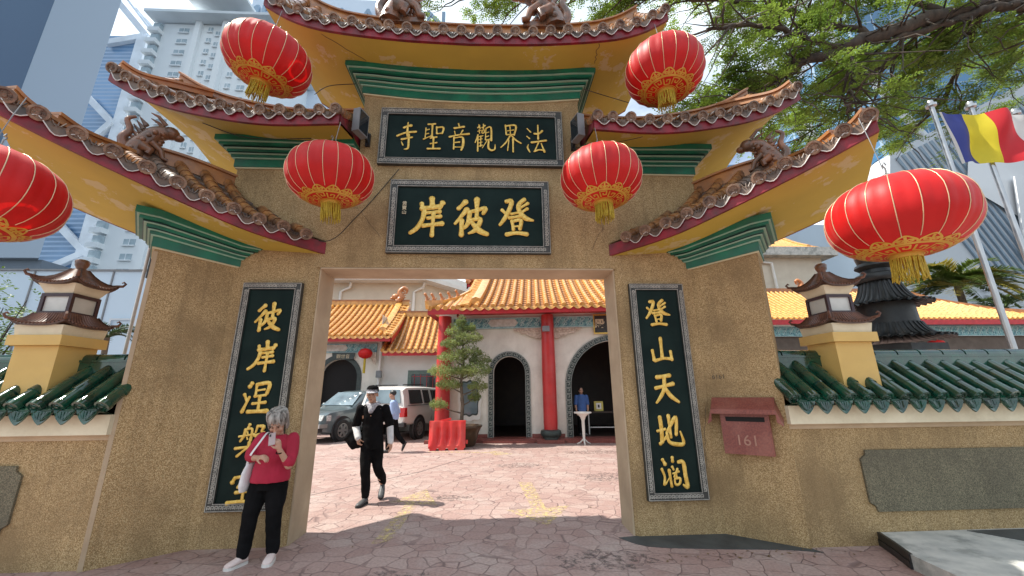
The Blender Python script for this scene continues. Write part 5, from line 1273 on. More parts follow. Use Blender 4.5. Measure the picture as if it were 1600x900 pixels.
# ------------------------------------------------------------------ right compound
E_ = thing('east_hall', 'long low hall with a broad yellow tiled hip roof beyond the flagpoles', 'building')
F = WFm(0, 16)
b = B().mat(mat('porch wall in painted shade', (.13, .11, .09), (.09, .075, .06), 2, .8)); lbox(b, F, 12, 40, 1, 6, 0, 5.0); fixn(b.build('wall', E_))  # shade under the porch eave is put into this wall colour
scroll_beam(lambda u, v, z: F(u, v+.8, z), 14, 40, 4.55, 5.15, E_)
H = lambda s: 5.42+2.6*(.75*s+.25*s*s)
b = B().mat(M['otile']); n = 62; wd = lambda u: max(0, min(1, (33.5-u)/5.6)) if u > 27.9 else 1
for i in range(n):
    u = 14+i*.32; mx_ = wd(u)
    if mx_ <= .02: continue
    pts = []; rad = []
    for j in range(10):
        for q in (0, 1):
            s = (j+q)/10*mx_; pts.append(F(u, 4.0*s-.03, H(s)+.02)); rad.append(.09*(1.05 if q == 0 else .94))
    b.tube(pts, rad, 8)
fixn(b.build('roof_tiles', E_, smooth=50))
b = B().mat(M['opan']); b.grid([[F(u, 4*s/6*wd(u), H(s/6*wd(u))) for s in range(7)] for u in [14+i*.6 for i in range(33)]]); b.build('pan_tiles', E_)
b = B().mat(M['redf']); lbox(b, F, 14, 33.6, 0, .06, 5.1, 5.38); b.build('fascia', E_)
b = B().mat(M['ridge']); lbox(b, F, 14, 28, 3.85, 4.15, 7.95, 8.25)
pts = [(28, 4, 8.2), (29.6, 2.9, 7.15), (31.5, 1.4, 6.2), (33.9, -.3, 5.55)]
for a_, c_ in zip(pts, pts[1:]): b.bar(F(*a_), F(*c_), .22, .3)
fixn(b.build('ridge', E_)); ridge_dragon(F, 27.6, 4, 8.1, 1, E_, 1.2); ridge_dragon(F, 21.5, 4, 8.1, -1, E_, 1.0)
small_lantern((25.9, 16.55, 3.95), 'red lantern in the shade under the far hall eave', 1.5)
Fb = thing('upper_storey_house', 'beige upper storey under a yellow roof, right of the gateway', 'building')
b = B().mat(M['beige']); b.box(17, 27, 24, 30, 0, 11.9); b.build('wall', Fb)
b = B().mat(M['concrete']); b.box(16.5, 27.8, 23.2, 31, 11.9, 12.6); b.build('eave_slab', Fb)
yroof(WFm(0, 23.6), 17, 27, .2, 4, 12.7, 15.2, Fb, sp=.32, nseg=8, capseg=6)
b = B().mat(M['wplaster']); b.tube([(21.5, 23.8, 11.4), (21.6, 23.8, 11.5), (22.6, 23.8, 11.4), (22.7, 23.8, 9)], .1, 8); b.build('downpipe', Fb, smooth=60)

# incense burner
ib = thing('incense_burner', 'black cast iron pagoda-shaped incense burner with flared scalloped roofs', 'incense burner', (9.35, 3.5, 0))
M['iron'] = mat('blackened iron', (.018, .019, .018), (.008, .008, .008), 7, .45, .2, 18, dirt=(.06, .06, .055), dscale=4, damt=.5)
b = B().mat(M['iron']); b.lathe([(0, 0), (1.0, 0), (.95, .3), (.75, .5), (.78, 1.4), (.86, 1.5), (.82, 2.5), (.3, 2.55)], 6); b.build('body', ib)
def iron_roof(r0, r1, z0, z1, name, nr):
    b = B().mat(M['iron']); n = nr*6; P = []
    for i in range(n+1):
        a = 2*PI*i/n; row = []
        for j in range(8):
            s = j/7; rr = lerp(r0, r1, s**.55); zz = lerp(z0, z1, s**1.9); rr *= 1+.012*math.cos(a*nr)
            if j == 0: zz -= .045*(.5+.5*math.cos(a*nr))
            row.append(Vector((rr*math.cos(a), rr*math.sin(a), zz)))
        P.append(row)
    b.grid(P); b.grid([[p[0], Vector((p[0].x*.82, p[0].y*.82, z0+.03))] for p in P])
    for k in range(nr):
        a = 2*PI*k/nr; b.tube([Vector((lerp(r0, r1, (j/7)**.55)*1.01*math.cos(a), lerp(r0, r1, (j/7)**.55)*1.01*math.sin(a), lerp(z0, z1, (j/7)**1.9)+.01)) for j in range(8)], .025, 5)
    return fixn(b.build(name, ib, smooth=50))
iron_roof(.98, .52, 2.66, 2.98, 'lower_roof', 36); b = B().mat(M['iron']); b.lathe([(.52, 2.9), (.50, 3.45), (.3, 3.5)], 18); b.build('drum', ib, smooth=40)
iron_roof(.82, .32, 3.44, 4.05, 'upper_roof', 30)
b = B().mat(M['iron']); b.lathe([(.40, 3.98), (.44, 4.03), (.44, 4.12), (.40, 4.17), (.30, 4.2), (.28, 4.28), (.34, 4.33), (.38, 4.36), (.36, 4.42), (.30, 4.46), (.33, 4.6), (.36, 4.9), (.30, 5.1), (.12, 5.3), (0, 5.35)], 28); b.build('finial', ib, smooth=40)

# flagpoles and flag
for i, (x, y, h, lab) in enumerate(((9.35, 1.5, 7.2, 'tall steel flagpole carrying the striped flag, leftmost of three'), (10.22, 1.5, 7.2, 'middle one of three steel flagpoles behind the striped flag'), (11.15, 1.5, 7.05, 'rightmost of three steel flagpoles, its top at the picture edge'))):
    t = thing('flagpole', lab, 'flagpole', (x, y, 0), group='steel flagpoles')
    b = B().mat(M['steel']); b.tube([(0, 0, 0), (0, 0, h*.5), (0, 0, h)], [.052, .046, .04], 16); b.build('pole', t, smooth=60)
    b = B().mat(M['steel']); b.lathe([(.0, h), (.085, h), (.09, h+.05), (.06, h+.07), (.05, h+.13), (0, h+.15)], 16); b.build('cap', t, smooth=50)
fl = thing('striped_flag', 'waving flag of vertical blue, yellow, red and white stripes on the left flagpole', 'flag', (9.42, 1.46, 0))
cols = [('flag white', (.62, .62, .60)), ('flag blue', (.035, .05, .27)), ('flag yellow', (.74, .62, .03)), ('flag red', (.62, .02, .03)), ('flag white edge', (.7, .7, .68)), ('flag orange', (.7, .25, .03))]
fm = [mat(n_, c, tuple(x*.9 for x in c), 3, .6, trans=.3) for n_, c in cols]
def fp(u, v):   # u along, v down
    x = u*.98+.02*math.sin(v*3); s = .10*math.sin(u*4.6-v*1.2)*min(1, u*2)+.05*math.sin(u*10+v*4)*min(1, u*2)+.03*math.sin(v*8+u*3)*min(1, u*3)
    return Vector((x+.12*v*(1-min(1, u*.5))*.9, s-.1*u, 7.04-v*1.20-.07*u*(1-v)+.05*math.sin(u*3.4)*v+.02*math.sin(u*6)-.06*u*v*0))
ed = [0, .16, .70, 1.12, 1.60, 1.9, 2.3]; ed = [0, .06, .50, .85, 1.3, 1.7, 2.1]
for k in range(6):
    b = B().mat(fm[k]); n = 14; ea, eb = ed[k], ed[k+1]
    b.grid([[fp(lerp(ea, eb, i/n)+(.0), j/20) for j in range(21)] for i in range(n+1)]); b.build('stripe', fl, smooth=180)

# ------------------------------------------------------------------ city behind, distance haze mixed into the pale facade colours
def bldg(name, label, cat='building'): return thing(name, label, cat)
tw = bldg('slab_tower', 'huge windowless blue grey tower slab at the upper left', 'tower')
b = B().mat(mat('blue grey cladding painted shaded', (.11, .17, .26), (.105, .16, .25), .05, .7)); b.prism([(-150, -20), (-87.3, 60), (-87.3, 61.5), (-154, -20)], 24, 150); b.build('dark_side', tw)  # shade on this face is put into a darker cladding colour
b = B().mat(mat('blue grey cladding painted lit', (.44, .52, .62), (.43, .51, .60), .04, .7)); b.prism([(-87.28, 60), (-74.7, 60), (-77.6, 62.4), (-87.28, 62.4)], 24, 150); b.build('light_side', tw)  # same cladding, with the lit tone put into its colour
b = B().mat(mat('tower base', (.20, .24, .29), None, .05, .8)); b.box(-120, -75.2, 61, 90, 0, 24); b.build('base', tw)
gt_ = bldg('braced_glass_tower', 'blue glass tower with big white diagonal braces, left of the apartments', 'tower')
b = B().mat(window_wall_mat('louvred blue glass', (.28, .42, .60), (.15, .29, .48), 400, 1.1, 1.1, .62, .25)); b.prism([(-130, 82), (-89, 80.5), (-84, 96), (-84, 110), (-130, 110)], 0, 92); 
b.build('glass_wall', gt_)
b = B().mat(mat('white truss', (.80, .86, .92), None, .3, .6))
yb = 80
for bi, (a_, c_, w_) in enumerate((((-100, 104), (-89.0, 91.5), 1.5), ((-98, 88.6), (-89.4, 91), 1.6), ((-89.3, 91), (-88.6, 10), 2.6), ((-98.5, 72.5), (-90.5, 64.8), 1.4), ((-96, 39), (-88.2, 32), 1.4), ((-95, 28.2), (-88.2, 32), 1.4), ((-88.2, 32), (-83, 36), 1.3), ((-88.2, 32), (-82.5, 28.5), 1.2), ((-90.5, 64.8), (-97, 55), 1.3))):
    b.bar((a_[0], yb-.07*bi, a_[1]), (c_[0], yb-.07*bi, c_[1]), w_, 1.0, up=(0, 1, 0))
for k in range(5): b.bar((-99-k*0, yb+2+k*3, 106), (-88+k*.6, yb+2+k*3, 92.5), .7, .5)
b.build('brace', gt_)
ap = bldg('apartment_tower', 'white apartment tower with stacked balconies and small windows', 'tower')
aw = mat('hazy white facade', (.82, .86, .88), (.79, .83, .85), .1, .8); ag = mat('hazy window glass', (.46, .55, .60), (.32, .41, .46), 1, .3)  # haze is painted in by paling wall and glass
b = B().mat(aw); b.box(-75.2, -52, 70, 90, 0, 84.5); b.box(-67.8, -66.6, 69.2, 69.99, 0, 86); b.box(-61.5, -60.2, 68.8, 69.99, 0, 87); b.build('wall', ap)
b = B().mat(mat('pale roof slab', (.74, .80, .84), None, .1, .8)); b.prism([(-77.5, 67), (-50, 67), (-50, 92), (-77.5, 92)], 84.7, 85.4); b.prism([(-68, 66), (-55, 66), (-55, 92), (-68, 92)], 87.5, 88.2); b.build('roof_slab', ap)
wb = B(); sb = B()
b = B().mat(aw); gl = B().mat(ag)
fl_h = 3.05
for k in range(27):
    z = 82-k*fl_h
    if z < 4: break
    # balcony stack at the left corner
    bal = B().mat(aw); bal.box(-77.3, -75.0, 68.6, 71.5, z-.9, z+.1); bal.build('balcony', ap)
    wg = B().mat(ag); wg.box(-76.8, -75.21, 69.2, 71, z+.1, z+1.7); wg.build('balcony_window', ap)
    for wx in (-71.4, -69.0):
        pass
    for x0, wd_, zz in ((-71.6, 2.2, 0), (-65.2, 1.0, .5), (-63.4, 1.2, -.6), (-59.0, 1.1, .4), (-56.4, 1.6, 0)):
        gl.box(x0, x0+wd_, 69.9, 69.999, z+zz, z+zz+1.25)
        b.box(x0-.1, x0+wd_+.1, 69.6, 69.89, z+zz-.25, z+zz-.02)
        b.bar((x0+wd_/2, 69.88, z+zz), (x0+wd_/2, 69.88, z+zz+1.25), .09)
gl.build('window_glass', ap); b.build('window_sill', ap)
mn = bldg('sign_tower', 'pale high-rise with large grey rooftop letters behind the top roof', 'tower')
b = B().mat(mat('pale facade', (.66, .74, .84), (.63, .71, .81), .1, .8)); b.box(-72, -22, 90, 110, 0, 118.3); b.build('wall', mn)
for k in range(2):
    b = B().mat(mat('white band', (.62, .66, .70), None, .1, .8)); b.box(-72.2, -21.8, 89.6, 89.99, 103.5-k*8, 105-k*8); b.build('band', mn)
text('lettering', 'MENARA ATLAN', 8.2, mat('grey blue letters', (.30, .42, .55), None, .2, .7), (-44.5, 89.5, 108.3), (PI/2, 0, 0), mn, ext=.3, off=.12)

hb = thing('site_hoarding', 'pale blue grey panel hoarding behind the left boundary wall', 'hoarding')
b = B().mat(mat('pale blue hoarding', (.52, .64, .74), (.48, .60, .70), .4, .6, stretch=(1, 1, .2))); b.box(-40, -10.5, 12.0, 12.2, 0, 6.83); b.build('panel', hb)
b = B().mat(M['metalgrey'])
for k in range(18): b.box(-40+k*1.6, -40+k*1.6+.05, 11.95, 11.999, 0, 6.8)
b.box(-40, -10.5, 11.93, 12.22, 6.831, 6.9); b.build('joint_strip', hb)
b = B().mat(mat('white slot outline', (.6, .66, .7), None, 1, .5))
for x in (-19.3, -18.0, -15.6, -14.5):
    for q in ((x, x+1.1, 4.35, 4.42), (x, x+1.1, 4.68, 4.75), (x, x+.07, 4.42, 4.68), (x+1.03, x+1.1, 4.42, 4.68)): b.box(q[0], q[1], 11.90, 11.94, q[2], q[3])
b.build('slot_frame', hb)

# right-hand modern complex
gc = bldg('glass_office', 'blue glass office block with white diagonal tubes, behind the tree', 'building')
b = B().mat(window_wall_mat('blue curtain wall', (.30, .40, .50), (.07, .18, .32), 3.2, 2.6, .94, .93, .12)); b.prism([(70, 52), (130, 40), (130, 90), (80, 90)], 0, 74); b.prism([(40, 75), (70, 70), (70, 95), (40, 95)], 0, 52); b.build('glass_wall', gc)
b = B().mat(mat('white steel tube', (.66, .68, .70), None, .3, .4))
for a_, c_ in (((43, 50, 74), (56, 50, 40)), ((58, 50, 74), (77, 50, 39)), ((47, 50, 51), (56.5, 50, 39)), ((30, 50, 62), (40, 50, 44))): b.tube([a_, c_], .62, 10)
b.build('diagonal_tube', gc, smooth=60)
ls = bldg('louvred_annex', 'white and grey annex with slanting louvres below the flag', 'building')
b = B().mat(mat('pale annex wall', (.50, .53, .56), (.47, .50, .53), .1, .7)); b.add([(38, 30, 8), (66, 30, 8), (70, 30, 40), (43, 30, 26)]+[(38, 45, 8), (66, 45, 8), (70, 45, 40), (43, 45, 26)], [(0, 1, 2, 3), (7, 6, 5, 4), (3, 2, 6, 7), (0, 3, 7, 4), (0, 4, 5, 1)]); b.build('wall', ls)
b = B().mat(mat('blue grey louvre', (.22, .30, .38), None, .1, .6))
for k in range(26):
    t_ = k*.75; b.bar((43.5+t_, 29.9, 25.5+t_*.48), (50+t_*.9, 29.9, 11.5+t_*.3), .22, .2, up=(0, 1, 0))
b.build('louvre', ls)
b = B().mat(mat('pale blue block', (.42, .50, .58), None, .1, .7)); b.box(26, 43, 33, 44, 0, 19); b.build('low_block', ls)
b = B().mat(mat('white panel', (.72, .73, .74), None, .1, .6)); b.add([(52, 29.6, 27.5), (66, 29.6, 30), (62, 29.6, 13), (50, 29.6, 22)], [(0, 1, 2, 3)]); 
b.extr([(0, 0), (6, 0), (10, 7), (2, 9)], (53, 29.3, 14), (1, 0, 0), (0, 0, 1), (0, -1, 0), .2); b.build('panel', ls)

# ------------------------------------------------------------------ vegetation
def leaf_quad(b, p, d, n, l, w_):
    d = d.normalized(); x = d.cross(n)
    if x.length < 1e-4: x = d.orthogonal()
    x = x.normalized()*w_*.5
    b.v.extend([tuple(p), tuple(p+d*l*.5+x), tuple(p+d*l), tuple(p+d*l*.5-x)]); k = len(b.v)-4; b.f.append([k, k+1, k+2, k+3]); b.m.append(b.cur)
def rv(r, s=1.): return Vector((r.uniform(-s, s), r.uniform(-s, s), r.uniform(-s, s)))
def frond(b, p, d, r, L=.42, nl=9, ll=.075, lw=.03, droop=.25):
    """pinnate twig: leaflets in two rows"""
    d = d.normalized(); side = d.cross(Vector((0, 0, 1)))
    if side.length < .1: side = Vector((1, 0, 0))
    side.normalize(); q = Vector(p)
    for i in range(nl):
        f = i/nl; q = q+(d+Vector((0, 0, -droop*f)))*L/nl
        for s in (-1, 1):
            leaf_quad(b, q, side*s+d*.5+rv(r, .25), Vector((0, 0, 1))+rv(r, .6), ll*r.uniform(.8, 1.15), lw)
def rain_tree():
    r = random.Random(11)
    t = thing('rain_tree', 'spreading rain tree whose dark limbs and fine green leaves fill the upper right', 'tree', (19, 2.5, 0))
    off = -Vector(t.location)
    tr_ = B().mat(M['bark']); lf = B().mat(M['leaf'])
    pts = smooth_line([(19, 2.5, 0), (18.9, 2.6, 4), (18.4, 2.8, 8), (17.4, 3, 11)], 5)
    tr_.tube([Vector(p) for p in pts], [lerp(.48, .32, i/15) for i in range(16)], 14)
    main = [(17.4, 3, 11), (15.4, 3, 12.2), (12.9, 3, 11.6), (10.8, 3, 10.85), (9.0, 3.0, 10.05), (7.9, 3.1, 9.65)]
    limbs = [(main, .25, .10), ([(17.4, 3, 11), (15.6, 2.8, 11.6), (14.2, 2.9, 11.75), (12.6, 3, 11.2), (11.0, 3.1, 10.7)], .16, .07),
             ([(9.4, 3, 10.2), (8.2, 2.6, 10.2), (6.6, 2.2, 10.0), (5.2, 2.0, 9.6)], .09, .03), ([(8.2, 3.1, 9.7), (7.0, 3.6, 9.2), (5.8, 4.0, 8.9)], .07, .02),
             ([(10.6, 3, 10.8), (9.6, 3.4, 11.6), (8.4, 3.6, 12.3), (6.6, 3.8, 12.8), (4.6, 4.0, 13.0), (2.4, 4.2, 13.4), (.5, 4.3, 13.3), (-1.6, 4.3, 13.3)], .09, .02),
             ([(12.9, 3, 11.6), (12.2, 3.4, 12.8), (11.0, 3.8, 13.8), (9.0, 4, 14.4)], .09, .03), ([(13.9, 2.9, 11.8), (14.6, 4.2, 11.2), (15.4, 5.6, 10.8), (15.6, 7, 10.6)], .08, .03),
             ([(15.4, 3, 12.2), (14.6, 4.5, 12.6), (13.6, 6, 12.4), (12.2, 7.5, 12)], .09, .03), ([(12.4, 3, 11.4), (12.0, 4.4, 10.8), (11.4, 5.6, 10.2), (10.6, 6.4, 9.8)], .06, .02),
             ([(16.4, 3, 11.7), (17.5, 4.5, 12.2), (18.6, 6, 12.4)], .1, .04), ([(9.8, 3.05, 10.4), (9.6, 3.05, 9.4), (9.3, 3.1, 8.5), (9.4, 3.1, 7.7)], .035, .012), ([(8.4, 3, 9.9), (7.2, 3.0, 8.7), (6.4, 3.0, 7.9)], .03, .012)]
    ends = []
    for P, r0, r1 in limbs:
        q = smooth_line(P, 6); q = [Vector(p)+rv(r, .05)*(1 if 0 < i < len(q)-1 else 0) for i, p in enumerate(q)]
        tr_.tube(q, [lerp(r0, r1, i/(len(q)-1)) for i in range(len(q))], 9)
        # side shoots
        step = 1 if r0 < .2 else 2
        for i in range(2, len(q)-1, step):
            for _ in range(3 if r0 >= .2 else 2):
                d = (q[i+1]-q[i]).normalized(); a = rv(r); a -= d*a.dot(d)
                if a.length < .1: continue
                a.normalize(); a.z = a.z*.55+.05; dd = (a+d*.6+Vector((-.25, 0, 0))).normalized(); L = r.uniform(.9, 2.1); m_ = [q[i]]
                for k in range(1, 6): m_.append(m_[-1]+(dd+rv(r, .28)+Vector((0, 0, -.05*k)))*L/5)
                tr_.tube(m_, [lerp(.028, .007, k/5) for k in range(6)], 5, caps=False); ends += [(m_[k], (m_[k]-m_[k-1]).normalized()) for k in (2, 3, 4, 5)]
    def inside(p):
        # keep the sky window open above the hall and the crown's lower edge ragged
        lo = 7.8+.045*(p.x-6)+.6*noise.noise(p*.6)
        if p.z < lo+.22*max(0, p.y-3): return False
        return noise.noise(Vector((p.x*.55, p.y*.55, p.z*.9))+Vector((3, 1, 7))) > (-.03 if p.x > 4.5 else .0)
    for p, d in ends:
        if not inside(p) or (p.y < 2.95 and r.random() < .85): continue
        for _ in range(2):
            a = (d*.6+rv(r, .9)); a.z *= .45; a.normalize(); L = r.uniform(.25, .6); e = p+a*L
            tr_.tube([p, (p+e)/2+rv(r, .03), e], [.006, .005, .003], 4, caps=False)
            for k in range(5):
                f = (k+1)/5; c = p.lerp(e, f)
                for s in (-1, 1):
                    sd = a.cross(Vector((0, 0, 1))); sd = sd.normalized()*s if sd.length > .1 else Vector((s, 0, 0))
                    frond(lf, c, sd+a*.5+rv(r, .3), r, L=r.uniform(.22, .34), nl=5, ll=.085, lw=.04)
    tr_.build('trunk', t, smooth=70, M=Matrix.Translation(off)); lf.build('crown', t, M=Matrix.Translation(off))
rain_tree()

# potted cloud-pruned tree and its tub
pot = thing('plant_tub', 'dark brown round plant tub holding the cloud-pruned tree', 'plant pot', (-.62, 8.15, 0))
b = B().mat(mat('brown glazed tub', (.085, .05, .025), (.05, .032, .018), 6, .3, .1, 10)); b.lathe([(0, 0), (.36, 0), (.40, .04), (.50, .40), (.57, .55), (.60, .56), (.60, .62), (.53, .62), (.50, .54), (0, .53)], 32); b.build('tub', pot, smooth=50)
b = B().mat(M['bark']); b.lathe([(0, .56), (.5, .545)], 20); b.build('soil', pot)
def cloud_tree():
    r = random.Random(4); t = thing('cloud_pruned_tree', 'cloud-pruned small-leaved tree growing in the tub by the red column', 'tree', (-.68, 8.12, .55)); tr_ = B().mat(M['trunk2']); lf = B().mat(M['leaf2'])
    q = smooth_line([(0, 0, 0), (.03, 0, .7), (-.03, .02, 1.4), (.04, 0, 2.1), (-.02, 0, 2.8), (.0, 0, 3.3)], 5); tr_.tube([Vector(p) for p in q], [lerp(.065, .012, i/(len(q)-1)) for i in range(len(q))], 9)
    pads = [(-.72, 0, .72, .30, .13), (.45, .1, .95, .22, .09), (-.45, .1, 1.35, .42, .15), (.50, 0, 1.25, .34, .14), (-.60, -.1, 1.75, .36, .15), (.42, -.1, 1.70, .42, .19), (0, .1, 1.75, .34, .17), (.55, .1, 2.05, .34, .17), (-.25, 0, 2.15, .45, .2), (.25, -.05, 2.35, .42, .18), (-.40, 0, 2.55, .32, .16), (.15, 0, 2.75, .40, .2), (-.22, .05, 2.95, .3, .15), (.15, 0, 3.1, .25, .13), (-.02, 0, 3.36, .19, .15)]
    for x, y, z, w_, h_ in pads:
        h_ *= r.uniform(1.2, 2.0); w_ *= r.uniform(.85, 1.25); x += r.uniform(-.08, .08); z += r.uniform(-.06, .06)
        base = Vector((0, 0, max(.3, z-.25))); c = Vector((x, y, z)); tr_.tube([base, base.lerp(c, .5)+Vector((0, 0, -.03)), c], [.028, .02, .01], 6)
        for k in range(int(640*w_/.35)):
            a = r.uniform(0, 2*PI); rr = w_*math.sqrt(r.random())*(1+.25*noise.noise(Vector((a*1.5, z*3, x*5)))); p = c+Vector((rr*math.cos(a), rr*math.sin(a)*.9, h_*(1-(rr/w_)**2)*r.uniform(-.9, 1.1)+r.uniform(-.05, .05)))
            for _ in range(3): leaf_quad(lf, p+rv(r, .015), rv(r)+Vector((0, 0, .6))+Vector((math.cos(a), math.sin(a), 0))*.6, rv(r), r.uniform(.035, .06), .022)
    tr_.build('trunk', t, smooth=70); lf.build('crown', t)
cloud_tree()
def palm(name, label, loc, h, n, L, r0, mats, seed, dens=26, trunk=.12, ll=.5, lw=.035):
    r = random.Random(seed); t = thing(name, label, 'palm', loc); tr_ = B().mat(M['trunk2']); tr_.tube([(0, 0, 0), (.1, 0, h*.5), (0, 0, h)], [trunk*1.2, trunk, trunk*.8], 10); lf = B()
    for k in range(n):
        a = 2*PI*k/n*2.4+r.uniform(-.2, .2); up = r.uniform(.25, 1.5); p = Vector((0, 0, h)); d = Vector((math.cos(a), math.sin(a), up)).normalized(); pts = [p]; Lk = L*r.uniform(.8, 1.1)
        for i in range(12): d = (d+Vector((0, 0, -.13))).normalized(); pts.append(pts[-1]+d*Lk/12)
        lf.mat(M[mats[k % len(mats)]]); lf.tube(pts, [lerp(.03, .006, i/12) for i in range(13)], 5, caps=False)
        for i in range(dens):
            f = .12+.88*i/dens; ii = min(11, int(f*12)); c = pts[ii].lerp(pts[ii+1], f*12-ii); dd = (pts[ii+1]-pts[ii]).normalized(); sd = dd.cross(Vector((0, 0, 1))).normalized()
            for s in (-1, 1): leaf_quad(lf, c, sd*s+dd*.9+Vector((0, 0, .25))+rv(r, .12), Vector((0, 0, 1))+rv(r, .2), ll*math.sin(PI*(.15+.8*f))*r.uniform(.8, 1.1), lw)
    tr_.build('trunk', t, smooth=70); lf.build('fronds', t)
palm('feather_palm', 'bushy feather palm with yellowing fronds behind the far yellow roof', (34.8, 21.5, 0), 8.9, 44, 3.9, 1, ['palm', 'palm', 'palmy'], 3, dens=44, trunk=.25, ll=1.1, lw=.13)
palm('feather_palm', 'darker feather palm further right behind the yellow roof', (43, 25, 0), 8.0, 18, 3.2, 1, ['palm', 'leafd'], 5, dens=30, trunk=.25, ll=.9, lw=.09)
palm('small_palm', 'small dark palm behind the left boundary wall beside the pagoda lamp', (-9.2, 5.2, 0), 3.0, 12, .85, 1, ['leafd'], 9, dens=22, trunk=.07, ll=.26, lw=.03)
def shrub(name, label, loc, R, H, n, mt, seed, cat='shrub', ll=.09, z0=0, stems=8):
    r = random.Random(seed); t = thing(name, label, cat, loc); tr_ = B().mat(M['bark']); lf = B().mat(M[mt])
    for k in range(stems):
        a = r.uniform(0, 2*PI); e = Vector((R*.8*math.cos(a)*r.random(), R*.8*math.sin(a)*r.random(), H*r.uniform(.6, 1))); tr_.tube([Vector((0, 0, 0)), Vector((e.x*.3, e.y*.3, e.z*.5)), e], [.05, .03, .008], 6)
        for j in range(n//stems):
            f = r.uniform(z0, 1); c = Vector((0, 0, 0)).lerp(e, f)+rv(r, R*.35); frond(lf, c, rv(r)+Vector((0, 0, .2)), r, L=ll*3, nl=4, ll=ll, lw=ll*.45)
    tr_.build('trunk', t, smooth=70); lf.build('crown', t)
shrub('young_tree', 'airy bright green young tree at the left edge before the hoarding', (-12.4, 5.4, 0), 1.5, 4.9, 520, 'grass', 21, 'tree', .11, .45, 10)
shrub('leafy_shrub', 'pale green shrub low at the left edge behind the wall', (-11.6, 4.4, 0), .9, 3.1, 420, 'grass', 23, 'shrub', .09, .5, 8)

# ------------------------------------------------------------------ vehicles
M['suvpaint'] = mat('grey green car paint', (.085, .115, .125), (.08, .11, .12), .6, .3, coat=.8)
M['whitepaint'] = mat('white car paint', (.72, .70, .66), (.70, .68, .64), .6, .3, coat=.6)
M['lampred'] = mat('red lamp', (.50, .01, .01), (.35, .008, .008), 20, .12)
M['lampw'] = mat('clear headlamp', (.62, .64, .62), (.32, .34, .34), 20, .1)
M['plastic'] = mat('dark plastic', (.03, .03, .032), None, 8, .6)
def wheel(parent, x, y, r=.37, w_=.24, side=1):
    t = bpy.data.objects.new('wheel', None); 
    b = B().mat(M['rubber']); Mx = Matrix.Translation((x, y, r)) @ Matrix.Rotation(-PI/2*side, 4, 'X')
    b.lathe([(r*.62, -.02), (r*.66, .015), (r*.94, .02), (r, -.02), (r, -w_+.02), (r*.94, -w_), (r*.6, -w_)], 32, Mx)
    b.mat(M['plastic']); b.lathe([(0, -.09), (r*.62, -.07)], 24, Mx)
    o = b.build('wheel', parent, smooth=40)
    b = B().mat(M['chrome2']); b.lathe([(r*.60, -.06), (r*.64, .012), (r*.55, .012), (r*.53, -.05)], 32, Mx)
    for k in range(6):
        a = k*PI/3; b.bar(Mx @ Vector((r*.1*math.cos(a), r*.1*math.sin(a), .0)), Mx @ Vector((r*.56*math.cos(a), r*.56*math.sin(a), -.005)), .075, .03, up=Mx.to_3x3() @ Vector((0, 0, 1)))
    b.lathe([(0, .015), (r*.16, .012), (r*.18, -.02)], 12, Mx); b.build('rim', o, smooth=40)
M['chrome2'] = mat('silver alloy', (.52, .52, .51), (.44, .44, .43), 4, .3, metal=.7)
def vehicle(name, label, loc, rz, st, paint, glass_l, wheels, W, group=None):
    """x runs from the nose (0) back; st stations (x, zb, zbelt, ztop, hw_low, hw_belt, hw_top)"""
    t = thing(name, label, 'car', loc, rz, group); b = B().mat(paint); P = []
    st = smooth_line(st, 3) if False else st
    for x, zb, zl, zt_, h0, h1, h2 in st:
        zm_ = lerp(zb, zl, .5); ring = [(h0*.9, zb), (h0, zb+.06), (h1*1.0, zm_), (h1*.985, zl-.04), (h1*.955, zl), (lerp(h1*.955, h2, .55), lerp(zl, zt_, .6)), (h2, zt_-.05), (h2-.09, zt_-.005), (h2*.5, zt_+.012)]
        ring = ring+[(-y, z) for y, z in ring[::-1]]; P.append([Vector((x, y, z)) for y, z in ring])
    n = len(P[0]); b.grid([p+[p[0]] for p in P])
    for e in (0, -1): b.add(P[e], [tuple(range(n))])
    o = fixn(b.build('body', t, smooth=38))
    for x, side in wheels:
        r = .37; y = W/2*side
        b = B().mat(M['plastic']); Mx = Matrix.Translation((x, y, r+.02)) @ Matrix.Rotation(-PI/2*side, 4, 'X'); b.lathe([(0, -.03), (r+.075, -.005), (r+.09, .008), (r+.10, -.03)], 32, Mx); b.build('wheel_arch', t, smooth=40)
        wheel(t, x, y+.015*side, r, side=side)
    return t
# grey SUV, nose to the lower left (nose direction (-.416,-.909))
dirn = Vector((-.416, -.909, 0)); rz = math.atan2(-dirn.y, -dirn.x)     # local +x points back
wp = Vector((-4.98, 9.98, 0)); side_v = Vector((-math.sin(rz), math.cos(rz), 0)); back = Vector((math.cos(rz), math.sin(rz), 0))
WS = 1.8
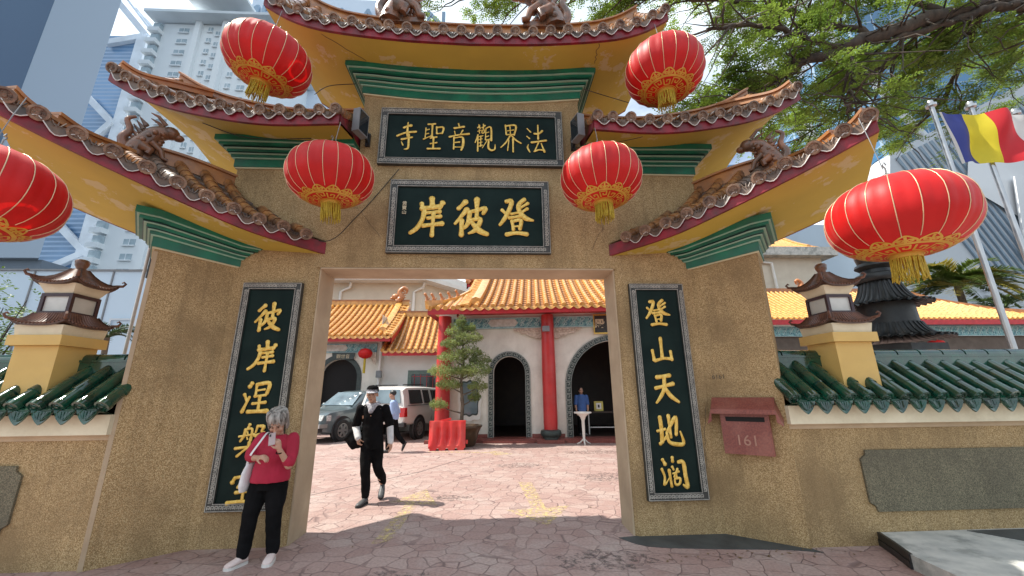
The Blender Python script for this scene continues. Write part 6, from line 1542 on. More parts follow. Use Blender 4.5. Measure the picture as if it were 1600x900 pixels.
# near side of the car is the one facing +x (local y negative)
near = -1
loc = wp-back*.85-side_v*(near*WS/2)
suv = vehicle('parked_car', 'dark grey green off-road car parked nose forward beside the doorway jamb', loc, rz,
  [(0, .42, .70, .72, .70, .74, .60), (.06, .32, .86, .90, .80, .82, .66), (.30, .28, .98, 1.0, .86, .88, .70), (1.15, .27, 1.06, 1.08, .88, .90, .72), (1.32, .27, 1.08, 1.12, .88, .90, .72), (2.05, .27, 1.10, 1.66, .88, .90, .66), (2.3, .27, 1.10, 1.72, .88, .90, .68), (4.1, .27, 1.10, 1.72, .88, .90, .68), (4.42, .3, 1.08, 1.62, .87, .88, .64), (4.6, .4, .95, 1.0, .80, .82, .60)], M['suvpaint'], 1, [(.85, near), (3.45, near), (.85, -near), (3.45, -near)], WS)
def quad_prism(pts, name, mt, parent, off, th=.012):
    b = B().mat(mt); off = Vector(off); a = [Vector(p)+off for p in pts]; c = [p-off.normalized()*th for p in a]; n = len(a)
    b.add(a+c, [tuple(range(n)), tuple(range(n, 2*n))[::-1]]+[(i, n+i, n+(i+1) % n, (i+1) % n) for i in range(n)]); return fixn(b.build(name, parent))
quad_prism([(1.42, -.74, 1.16), (1.42, .74, 1.16), (2.02, .60, 1.63), (2.02, -.60, 1.63)], 'windscreen', M['glassl'], suv, (-.035, 0, .045))
for s in (-1, 1):
    for (xa, xb, xc, xd), nm in (((1.75, 2.75, 2.75, 2.22), 'side_window'), ((2.83, 3.55, 3.55, 2.83), 'side_window'), ((3.63, 4.2, 4.08, 3.63), 'side_window')):
        quad_prism([(xa, s*.858, 1.14), (xb, s*.858, 1.14), (xc, s*.70, 1.60), (xd, s*.70, 1.60)], nm, M['glassd'], suv, (0, s*.022, .008))
    b = B().mat(M['suvpaint']); b.ball((1.72, s*1.0, 1.2), (.07, .11, .09), 10, 8); b.bar((1.74, s*.86, 1.14), (1.74, s*.96, 1.17), .04); b.build('wing_mirror', suv, smooth=60)
    quad_prism([(.02, s*.52, .72), (.02, s*.80, .72), (.10, s*.82, .90), (.10, s*.52, .90)], 'headlight', M['lampw'], suv, (-.05, 0, .01), .03)
    quad_prism([(.14, s*.835, .72), (.30, s*.87, .72), (.30, s*.87, .90), (.14, s*.84, .90)], 'side_lamp', M['lampw'], suv, (-.01, s*.03, 0), .02)
    b = B().mat(M['plastic']); b.box(.5, 4.3, *sorted((s*.87, s*.915)), .55, .62); b.build('door_trim', suv)
    b = B().mat(M['chrome2']); b.bar((2.6, s*.92, .98), (2.75, s*.92, .98), .03); b.bar((3.4, s*.92, .98), (3.52, s*.92, .98), .03); b.build('door_handle', suv)
    b = B().mat(M['plastic']); 
    for x in (1.72, 2.79, 3.59): b.bar((x, s*.903, .34), (x, s*.897, 1.09), .012)
    b.build('door_gap', suv)
b = B().mat(M['plastic']); b.box(-.05, .02, -.45, .45, .70, .90); b.mat(M['chrome2'])
for k in range(4): b.box(-.06, -.045, -.44, .44, .72+k*.045, .735+k*.045)
b.build('grille', suv)
b = B().mat(M['plastic']); b.box(-.14, .08, -.80, .80, .36, .50); b.build('bumper', suv)
b = B().mat(M['chrome2']); b.box(-.14, .2, -.86, .86, .501, .62); b.build('bumper_bar', suv)

# white pickup with canopy, tail towards the camera
hd = Vector((math.sin(R_(17)), math.cos(R_(17)), 0)); rz = math.atan2(hd.y, hd.x)      # local +x points to the nose; tail at 0
back = Vector((math.cos(rz), math.sin(rz), 0)); side_v = Vector((-math.sin(rz), math.cos(rz), 0)); near = -1; WP = 1.82
loc = Vector((-2.36, 10.34, 0))-back*1.1-side_v*(near*WP/2)
pk = vehicle('parked_car', 'white pickup with canopy parked tail forward behind the man in black', loc, rz,
  [(0, .62, 1.14, 1.16, .84, .88, .80), (.04, .58, 1.16, 1.22, .86, .90, .80), (.10, .58, 1.18, 1.74, .87, .90, .70), (.35, .55, 1.18, 1.84, .88, .90, .70), (1.9, .45, 1.18, 1.86, .88, .91, .70), (3.4, .42, 1.16, 1.80, .88, .91, .68), (3.9, .42, 1.14, 1.5, .88, .91, .68), (4.3, .42, 1.12, 1.15, .88, .90, .72), (5.1, .42, 1.0, 1.02, .86, .86, .70), (5.25, .5, .8, .82, .7, .74, .6)], M['whitepaint'], 1, [(1.1, near), (4.3, near), (1.1, -near), (4.3, -near)], WP)
quad_prism([(.055, -.70, 1.26), (.055, .70, 1.26), (.14, .60, 1.72), (.14, -.60, 1.72)], 'rear_window', M['glassl'], pk, (-.05, 0, .01))
for s in (-1, 1):
    for (xa, xb, xc, xd) in ((.38, 1.35, 1.35, .44), (1.5, 2.0, 2.0, 1.5), (2.2, 2.85, 2.85, 2.2), (2.95, 3.75, 3.45, 2.95)):
        quad_prism([(xa, s*.868, 1.24), (xb, s*.868, 1.24), (xc, s*.735, 1.72), (xd, s*.735, 1.72)], 'side_window', M['glassd'], pk, (0, s*.016, .006))
    quad_prism([(-.005, s*.72, .82), (-.005, s*.90, .82), (.02, s*.90, 1.12), (.02, s*.72, 1.12)], 'tail_light', M['lampred'], pk, (-.03, 0, 0), .03)
    quad_prism([(.0, s*.90, .82), (.16, s*.905, .82), (.12, s*.905, 1.12), (.0, s*.90, 1.12)], 'tail_light', M['lampred'], pk, (0, s*.012, 0), .02)
    b = B().mat(M['plastic']); b.bar((0.2, s*.90, 1.185), (2.0, s*.905, 1.185), .02); b.bar((2.08, s*.9, .6), (2.08, s*.9, 1.7), .012); b.build('panel_gap', pk)
    b = B().mat(M['plastic']); b.box(-.06, .12, *sorted((s*.5, s*.92)), .5, .62); b.build('bumper', pk)
b = B().mat(M['plastic']); b.bar((.4, -.55, 1.9), (1.9, -.55, 1.93), .035); b.bar((.4, .55, 1.9), (1.9, .55, 1.93), .035); b.build('roof_rail', pk)
b = B().mat(M['plastic']); b.box(-.035, -.004, -.25, .25, .66, .78); b.build('number_plate', pk)

# red water-filled barrier
br = thing('road_barrier', 'bright red plastic road barrier leaning before the plant tub', 'barrier', (-1.02, 7.42, 0), R_(4))
b = B().mat(mat('red plastic', (.78, .05, .045), (.70, .04, .04), 3, .4, trans=.15, dirt=(.8, .25, .2), dscale=2, damt=.35))
n = 40; P = []
for i in range(n+1):
    x = lerp(-.53, .53, i/n); ph = (i/n*4) % 1; gr = .5-.5*math.cos(2*PI*ph); gr = gr**.6
    z0_ = 0 if gr > .35 else .06
    P.append([Vector((x, -.20, z0_)), Vector((x, -.20, .12)), Vector((x, -.05-.13*gr*.9, .34)), Vector((x, -.035-.08*gr, .60)), Vector((x, -.075-.03*gr, .72)), Vector((x, -.075, .80)), Vector((x, .075, .80)), Vector((x, .075+.03*gr, .72)), Vector((x, .035+.08*gr, .60)), Vector((x, .05+.13*gr*.9, .34)), Vector((x, .20, .12)), Vector((x, .20, z0_)), Vector((x, -.20, z0_))])
b.grid(P); b.add(P[0][:-1], [tuple(range(12))]); b.add(P[-1][:-1], [tuple(range(12))])
fixn(b.build('barrier_body', br, smooth=35))
b = B().mat(b.mats[0]); b.bar((.54, 0, .2), (.60, 0, .2), .09, .1); b.bar((-.2, 0, .80), (.1, 0, .86), .05, .05); b.build('lug', br)

# ------------------------------------------------------------------ people
def remesh(b, voxel, name, parent, mt, smooth_it=6, M=None):
    o = b.build(name, None); fixn(o)
    md = o.modifiers.new('r', 'REMESH'); md.mode = 'VOXEL'; md.voxel_size = voxel; md.use_smooth_shade = True
    ms_ = o.modifiers.new('s', 'SMOOTH'); ms_.factor = .5; ms_.iterations = smooth_it
    bpy.context.view_layer.update()
    me = bpy.data.meshes.new_from_object(o.evaluated_get(bpy.context.evaluated_depsgraph_get()))
    old = o.data; nm = o.name; bpy.data.objects.remove(o); bpy.data.meshes.remove(old)
    me.name = name; me.materials.clear(); me.materials.append(mt)
    me.polygons.foreach_set('use_smooth', [True]*len(me.polygons))
    o = bpy.data.objects.new(name, me); C.objects.link(o); o.parent = parent; return o
def cap(b, pts, rad, seg=14):
    """closed rounded limb through points"""
    q = smooth_line([(*p, r) for p, r in zip(pts, rad)], 5) if len(pts) > 2 else [(*p, r) for p, r in zip(pts, rad)]
    b.tube([p[:3] for p in q], [p[3] for p in q], seg); b.ball(q[0][:3], q[0][3], seg, 8); b.ball(q[-1][:3], q[-1][3], seg, 8)
def oval(b, secs, seg=20, R=None):
    """stack of ellipses (center, rx, ry) with facing rotation -> closed torso"""
    vs_ = []; n = len(secs)
    for c, rx, ry, ang in secs:
        for j in range(seg):
            a = 2*PI*j/seg; x, y = rx*math.cos(a), ry*math.sin(a); vs_.append(Vector(c)+Vector((x*math.cos(ang)-y*math.sin(ang), x*math.sin(ang)+y*math.cos(ang), 0)))
    fs = [(i*seg+j, i*seg+(j+1) % seg, (i+1)*seg+(j+1) % seg, (i+1)*seg+j) for i in range(n-1) for j in range(seg)]+[tuple(range(seg))[::-1], tuple((n-1)*seg+j for j in range(seg))]
    b.add(vs_, fs)
def head_geo(b, Mx, s=1.):
    """skull, jaw, nose, ears; local: +y is face forward? face looks to -y"""
    T_ = lambda x, y, z: Mx @ Vector((x*s, y*s, z*s))
    def bl(c, r, seg=18, rings=12): b.ball((0, 0, 0), tuple(q*s for q in r), seg, rings, None); k = seg*(rings+1); 
    def ell(c, r):
        n0 = len(b.v); b.ball((0, 0, 0), r, 18, 12)
        for i in range(n0, len(b.v)): v = b.v[i]; b.v[i] = tuple(T_(v[0]+c[0], v[1]+c[1], v[2]+c[2]))
    ell((0, .012, .035), (.075, .092, .085)); ell((0, -.02, -.03), (.058, .068, .075)); ell((0, -.045, -.075), (.036, .036, .032))
    ell((0, -.088, -.012), (.012, .014, .028)); ell((0, -.098, -.03), (.016, .014, .012)); ell((0, -.078, .022), (.05, .016, .012))
    ell((0, -.082, -.062), (.024, .010, .006)); ell((0, -.080, -.072), (.020, .010, .006))
    for k in (-1, 1): ell((.042*k, -.062, -.025), (.022, .022, .02)); ell((.076*k, .012, -.005), (.01, .02, .032))
def face_bits(parent, Mx, s=1., closed=False):
    b = B().mat(M['eye']); 
    for k in (-1, 1):
        b.ball(Mx @ Vector((.028*k*s, -.0805*s, .004*s)), (.012*s, .006*s, .004*s if closed else .0055*s), 8, 6)
        b.bar(Mx @ Vector((.014*k*s, -.094*s, .027*s)), Mx @ Vector((.045*k*s, -.084*s, .028*s)), .004*s, .006*s)
    b.mat(M['lip']); b.ball(Mx @ Vector((0, -.0895*s, -.066*s)), (.022*s, .006*s, .006*s), 10, 6)
    b.build('face_features', parent, smooth=180)
def hand(b, wrist, d, palm_n, s=1., curl=.5, spread=1., side=1, fist=0.):
    """hand from wrist along d; palm_n is the palm's facing; thumb on `side` of d x n"""
    d = Vector(d).normalized(); n = Vector(palm_n); n = (n-d*n.dot(d)).normalized(); x = d.cross(n).normalized()*side
    w_ = Vector(wrist); k = s
    cap(b, [w_-d*.01*k, w_+d*.04*k, w_+d*.075*k], [.024*k, .028*k, .027*k], 10); cap(b, [w_+d*.03*k+x*.012*k, w_+d*.075*k+x*.022*k], [.018*k, .014*k], 8); cap(b, [w_+d*.03*k-x*.012*k, w_+d*.072*k-x*.024*k], [.018*k, .013*k], 8)
    for i, (ox, L) in enumerate(((.026, .070), (.009, .080), (-.009, .074), (-.026, .058))):
        p = w_+d*.080*k+x*ox*k; a = curl*(.75+.12*i)+fist; dd = (d+x*ox*spread*3).normalized(); pts = [p]; ang = .25*a
        for j, f in enumerate((.45, .32, .23)):
            ang += a*.75; v = dd*math.cos(ang)+n*math.sin(ang); pts.append(pts[-1]+v*L*f*k)
        for q in range(3): cap(b, [pts[q], pts[q+1]], [(.0092-.0008*q)*k, (.0086-.0010*q)*k], 8)
    p = w_+d*.022*k+x*.020*k; q1 = p+(x*.85+d*.6+n*.25).normalized()*.035*k; q2 = q1+(d*.8+x*.25+n*(.3+curl*.5)).normalized()*.03*k; q3 = q2+(d*.8-x*.1+n*(.3+curl)).normalized()*.024*k
    cap(b, [p, q1], [.015*k, .012*k], 8); cap(b, [q1, q2], [.011*k, .010*k], 8); cap(b, [q2, q3], [.010*k, .008*k], 8)
def shoe(parent, heel, toe, mt, sm, w_=.045, L=.25, tilt=0., name='shoe', T=None):
    if T is not None: heel, toe = T @ Vector(heel), T @ Vector(toe)
    heel, toe = Vector(heel), Vector(toe); d = (toe-heel).normalized(); x = Vector((-d.y, d.x, 0)).normalized(); up = d.cross(x)*-1
    if up.z < 0: up = -up
    b = B(); P = lambda a, c, h: heel+d*a*L+x*c+up*h
    oval2 = [(.0, .030, .045), (.06, .036, .075), (.2, .038, .085), (.38, .038, .072), (.6, .044, .055), (.82, .044, .042), (.96, .032, .032), (1.0, .015, .02)]
    vs_ = []; seg = 12
    for a, hw_, h_ in oval2:
        for j in range(seg): t_ = 2*PI*j/seg; vs_.append(P(a, hw_*math.cos(t_), .016+h_*(.5+.5*math.sin(t_))))
    n = len(oval2); b.mat(mt).add(vs_, [(i*seg+j, i*seg+(j+1) % seg, (i+1)*seg+(j+1) % seg, (i+1)*seg+j) for i in range(n-1) for j in range(seg)]+[tuple(range(seg))[::-1], tuple((n-1)*seg+j for j in range(seg))])
    o = fixn(b.build(name, parent, smooth=60)); b = B().mat(sm)
    ring = [(-.02, .0), (.0, .032), (.2, .040), (.6, .047), (.85, .046), (.98, .030), (1.03, 0), (.98, -.030), (.85, -.046), (.6, -.047), (.2, -.040), (.0, -.032)]
    lo = [P(a, c, 0) for a, c in ring]; hi = [P(a, c, .024) for a, c in ring]; k = len(ring); b.add(lo+hi, [tuple(range(k))[::-1], tuple(range(k, 2*k))]+[(i, (i+1) % k, k+(i+1) % k, k+i) for i in range(k)]); fixn(b.build('sole', o))
    return o

# --- woman with the phone
wm = thing('person', 'white-haired woman in crimson blouse and black trousers looking at her phone', 'person', (-1.99, -.42, 0)); WL_ = Matrix.Translation(-Vector(wm.location))
hc = Vector((-1.925, -.50, 1.30)); HMx = Matrix.Translation(hc) @ Matrix.Rotation(R_(12), 4, 'Z') @ Matrix.Rotation(R_(34), 4, 'X') @ Matrix.Rotation(R_(-4), 4, 'Y')
shL, shR = (-2.10, -.42, 1.155), (-1.78, -.44, 1.15); elL, elR = (-2.165, -.47, .965), (-1.735, -.56, .90); wrL, wrR = (-2.00, -.62, .985), (-1.80, -.655, 1.065)
hpL, hpR = (-2.06, -.40, .76), (-1.90, -.40, .76); knL, knR = (-2.095, -.45, .44), (-1.885, -.42, .44); anL, anR = (-2.12, -.44, .08), (-1.88, -.36, .08)
b = B(); head_geo(b, HMx, .98)
cap(b, [(-1.94, -.42, 1.14), (-1.93, -.45, 1.20), (-1.927, -.47, 1.25)], [.05, .045, .045])
oval(b, [((-1.97, -.40, .72), .135, .10, 0), ((-1.96, -.41, .90), .125, .095, 0), ((-1.945, -.42, 1.06), .14, .095, 0), ((-1.94, -.42, 1.15), .13, .07, 0), ((-1.94, -.42, 1.18), .06, .05, 0)])
for sh, el, wr in ((shL, elL, wrL), (shR, elR, wrR)): cap(b, [sh, el], [.046, .036]); cap(b, [el, wr], [.036, .024])
for hp, kn, an in ((hpL, knL, anL), (hpR, knR, anR)): cap(b, [hp, kn], [.08, .052]); cap(b, [kn, an], [.052, .035])
hand(b, wrL, (.75, -.45, .15), (.3, .3, -1), .92, .7, side=-1); hand(b, wrR, (-.20, -.25, 1), (-.75, .35, .1), .92, .75, side=1)
remesh(b, .006, 'body', wm, M['skin'], 3).data.transform(WL_)
face_bits(wm, WL_ @ HMx, .98, True)
b = B()   # blouse
oval(b, [((-1.975, -.41, .735), .185, .150, 0), ((-1.975, -.41, .76), .188, .152, 0), ((-1.965, -.415, .90), .168, .138, 0), ((-1.95, -.42, 1.04), .165, .125, 0), ((-1.943, -.42, 1.13), .155, .10, 0), ((-1.94, -.43, 1.185), .085, .072, 0)], 24)
cap(b, [shL, (-2.15, -.45, 1.05), (-2.165, -.475, .985)], [.060, .060, .056]); cap(b, [(-2.165, -.475, .99), (-2.13, -.51, .978)], [.055, .050]); cap(b, [shR, (-1.74, -.50, 1.02), (-1.735, -.555, .93)], [.058, .058, .054]); cap(b, [(-1.735, -.56, .93), (-1.745, -.575, .95)], [.053, .05])
for k in range(7):    # folds
    a = k*.9; cap(b, [(-1.97+.15*math.cos(a), -.42+.12*math.sin(a), .76), (-1.96+.12*math.cos(a+.15), -.42+.10*math.sin(a+.15), 1.0)], [.022, .008], 6)
o = remesh(b, .008, 'blouse', wm, M['pinkshirt'], 4); o.data.transform(WL_)
for v in o.data.vertices:
    nz_ = noise.noise(Vector((v.co.x*9, v.co.y*9, v.co.z*14))); v.co += v.normal*(.006*nz_+.004*noise.noise(Vector((v.co.x*26, v.co.y*26, v.co.z*12))))
b = B()
for hp, kn, an, dx in ((hpL, knL, anL, 0), (hpR, knR, anR, 0)): cap(b, [(hp[0], hp[1], hp[2]-.02), (lerp(hp[0], kn[0], .5), lerp(hp[1], kn[1], .5), .60), kn, (lerp(kn[0], an[0], .6), lerp(kn[1], an[1], .6), .23), (an[0], an[1], an[2]+.02)], [.10, .098, .076, .066, .060])
oval(b, [((-1.98, -.40, .66), .165, .125, 0), ((-1.98, -.40, .80), .155, .12, 0)])
o = remesh(b, .008, 'trousers', wm, M['blackcloth'], 4); o.data.transform(WL_)
for v in o.data.vertices: v.co += v.normal*(.006*noise.noise(Vector((v.co.x*10, v.co.y*10, v.co.z*16))))
b = B(); Hm = WL_ @ HMx
rr = random.Random(2)
n0 = len(b.v); b.ball((0, 0, 0), (.090, .108, .094), 24, 16)
for i in range(n0, len(b.v)):
    v = Vector(b.v[i]); v += Vector((0, .018, .05)); v *= 1+.05*noise.noise(v*40)
    if v.y < -.055 and v.z < .075: v.y = -.055+(v.y+.055)*.2
    if v.z < -.03: v.z = -.03+(v.z+.03)*.3
    b.v[i] = tuple(Hm @ v)
b.mat(M['ghair'])
for k in range(150):   # hair locks
    a = rr.uniform(-PI*.12, PI*1.12); st_ = Vector((0, .03, .14)); out = Vector((math.cos(a)*.088, math.sin(a)*.105+.015, rr.uniform(-.045, .02))); mid = (st_+out)*.5+Vector((math.cos(a)*.045, math.sin(a)*.05, .045))
    q = smooth_line([tuple(st_), tuple(mid), tuple(out), tuple(out*1.0+Vector((0, 0, -.02)))], 3); b.tube([Hm @ (Vector(p)*.99) for p in q], [.008]*(len(q)-2)+[.006, .002], 5, caps=False)
for k in range(26):   # fringe over the forehead
    a = rr.uniform(-.7, .7); st_ = Vector((a*.05, -.02, .142)); out = Vector((.066*a*1.25, -.092-.0*abs(a), .045+.02*rr.random())); q = smooth_line([tuple(st_), (a*.06, -.072, .115), tuple(out)], 3); b.tube([Hm @ Vector(p) for p in q], [.008]*(len(q)-1)+[.003], 5, caps=False)
b.build('hair', wm, smooth=70)
shoe(wm, (-2.10, -.40, 0), (-2.20, -.60, 0), M['shoe'], M['sole'], L=.20, T=WL_); shoe(wm, (-1.885, -.33, 0), (-1.84, -.56, 0), M['shoe'], M['sole'], L=.20, T=WL_)
b = B().mat(M['blackcloth']); b.lathe([(.030, -.006), (.033, 0), (.030, .006)], 16, WL_ @ Matrix.Translation(Vector(wrR)+Vector((0, .01, -.03))) @ Matrix.Rotation(.3, 4, 'X')); b.build('bracelet', wm, smooth=60)
M['phone'] = mat('rosy phone back', (.42, .33, .32), None, 5, .35)
ph = thing('mobile_phone', 'pale mobile phone held up by the white-haired woman', 'phone', (-1.865, -.69, 1.165))
b = B().mat(M['phone']); Px = Matrix.Rotation(R_(-16), 4, 'Y') @ Matrix.Rotation(R_(-22), 4, 'X') @ Matrix.Rotation(R_(8), 4, 'Z'); b.box(-.030, .030, -.004, .004, -.060, .060, Px); b.mat(M['rubber']); b.box(-.027, .027, .0042, .005, -.055, .055, Px); b.box(-.024, -.008, -.0055, -.0042, .026, .05, Px); b.build('phone_body', ph)
bg_ = thing('tote_bag', 'white cloth shoulder bag hanging at the white-haired woman\'s hip', 'bag', (-2.19, -.44, .66))
b = B(); oval(b, [((0, 0, -.01), .03, .085, 0), ((0, 0, .05), .045, .11, 0), ((.01, 0, .17), .04, .105, 0), ((.03, 0, .26), .028, .08, 0)], 16); o = remesh(b, .008, 'bag_body', bg_, M['whitecloth'], 3)
b = B().mat(M['whitecloth']); Lb = -Vector(bg_.location)
q = smooth_line([(-2.17, -.50, .91), (-2.125, -.545, 1.00), (-2.055, -.54, 1.12), (-2.03, -.47, 1.205), (-2.04, -.38, 1.19), (-2.10, -.29, 1.05), (-2.15, -.36, .90)], 5)
P = []
for i, p in enumerate(q):
    P.append([Vector(p)+Lb+Vector((-.013, -.008, 0)), Vector(p)+Lb+Vector((.013, -.012, .004))])
b.grid(P); b.build('strap', bg_, smooth=180)

# --- man in black walking out
mn_ = thing('person', 'man in black shirt and trousers with cap, white sleeves and scarf, walking forward', 'person', (-1.56, 1.72, 0)); ML = Matrix.Translation(-Vector(mn_.location))
hc = Vector((-1.61, 1.66, 1.575)); HMx = Matrix.Translation(hc) @ Matrix.Rotation(R_(6), 4, 'Z') @ Matrix.Rotation(R_(4), 4, 'X')
sL, sR = (-1.79, 1.72, 1.36), (-1.40, 1.72, 1.36); eL, eR = (-1.865, 1.78, 1.09), (-1.325, 1.76, 1.10); wL_, wR_ = (-1.775, 1.66, .93), (-1.275, 1.66, .865)
pL, pR = (-1.66, 1.74, .90), (-1.50, 1.74, .90); kL, kR = (-1.625, 1.64, .50), (-1.475, 1.76, .50); aL, aR = (-1.60, 1.66, .09), (-1.445, 2.02, .20)
b = B(); head_geo(b, HMx, 1.08); cap(b, [(-1.60, 1.72, 1.38), (-1.607, 1.69, 1.50)], [.058, .052])
oval(b, [((-1.58, 1.74, .86), .15, .10, 0), ((-1.585, 1.74, 1.05), .14, .10, 0), ((-1.595, 1.73, 1.25), .17, .11, 0), ((-1.595, 1.72, 1.36), .16, .085, 0), ((-1.60, 1.72, 1.42), .07, .06, 0)])
for sh, el, wr in ((sL, eL, wL_), (sR, eR, wR_)): cap(b, [sh, el], [.052, .042]); cap(b, [el, wr], [.042, .028])
for hp, kn, an in ((pL, kL, aL), (pR, kR, aR)): cap(b, [hp, kn], [.088, .058]); cap(b, [kn, an], [.058, .04])
hand(b, wL_, (.25, -.15, -1), (.6, .6, 0), 1.0, .8, side=1); hand(b, wR_, (.12, -.1, -1), (-.8, .3, 0), 1.0, .35, side=-1)
remesh(b, .008, 'body', mn_, M['skin'], 3).data.transform(ML); face_bits(mn_, ML @ HMx, 1.08)
b = B(); oval(b, [((-1.58, 1.74, .76), .160, .125, 0), ((-1.585, 1.74, .95), .155, .122, 0), ((-1.59, 1.735, 1.15), .162, .12, 0), ((-1.595, 1.73, 1.33), .175, .108, 0), ((-1.597, 1.725, 1.415), .12, .085, 0)], 24)
cap(b, [sL, (-1.83, 1.75, 1.22), (-1.858, 1.775, 1.12)], [.068, .070, .068]); cap(b, [sR, (-1.36, 1.735, 1.22), (-1.333, 1.755, 1.12)], [.068, .070, .068])
o = remesh(b, .01, 'tee_shirt', mn_, M['blackcloth'], 4); o.data.transform(ML)
for v in o.data.vertices: v.co += v.normal*(.008*noise.noise(v.co*11))
b = B(); cap(b, [eL, wL_], [.058, .048]); cap(b, [eR, wR_], [.056, .046])
o = remesh(b, .008, 'white_sleeves', mn_, M['whitecloth'], 3); o.data.transform(ML)
b = B()
for hp, kn, an in ((pL, kL, aL), (pR, kR, aR)): cap(b, [hp, (lerp(hp[0], kn[0], .5), lerp(hp[1], kn[1], .5), .70), kn, (an[0], lerp(kn[1], an[1], .7), lerp(kn[2], an[2], .6)), (an[0], an[1], an[2]+.03)], [.092, .092, .076, .068, .058])
oval(b, [((-1.58, 1.74, .80), .165, .12, 0), ((-1.58, 1.74, .95), .155, .11, 0)])
o = remesh(b, .01, 'trousers', mn_, M['blackcloth'], 4); o.data.transform(ML)
for v in o.data.vertices: v.co += v.normal*(.007*noise.noise(v.co*12))
b = B(); q = [(math.cos(a)*.085-1.60, math.sin(a)*.075+1.71, 1.445-.03*max(0, -math.sin(a))) for a in [i*2*PI/16 for i in range(17)]]; cap(b, q, [.030]*17, 8); cap(b, [(-1.65, 1.645, 1.42), (-1.60, 1.605, 1.35), (-1.59, 1.60, 1.32)], [.03, .035, .02]); cap(b, [(-1.55, 1.645, 1.42), (-1.60, 1.605, 1.33)], [.035, .04])
remesh(b, .008, 'neck_scarf', mn_, M['pattern'], 3).data.transform(ML)
cp = Matrix.Translation(Vector((0, 0, 0))); Hm = ML @ HMx
b = B().mat(M['blackcloth']); n0 = 0; b.lathe([(.0915, .045), (.096, .07), (.088, .115), (.06, .142), (0, .152)], 24)
b.v = [tuple(Hm @ Vector((x, y*1.12+.01, z))) for x, y, z in b.v]
P = []
for i in range(11):
    a = -PI*.86+PI*.72*i/10; P.append([Hm @ Vector((.094*math.cos(a), .105*math.sin(a)+.01, .052)), Hm @ Vector((.098*math.cos(a), .105*math.sin(a)-.065*math.sin(PI*i/10)**.7+.01, .030))])
b.grid(P); b.mat(M['pattern']); b.grid([[p[0]+Vector((0, 0, .006)), p[1]+Vector((0, 0, .006))] for p in P]); b.grid([[p[0]*1.0+Vector((0, -.004, .006)), p[0]+Vector((0, -.003, .03))] for p in P])
b.build('cap', mn_, smooth=60)
shoe(mn_, (-1.585, 1.70, 0), (-1.64, 1.44, 0), M['gshoe'], M['rubber'], L=.27, T=ML); shoe(mn_, (-1.45, 2.07, .15), (-1.42, 1.86, .02), M['gshoe'], M['rubber'], L=.26, T=ML)
hbg = thing('shoulder_bag', 'slack black bag hanging from the arm of the man in black', 'bag', (-1.84, 1.78, .98))
b = B(); cap(b, [(-.06, 0, -.02), (.0, 0, -.09), (.10, .02, -.10)], [.10, .12, .10]); cap(b, [(-.13, 0, -.06), (-.04, 0, -.15)], [.06, .08]); o = remesh(b, .012, 'bag_body', hbg, M['blackcloth'], 3)
for v in o.data.vertices: v.co += v.normal*(.018*noise.noise(v.co*14))
b = B().mat(M['blackcloth']); b.tube(smooth_line([(.0, 0, .02), (.03, -.08, .25), (.10, -.08, .42), (.14, .02, .44)], 4), .012, 6); b.build('strap', hbg, smooth=60)

# --- man in light blue shirt
m2 = thing('person', 'man in light blue shirt and dark trousers striding past the white pickup', 'person', (-2.52, 7.05, 0)); M2 = Matrix.Translation(-Vector(m2.location))
hc = Vector((-2.60, 7.04, 1.56)); HMx = Matrix.Translation(hc) @ Matrix.Rotation(R_(-105), 4, 'Z') @ Matrix.Rotation(R_(10), 4, 'X')
b = B(); head_geo(b, HMx, 1.0); cap(b, [(-2.56, 7.05, 1.38), (-2.585, 7.045, 1.50)], [.055, .05]); oval(b, [((-2.52, 7.06, .86), .11, .14, 0), ((-2.54, 7.06, 1.2), .10, .16, 0), ((-2.55, 7.05, 1.38), .07, .13, 0)])
A1 = ((-2.56, 6.90, 1.33), (-2.50, 6.86, 1.06), (-2.66, 6.84, .88)); A2 = ((-2.55, 7.21, 1.33), (-2.44, 7.24, 1.08), (-2.48, 7.26, .84))
for sh, el, wr in (A1, A2): cap(b, [sh, el], [.05, .04]); cap(b, [el, wr], [.04, .027])
L1 = ((-2.53, 6.98, .88), (-2.62, 6.97, .50), (-2.63, 6.98, .09)); L2 = ((-2.52, 7.13, .88), (-2.43, 7.13, .50), (-2.20, 7.13, .22))
for hp, kn, an in (L1, L2): cap(b, [hp, kn], [.085, .055]); cap(b, [kn, an], [.055, .038])
hand(b, A1[2], (-.35, 0, -1), (0, 1, 0), 1, .5, side=1); hand(b, A2[2], (-.1, 0, -1), (0, -1, 0), 1, .5, side=-1)
remesh(b, .009, 'body', m2, M['skin'], 3).data.transform(M2); face_bits(m2, M2 @ HMx, 1.0)
b = B(); oval(b, [((-2.52, 7.06, .88), .13, .17, 0), ((-2.52, 7.06, 1.05), .135, .175, 0), ((-2.535, 7.06, 1.25), .125, .185, 0), ((-2.55, 7.05, 1.38), .09, .15, 0), ((-2.555, 7.05, 1.42), .06, .07, 0)]); cap(b, [A1[0], (-2.53, 6.875, 1.16), A1[1]], [.068, .066, .060]); cap(b, [A2[0], A2[1]], [.066, .058]); cap(b, [A1[1], (-2.56, 6.85, .99)], [.056, .052])
o = remesh(b, .011, 'shirt', m2, M['bluecloth'], 3); o.data.transform(M2)
b = B()
for hp, kn, an in (L1, L2): cap(b, [hp, kn, (lerp(kn[0], an[0], .9), an[1], lerp(kn[2], an[2], .9))], [.10, .08, .062])
oval(b, [((-2.52, 7.06, .82), .115, .155, 0), ((-2.52, 7.06, .93), .11, .15, 0)]); remesh(b, .011, 'trousers', m2, M['blackcloth'], 3).data.transform(M2)
Hm = M2 @ HMx; b = B().mat(M['bhair']); b.ball((0, 0, 0), (.084, .100, .088), 20, 14)
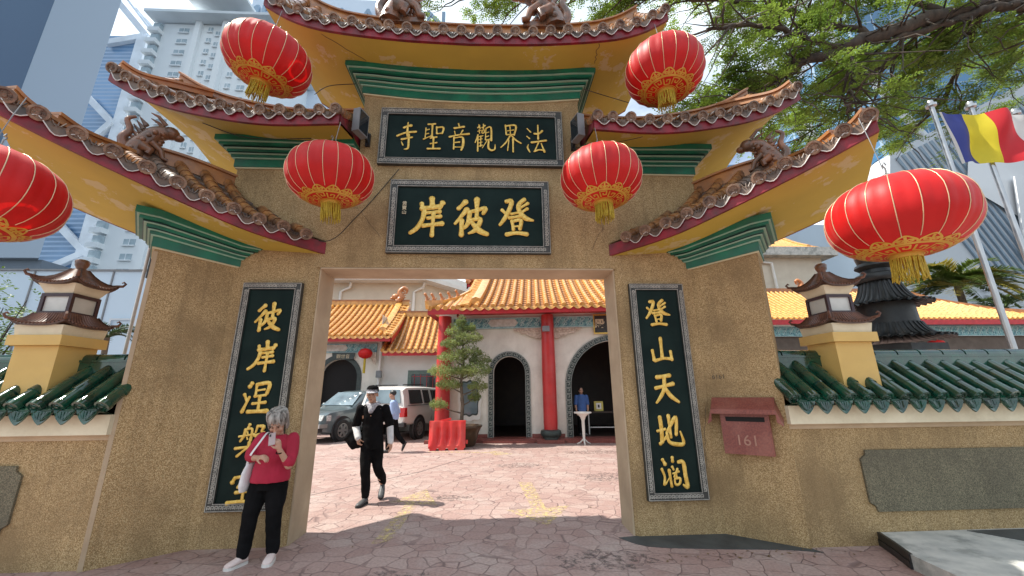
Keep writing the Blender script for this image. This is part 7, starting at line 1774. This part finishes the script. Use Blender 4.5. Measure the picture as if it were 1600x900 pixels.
for i in range(len(b.v)):
    v = Vector(b.v[i])+Vector((0, .024, .048))
    if v.y < -.045 and v.z < .07: v.y = -.045
    b.v[i] = tuple(Hm @ v)
b.build('hair', m2, smooth=80)
shoe(m2, (-2.60, 6.98, 0), (-2.85, 6.97, 0), M['gshoe'], M['rubber'], L=.27, T=M2); shoe(m2, (-2.13, 7.13, .25), (-2.24, 7.13, .02), M['gshoe'], M['rubber'], L=.26, T=M2)

# --- person inside the hall doorway
c3 = HF(1.18, .95, .127); m3 = thing('person', 'person in blue shirt standing in the shadow of the hall doorway', 'person', c3); 
HMx = Matrix.Translation((0, 0, 1.50)); b = B(); head_geo(b, HMx, 1.0); cap(b, [(0, 0, 1.32), (0, 0, 1.44)], [.055, .05]); oval(b, [((0, 0, .82), .14, .10, 0), ((0, 0, 1.1), .15, .1, 0), ((0, 0, 1.32), .15, .08, 0)])
for s in (-1, 1): cap(b, [(s*.18, 0, 1.30), (s*.22, 0, 1.04)], [.05, .04]); cap(b, [(s*.22, 0, 1.04), (s*.20, -.06, .80)], [.04, .027]); cap(b, [(s*.08, 0, .82), (s*.09, 0, .45), (s*.09, .02, .08)], [.085, .055, .038]); hand(b, (s*.20, -.06, .80), (0, -.1, -1), (-s, 0, 0), 1, .4, side=-s)
remesh(b, .01, 'body', m3, M['skin'], 3); face_bits(m3, HMx)
b = B(); oval(b, [((0, 0, .78), .17, .13, 0), ((0, 0, 1.1), .17, .12, 0), ((0, 0, 1.33), .16, .10, 0), ((0, 0, 1.38), .07, .07, 0)]); [cap(b, [(s*.18, 0, 1.30), (s*.22, 0, 1.06)], [.068, .062]) for s in (-1, 1)]; remesh(b, .012, 'shirt', m3, M['blueshirt2'], 3)
b = B(); [cap(b, [(s*.08, 0, .82), (s*.09, 0, .45), (s*.09, .02, .10)], [.10, .08, .065]) for s in (-1, 1)]; remesh(b, .012, 'trousers', m3, M['blackcloth'], 3)
b = B().mat(M['bhair']); b.ball((0, .02, 1.545), (.086, .098, .085), 18, 12); b.v = [(x, max(y, -.05), z) for x, y, z in b.v]; b.build('hair', m3, smooth=80)
for s in (-1, 1): shoe(m3, (s*.09, .06, 0), (s*.11, -.2, 0), M['gshoe'], M['rubber'])
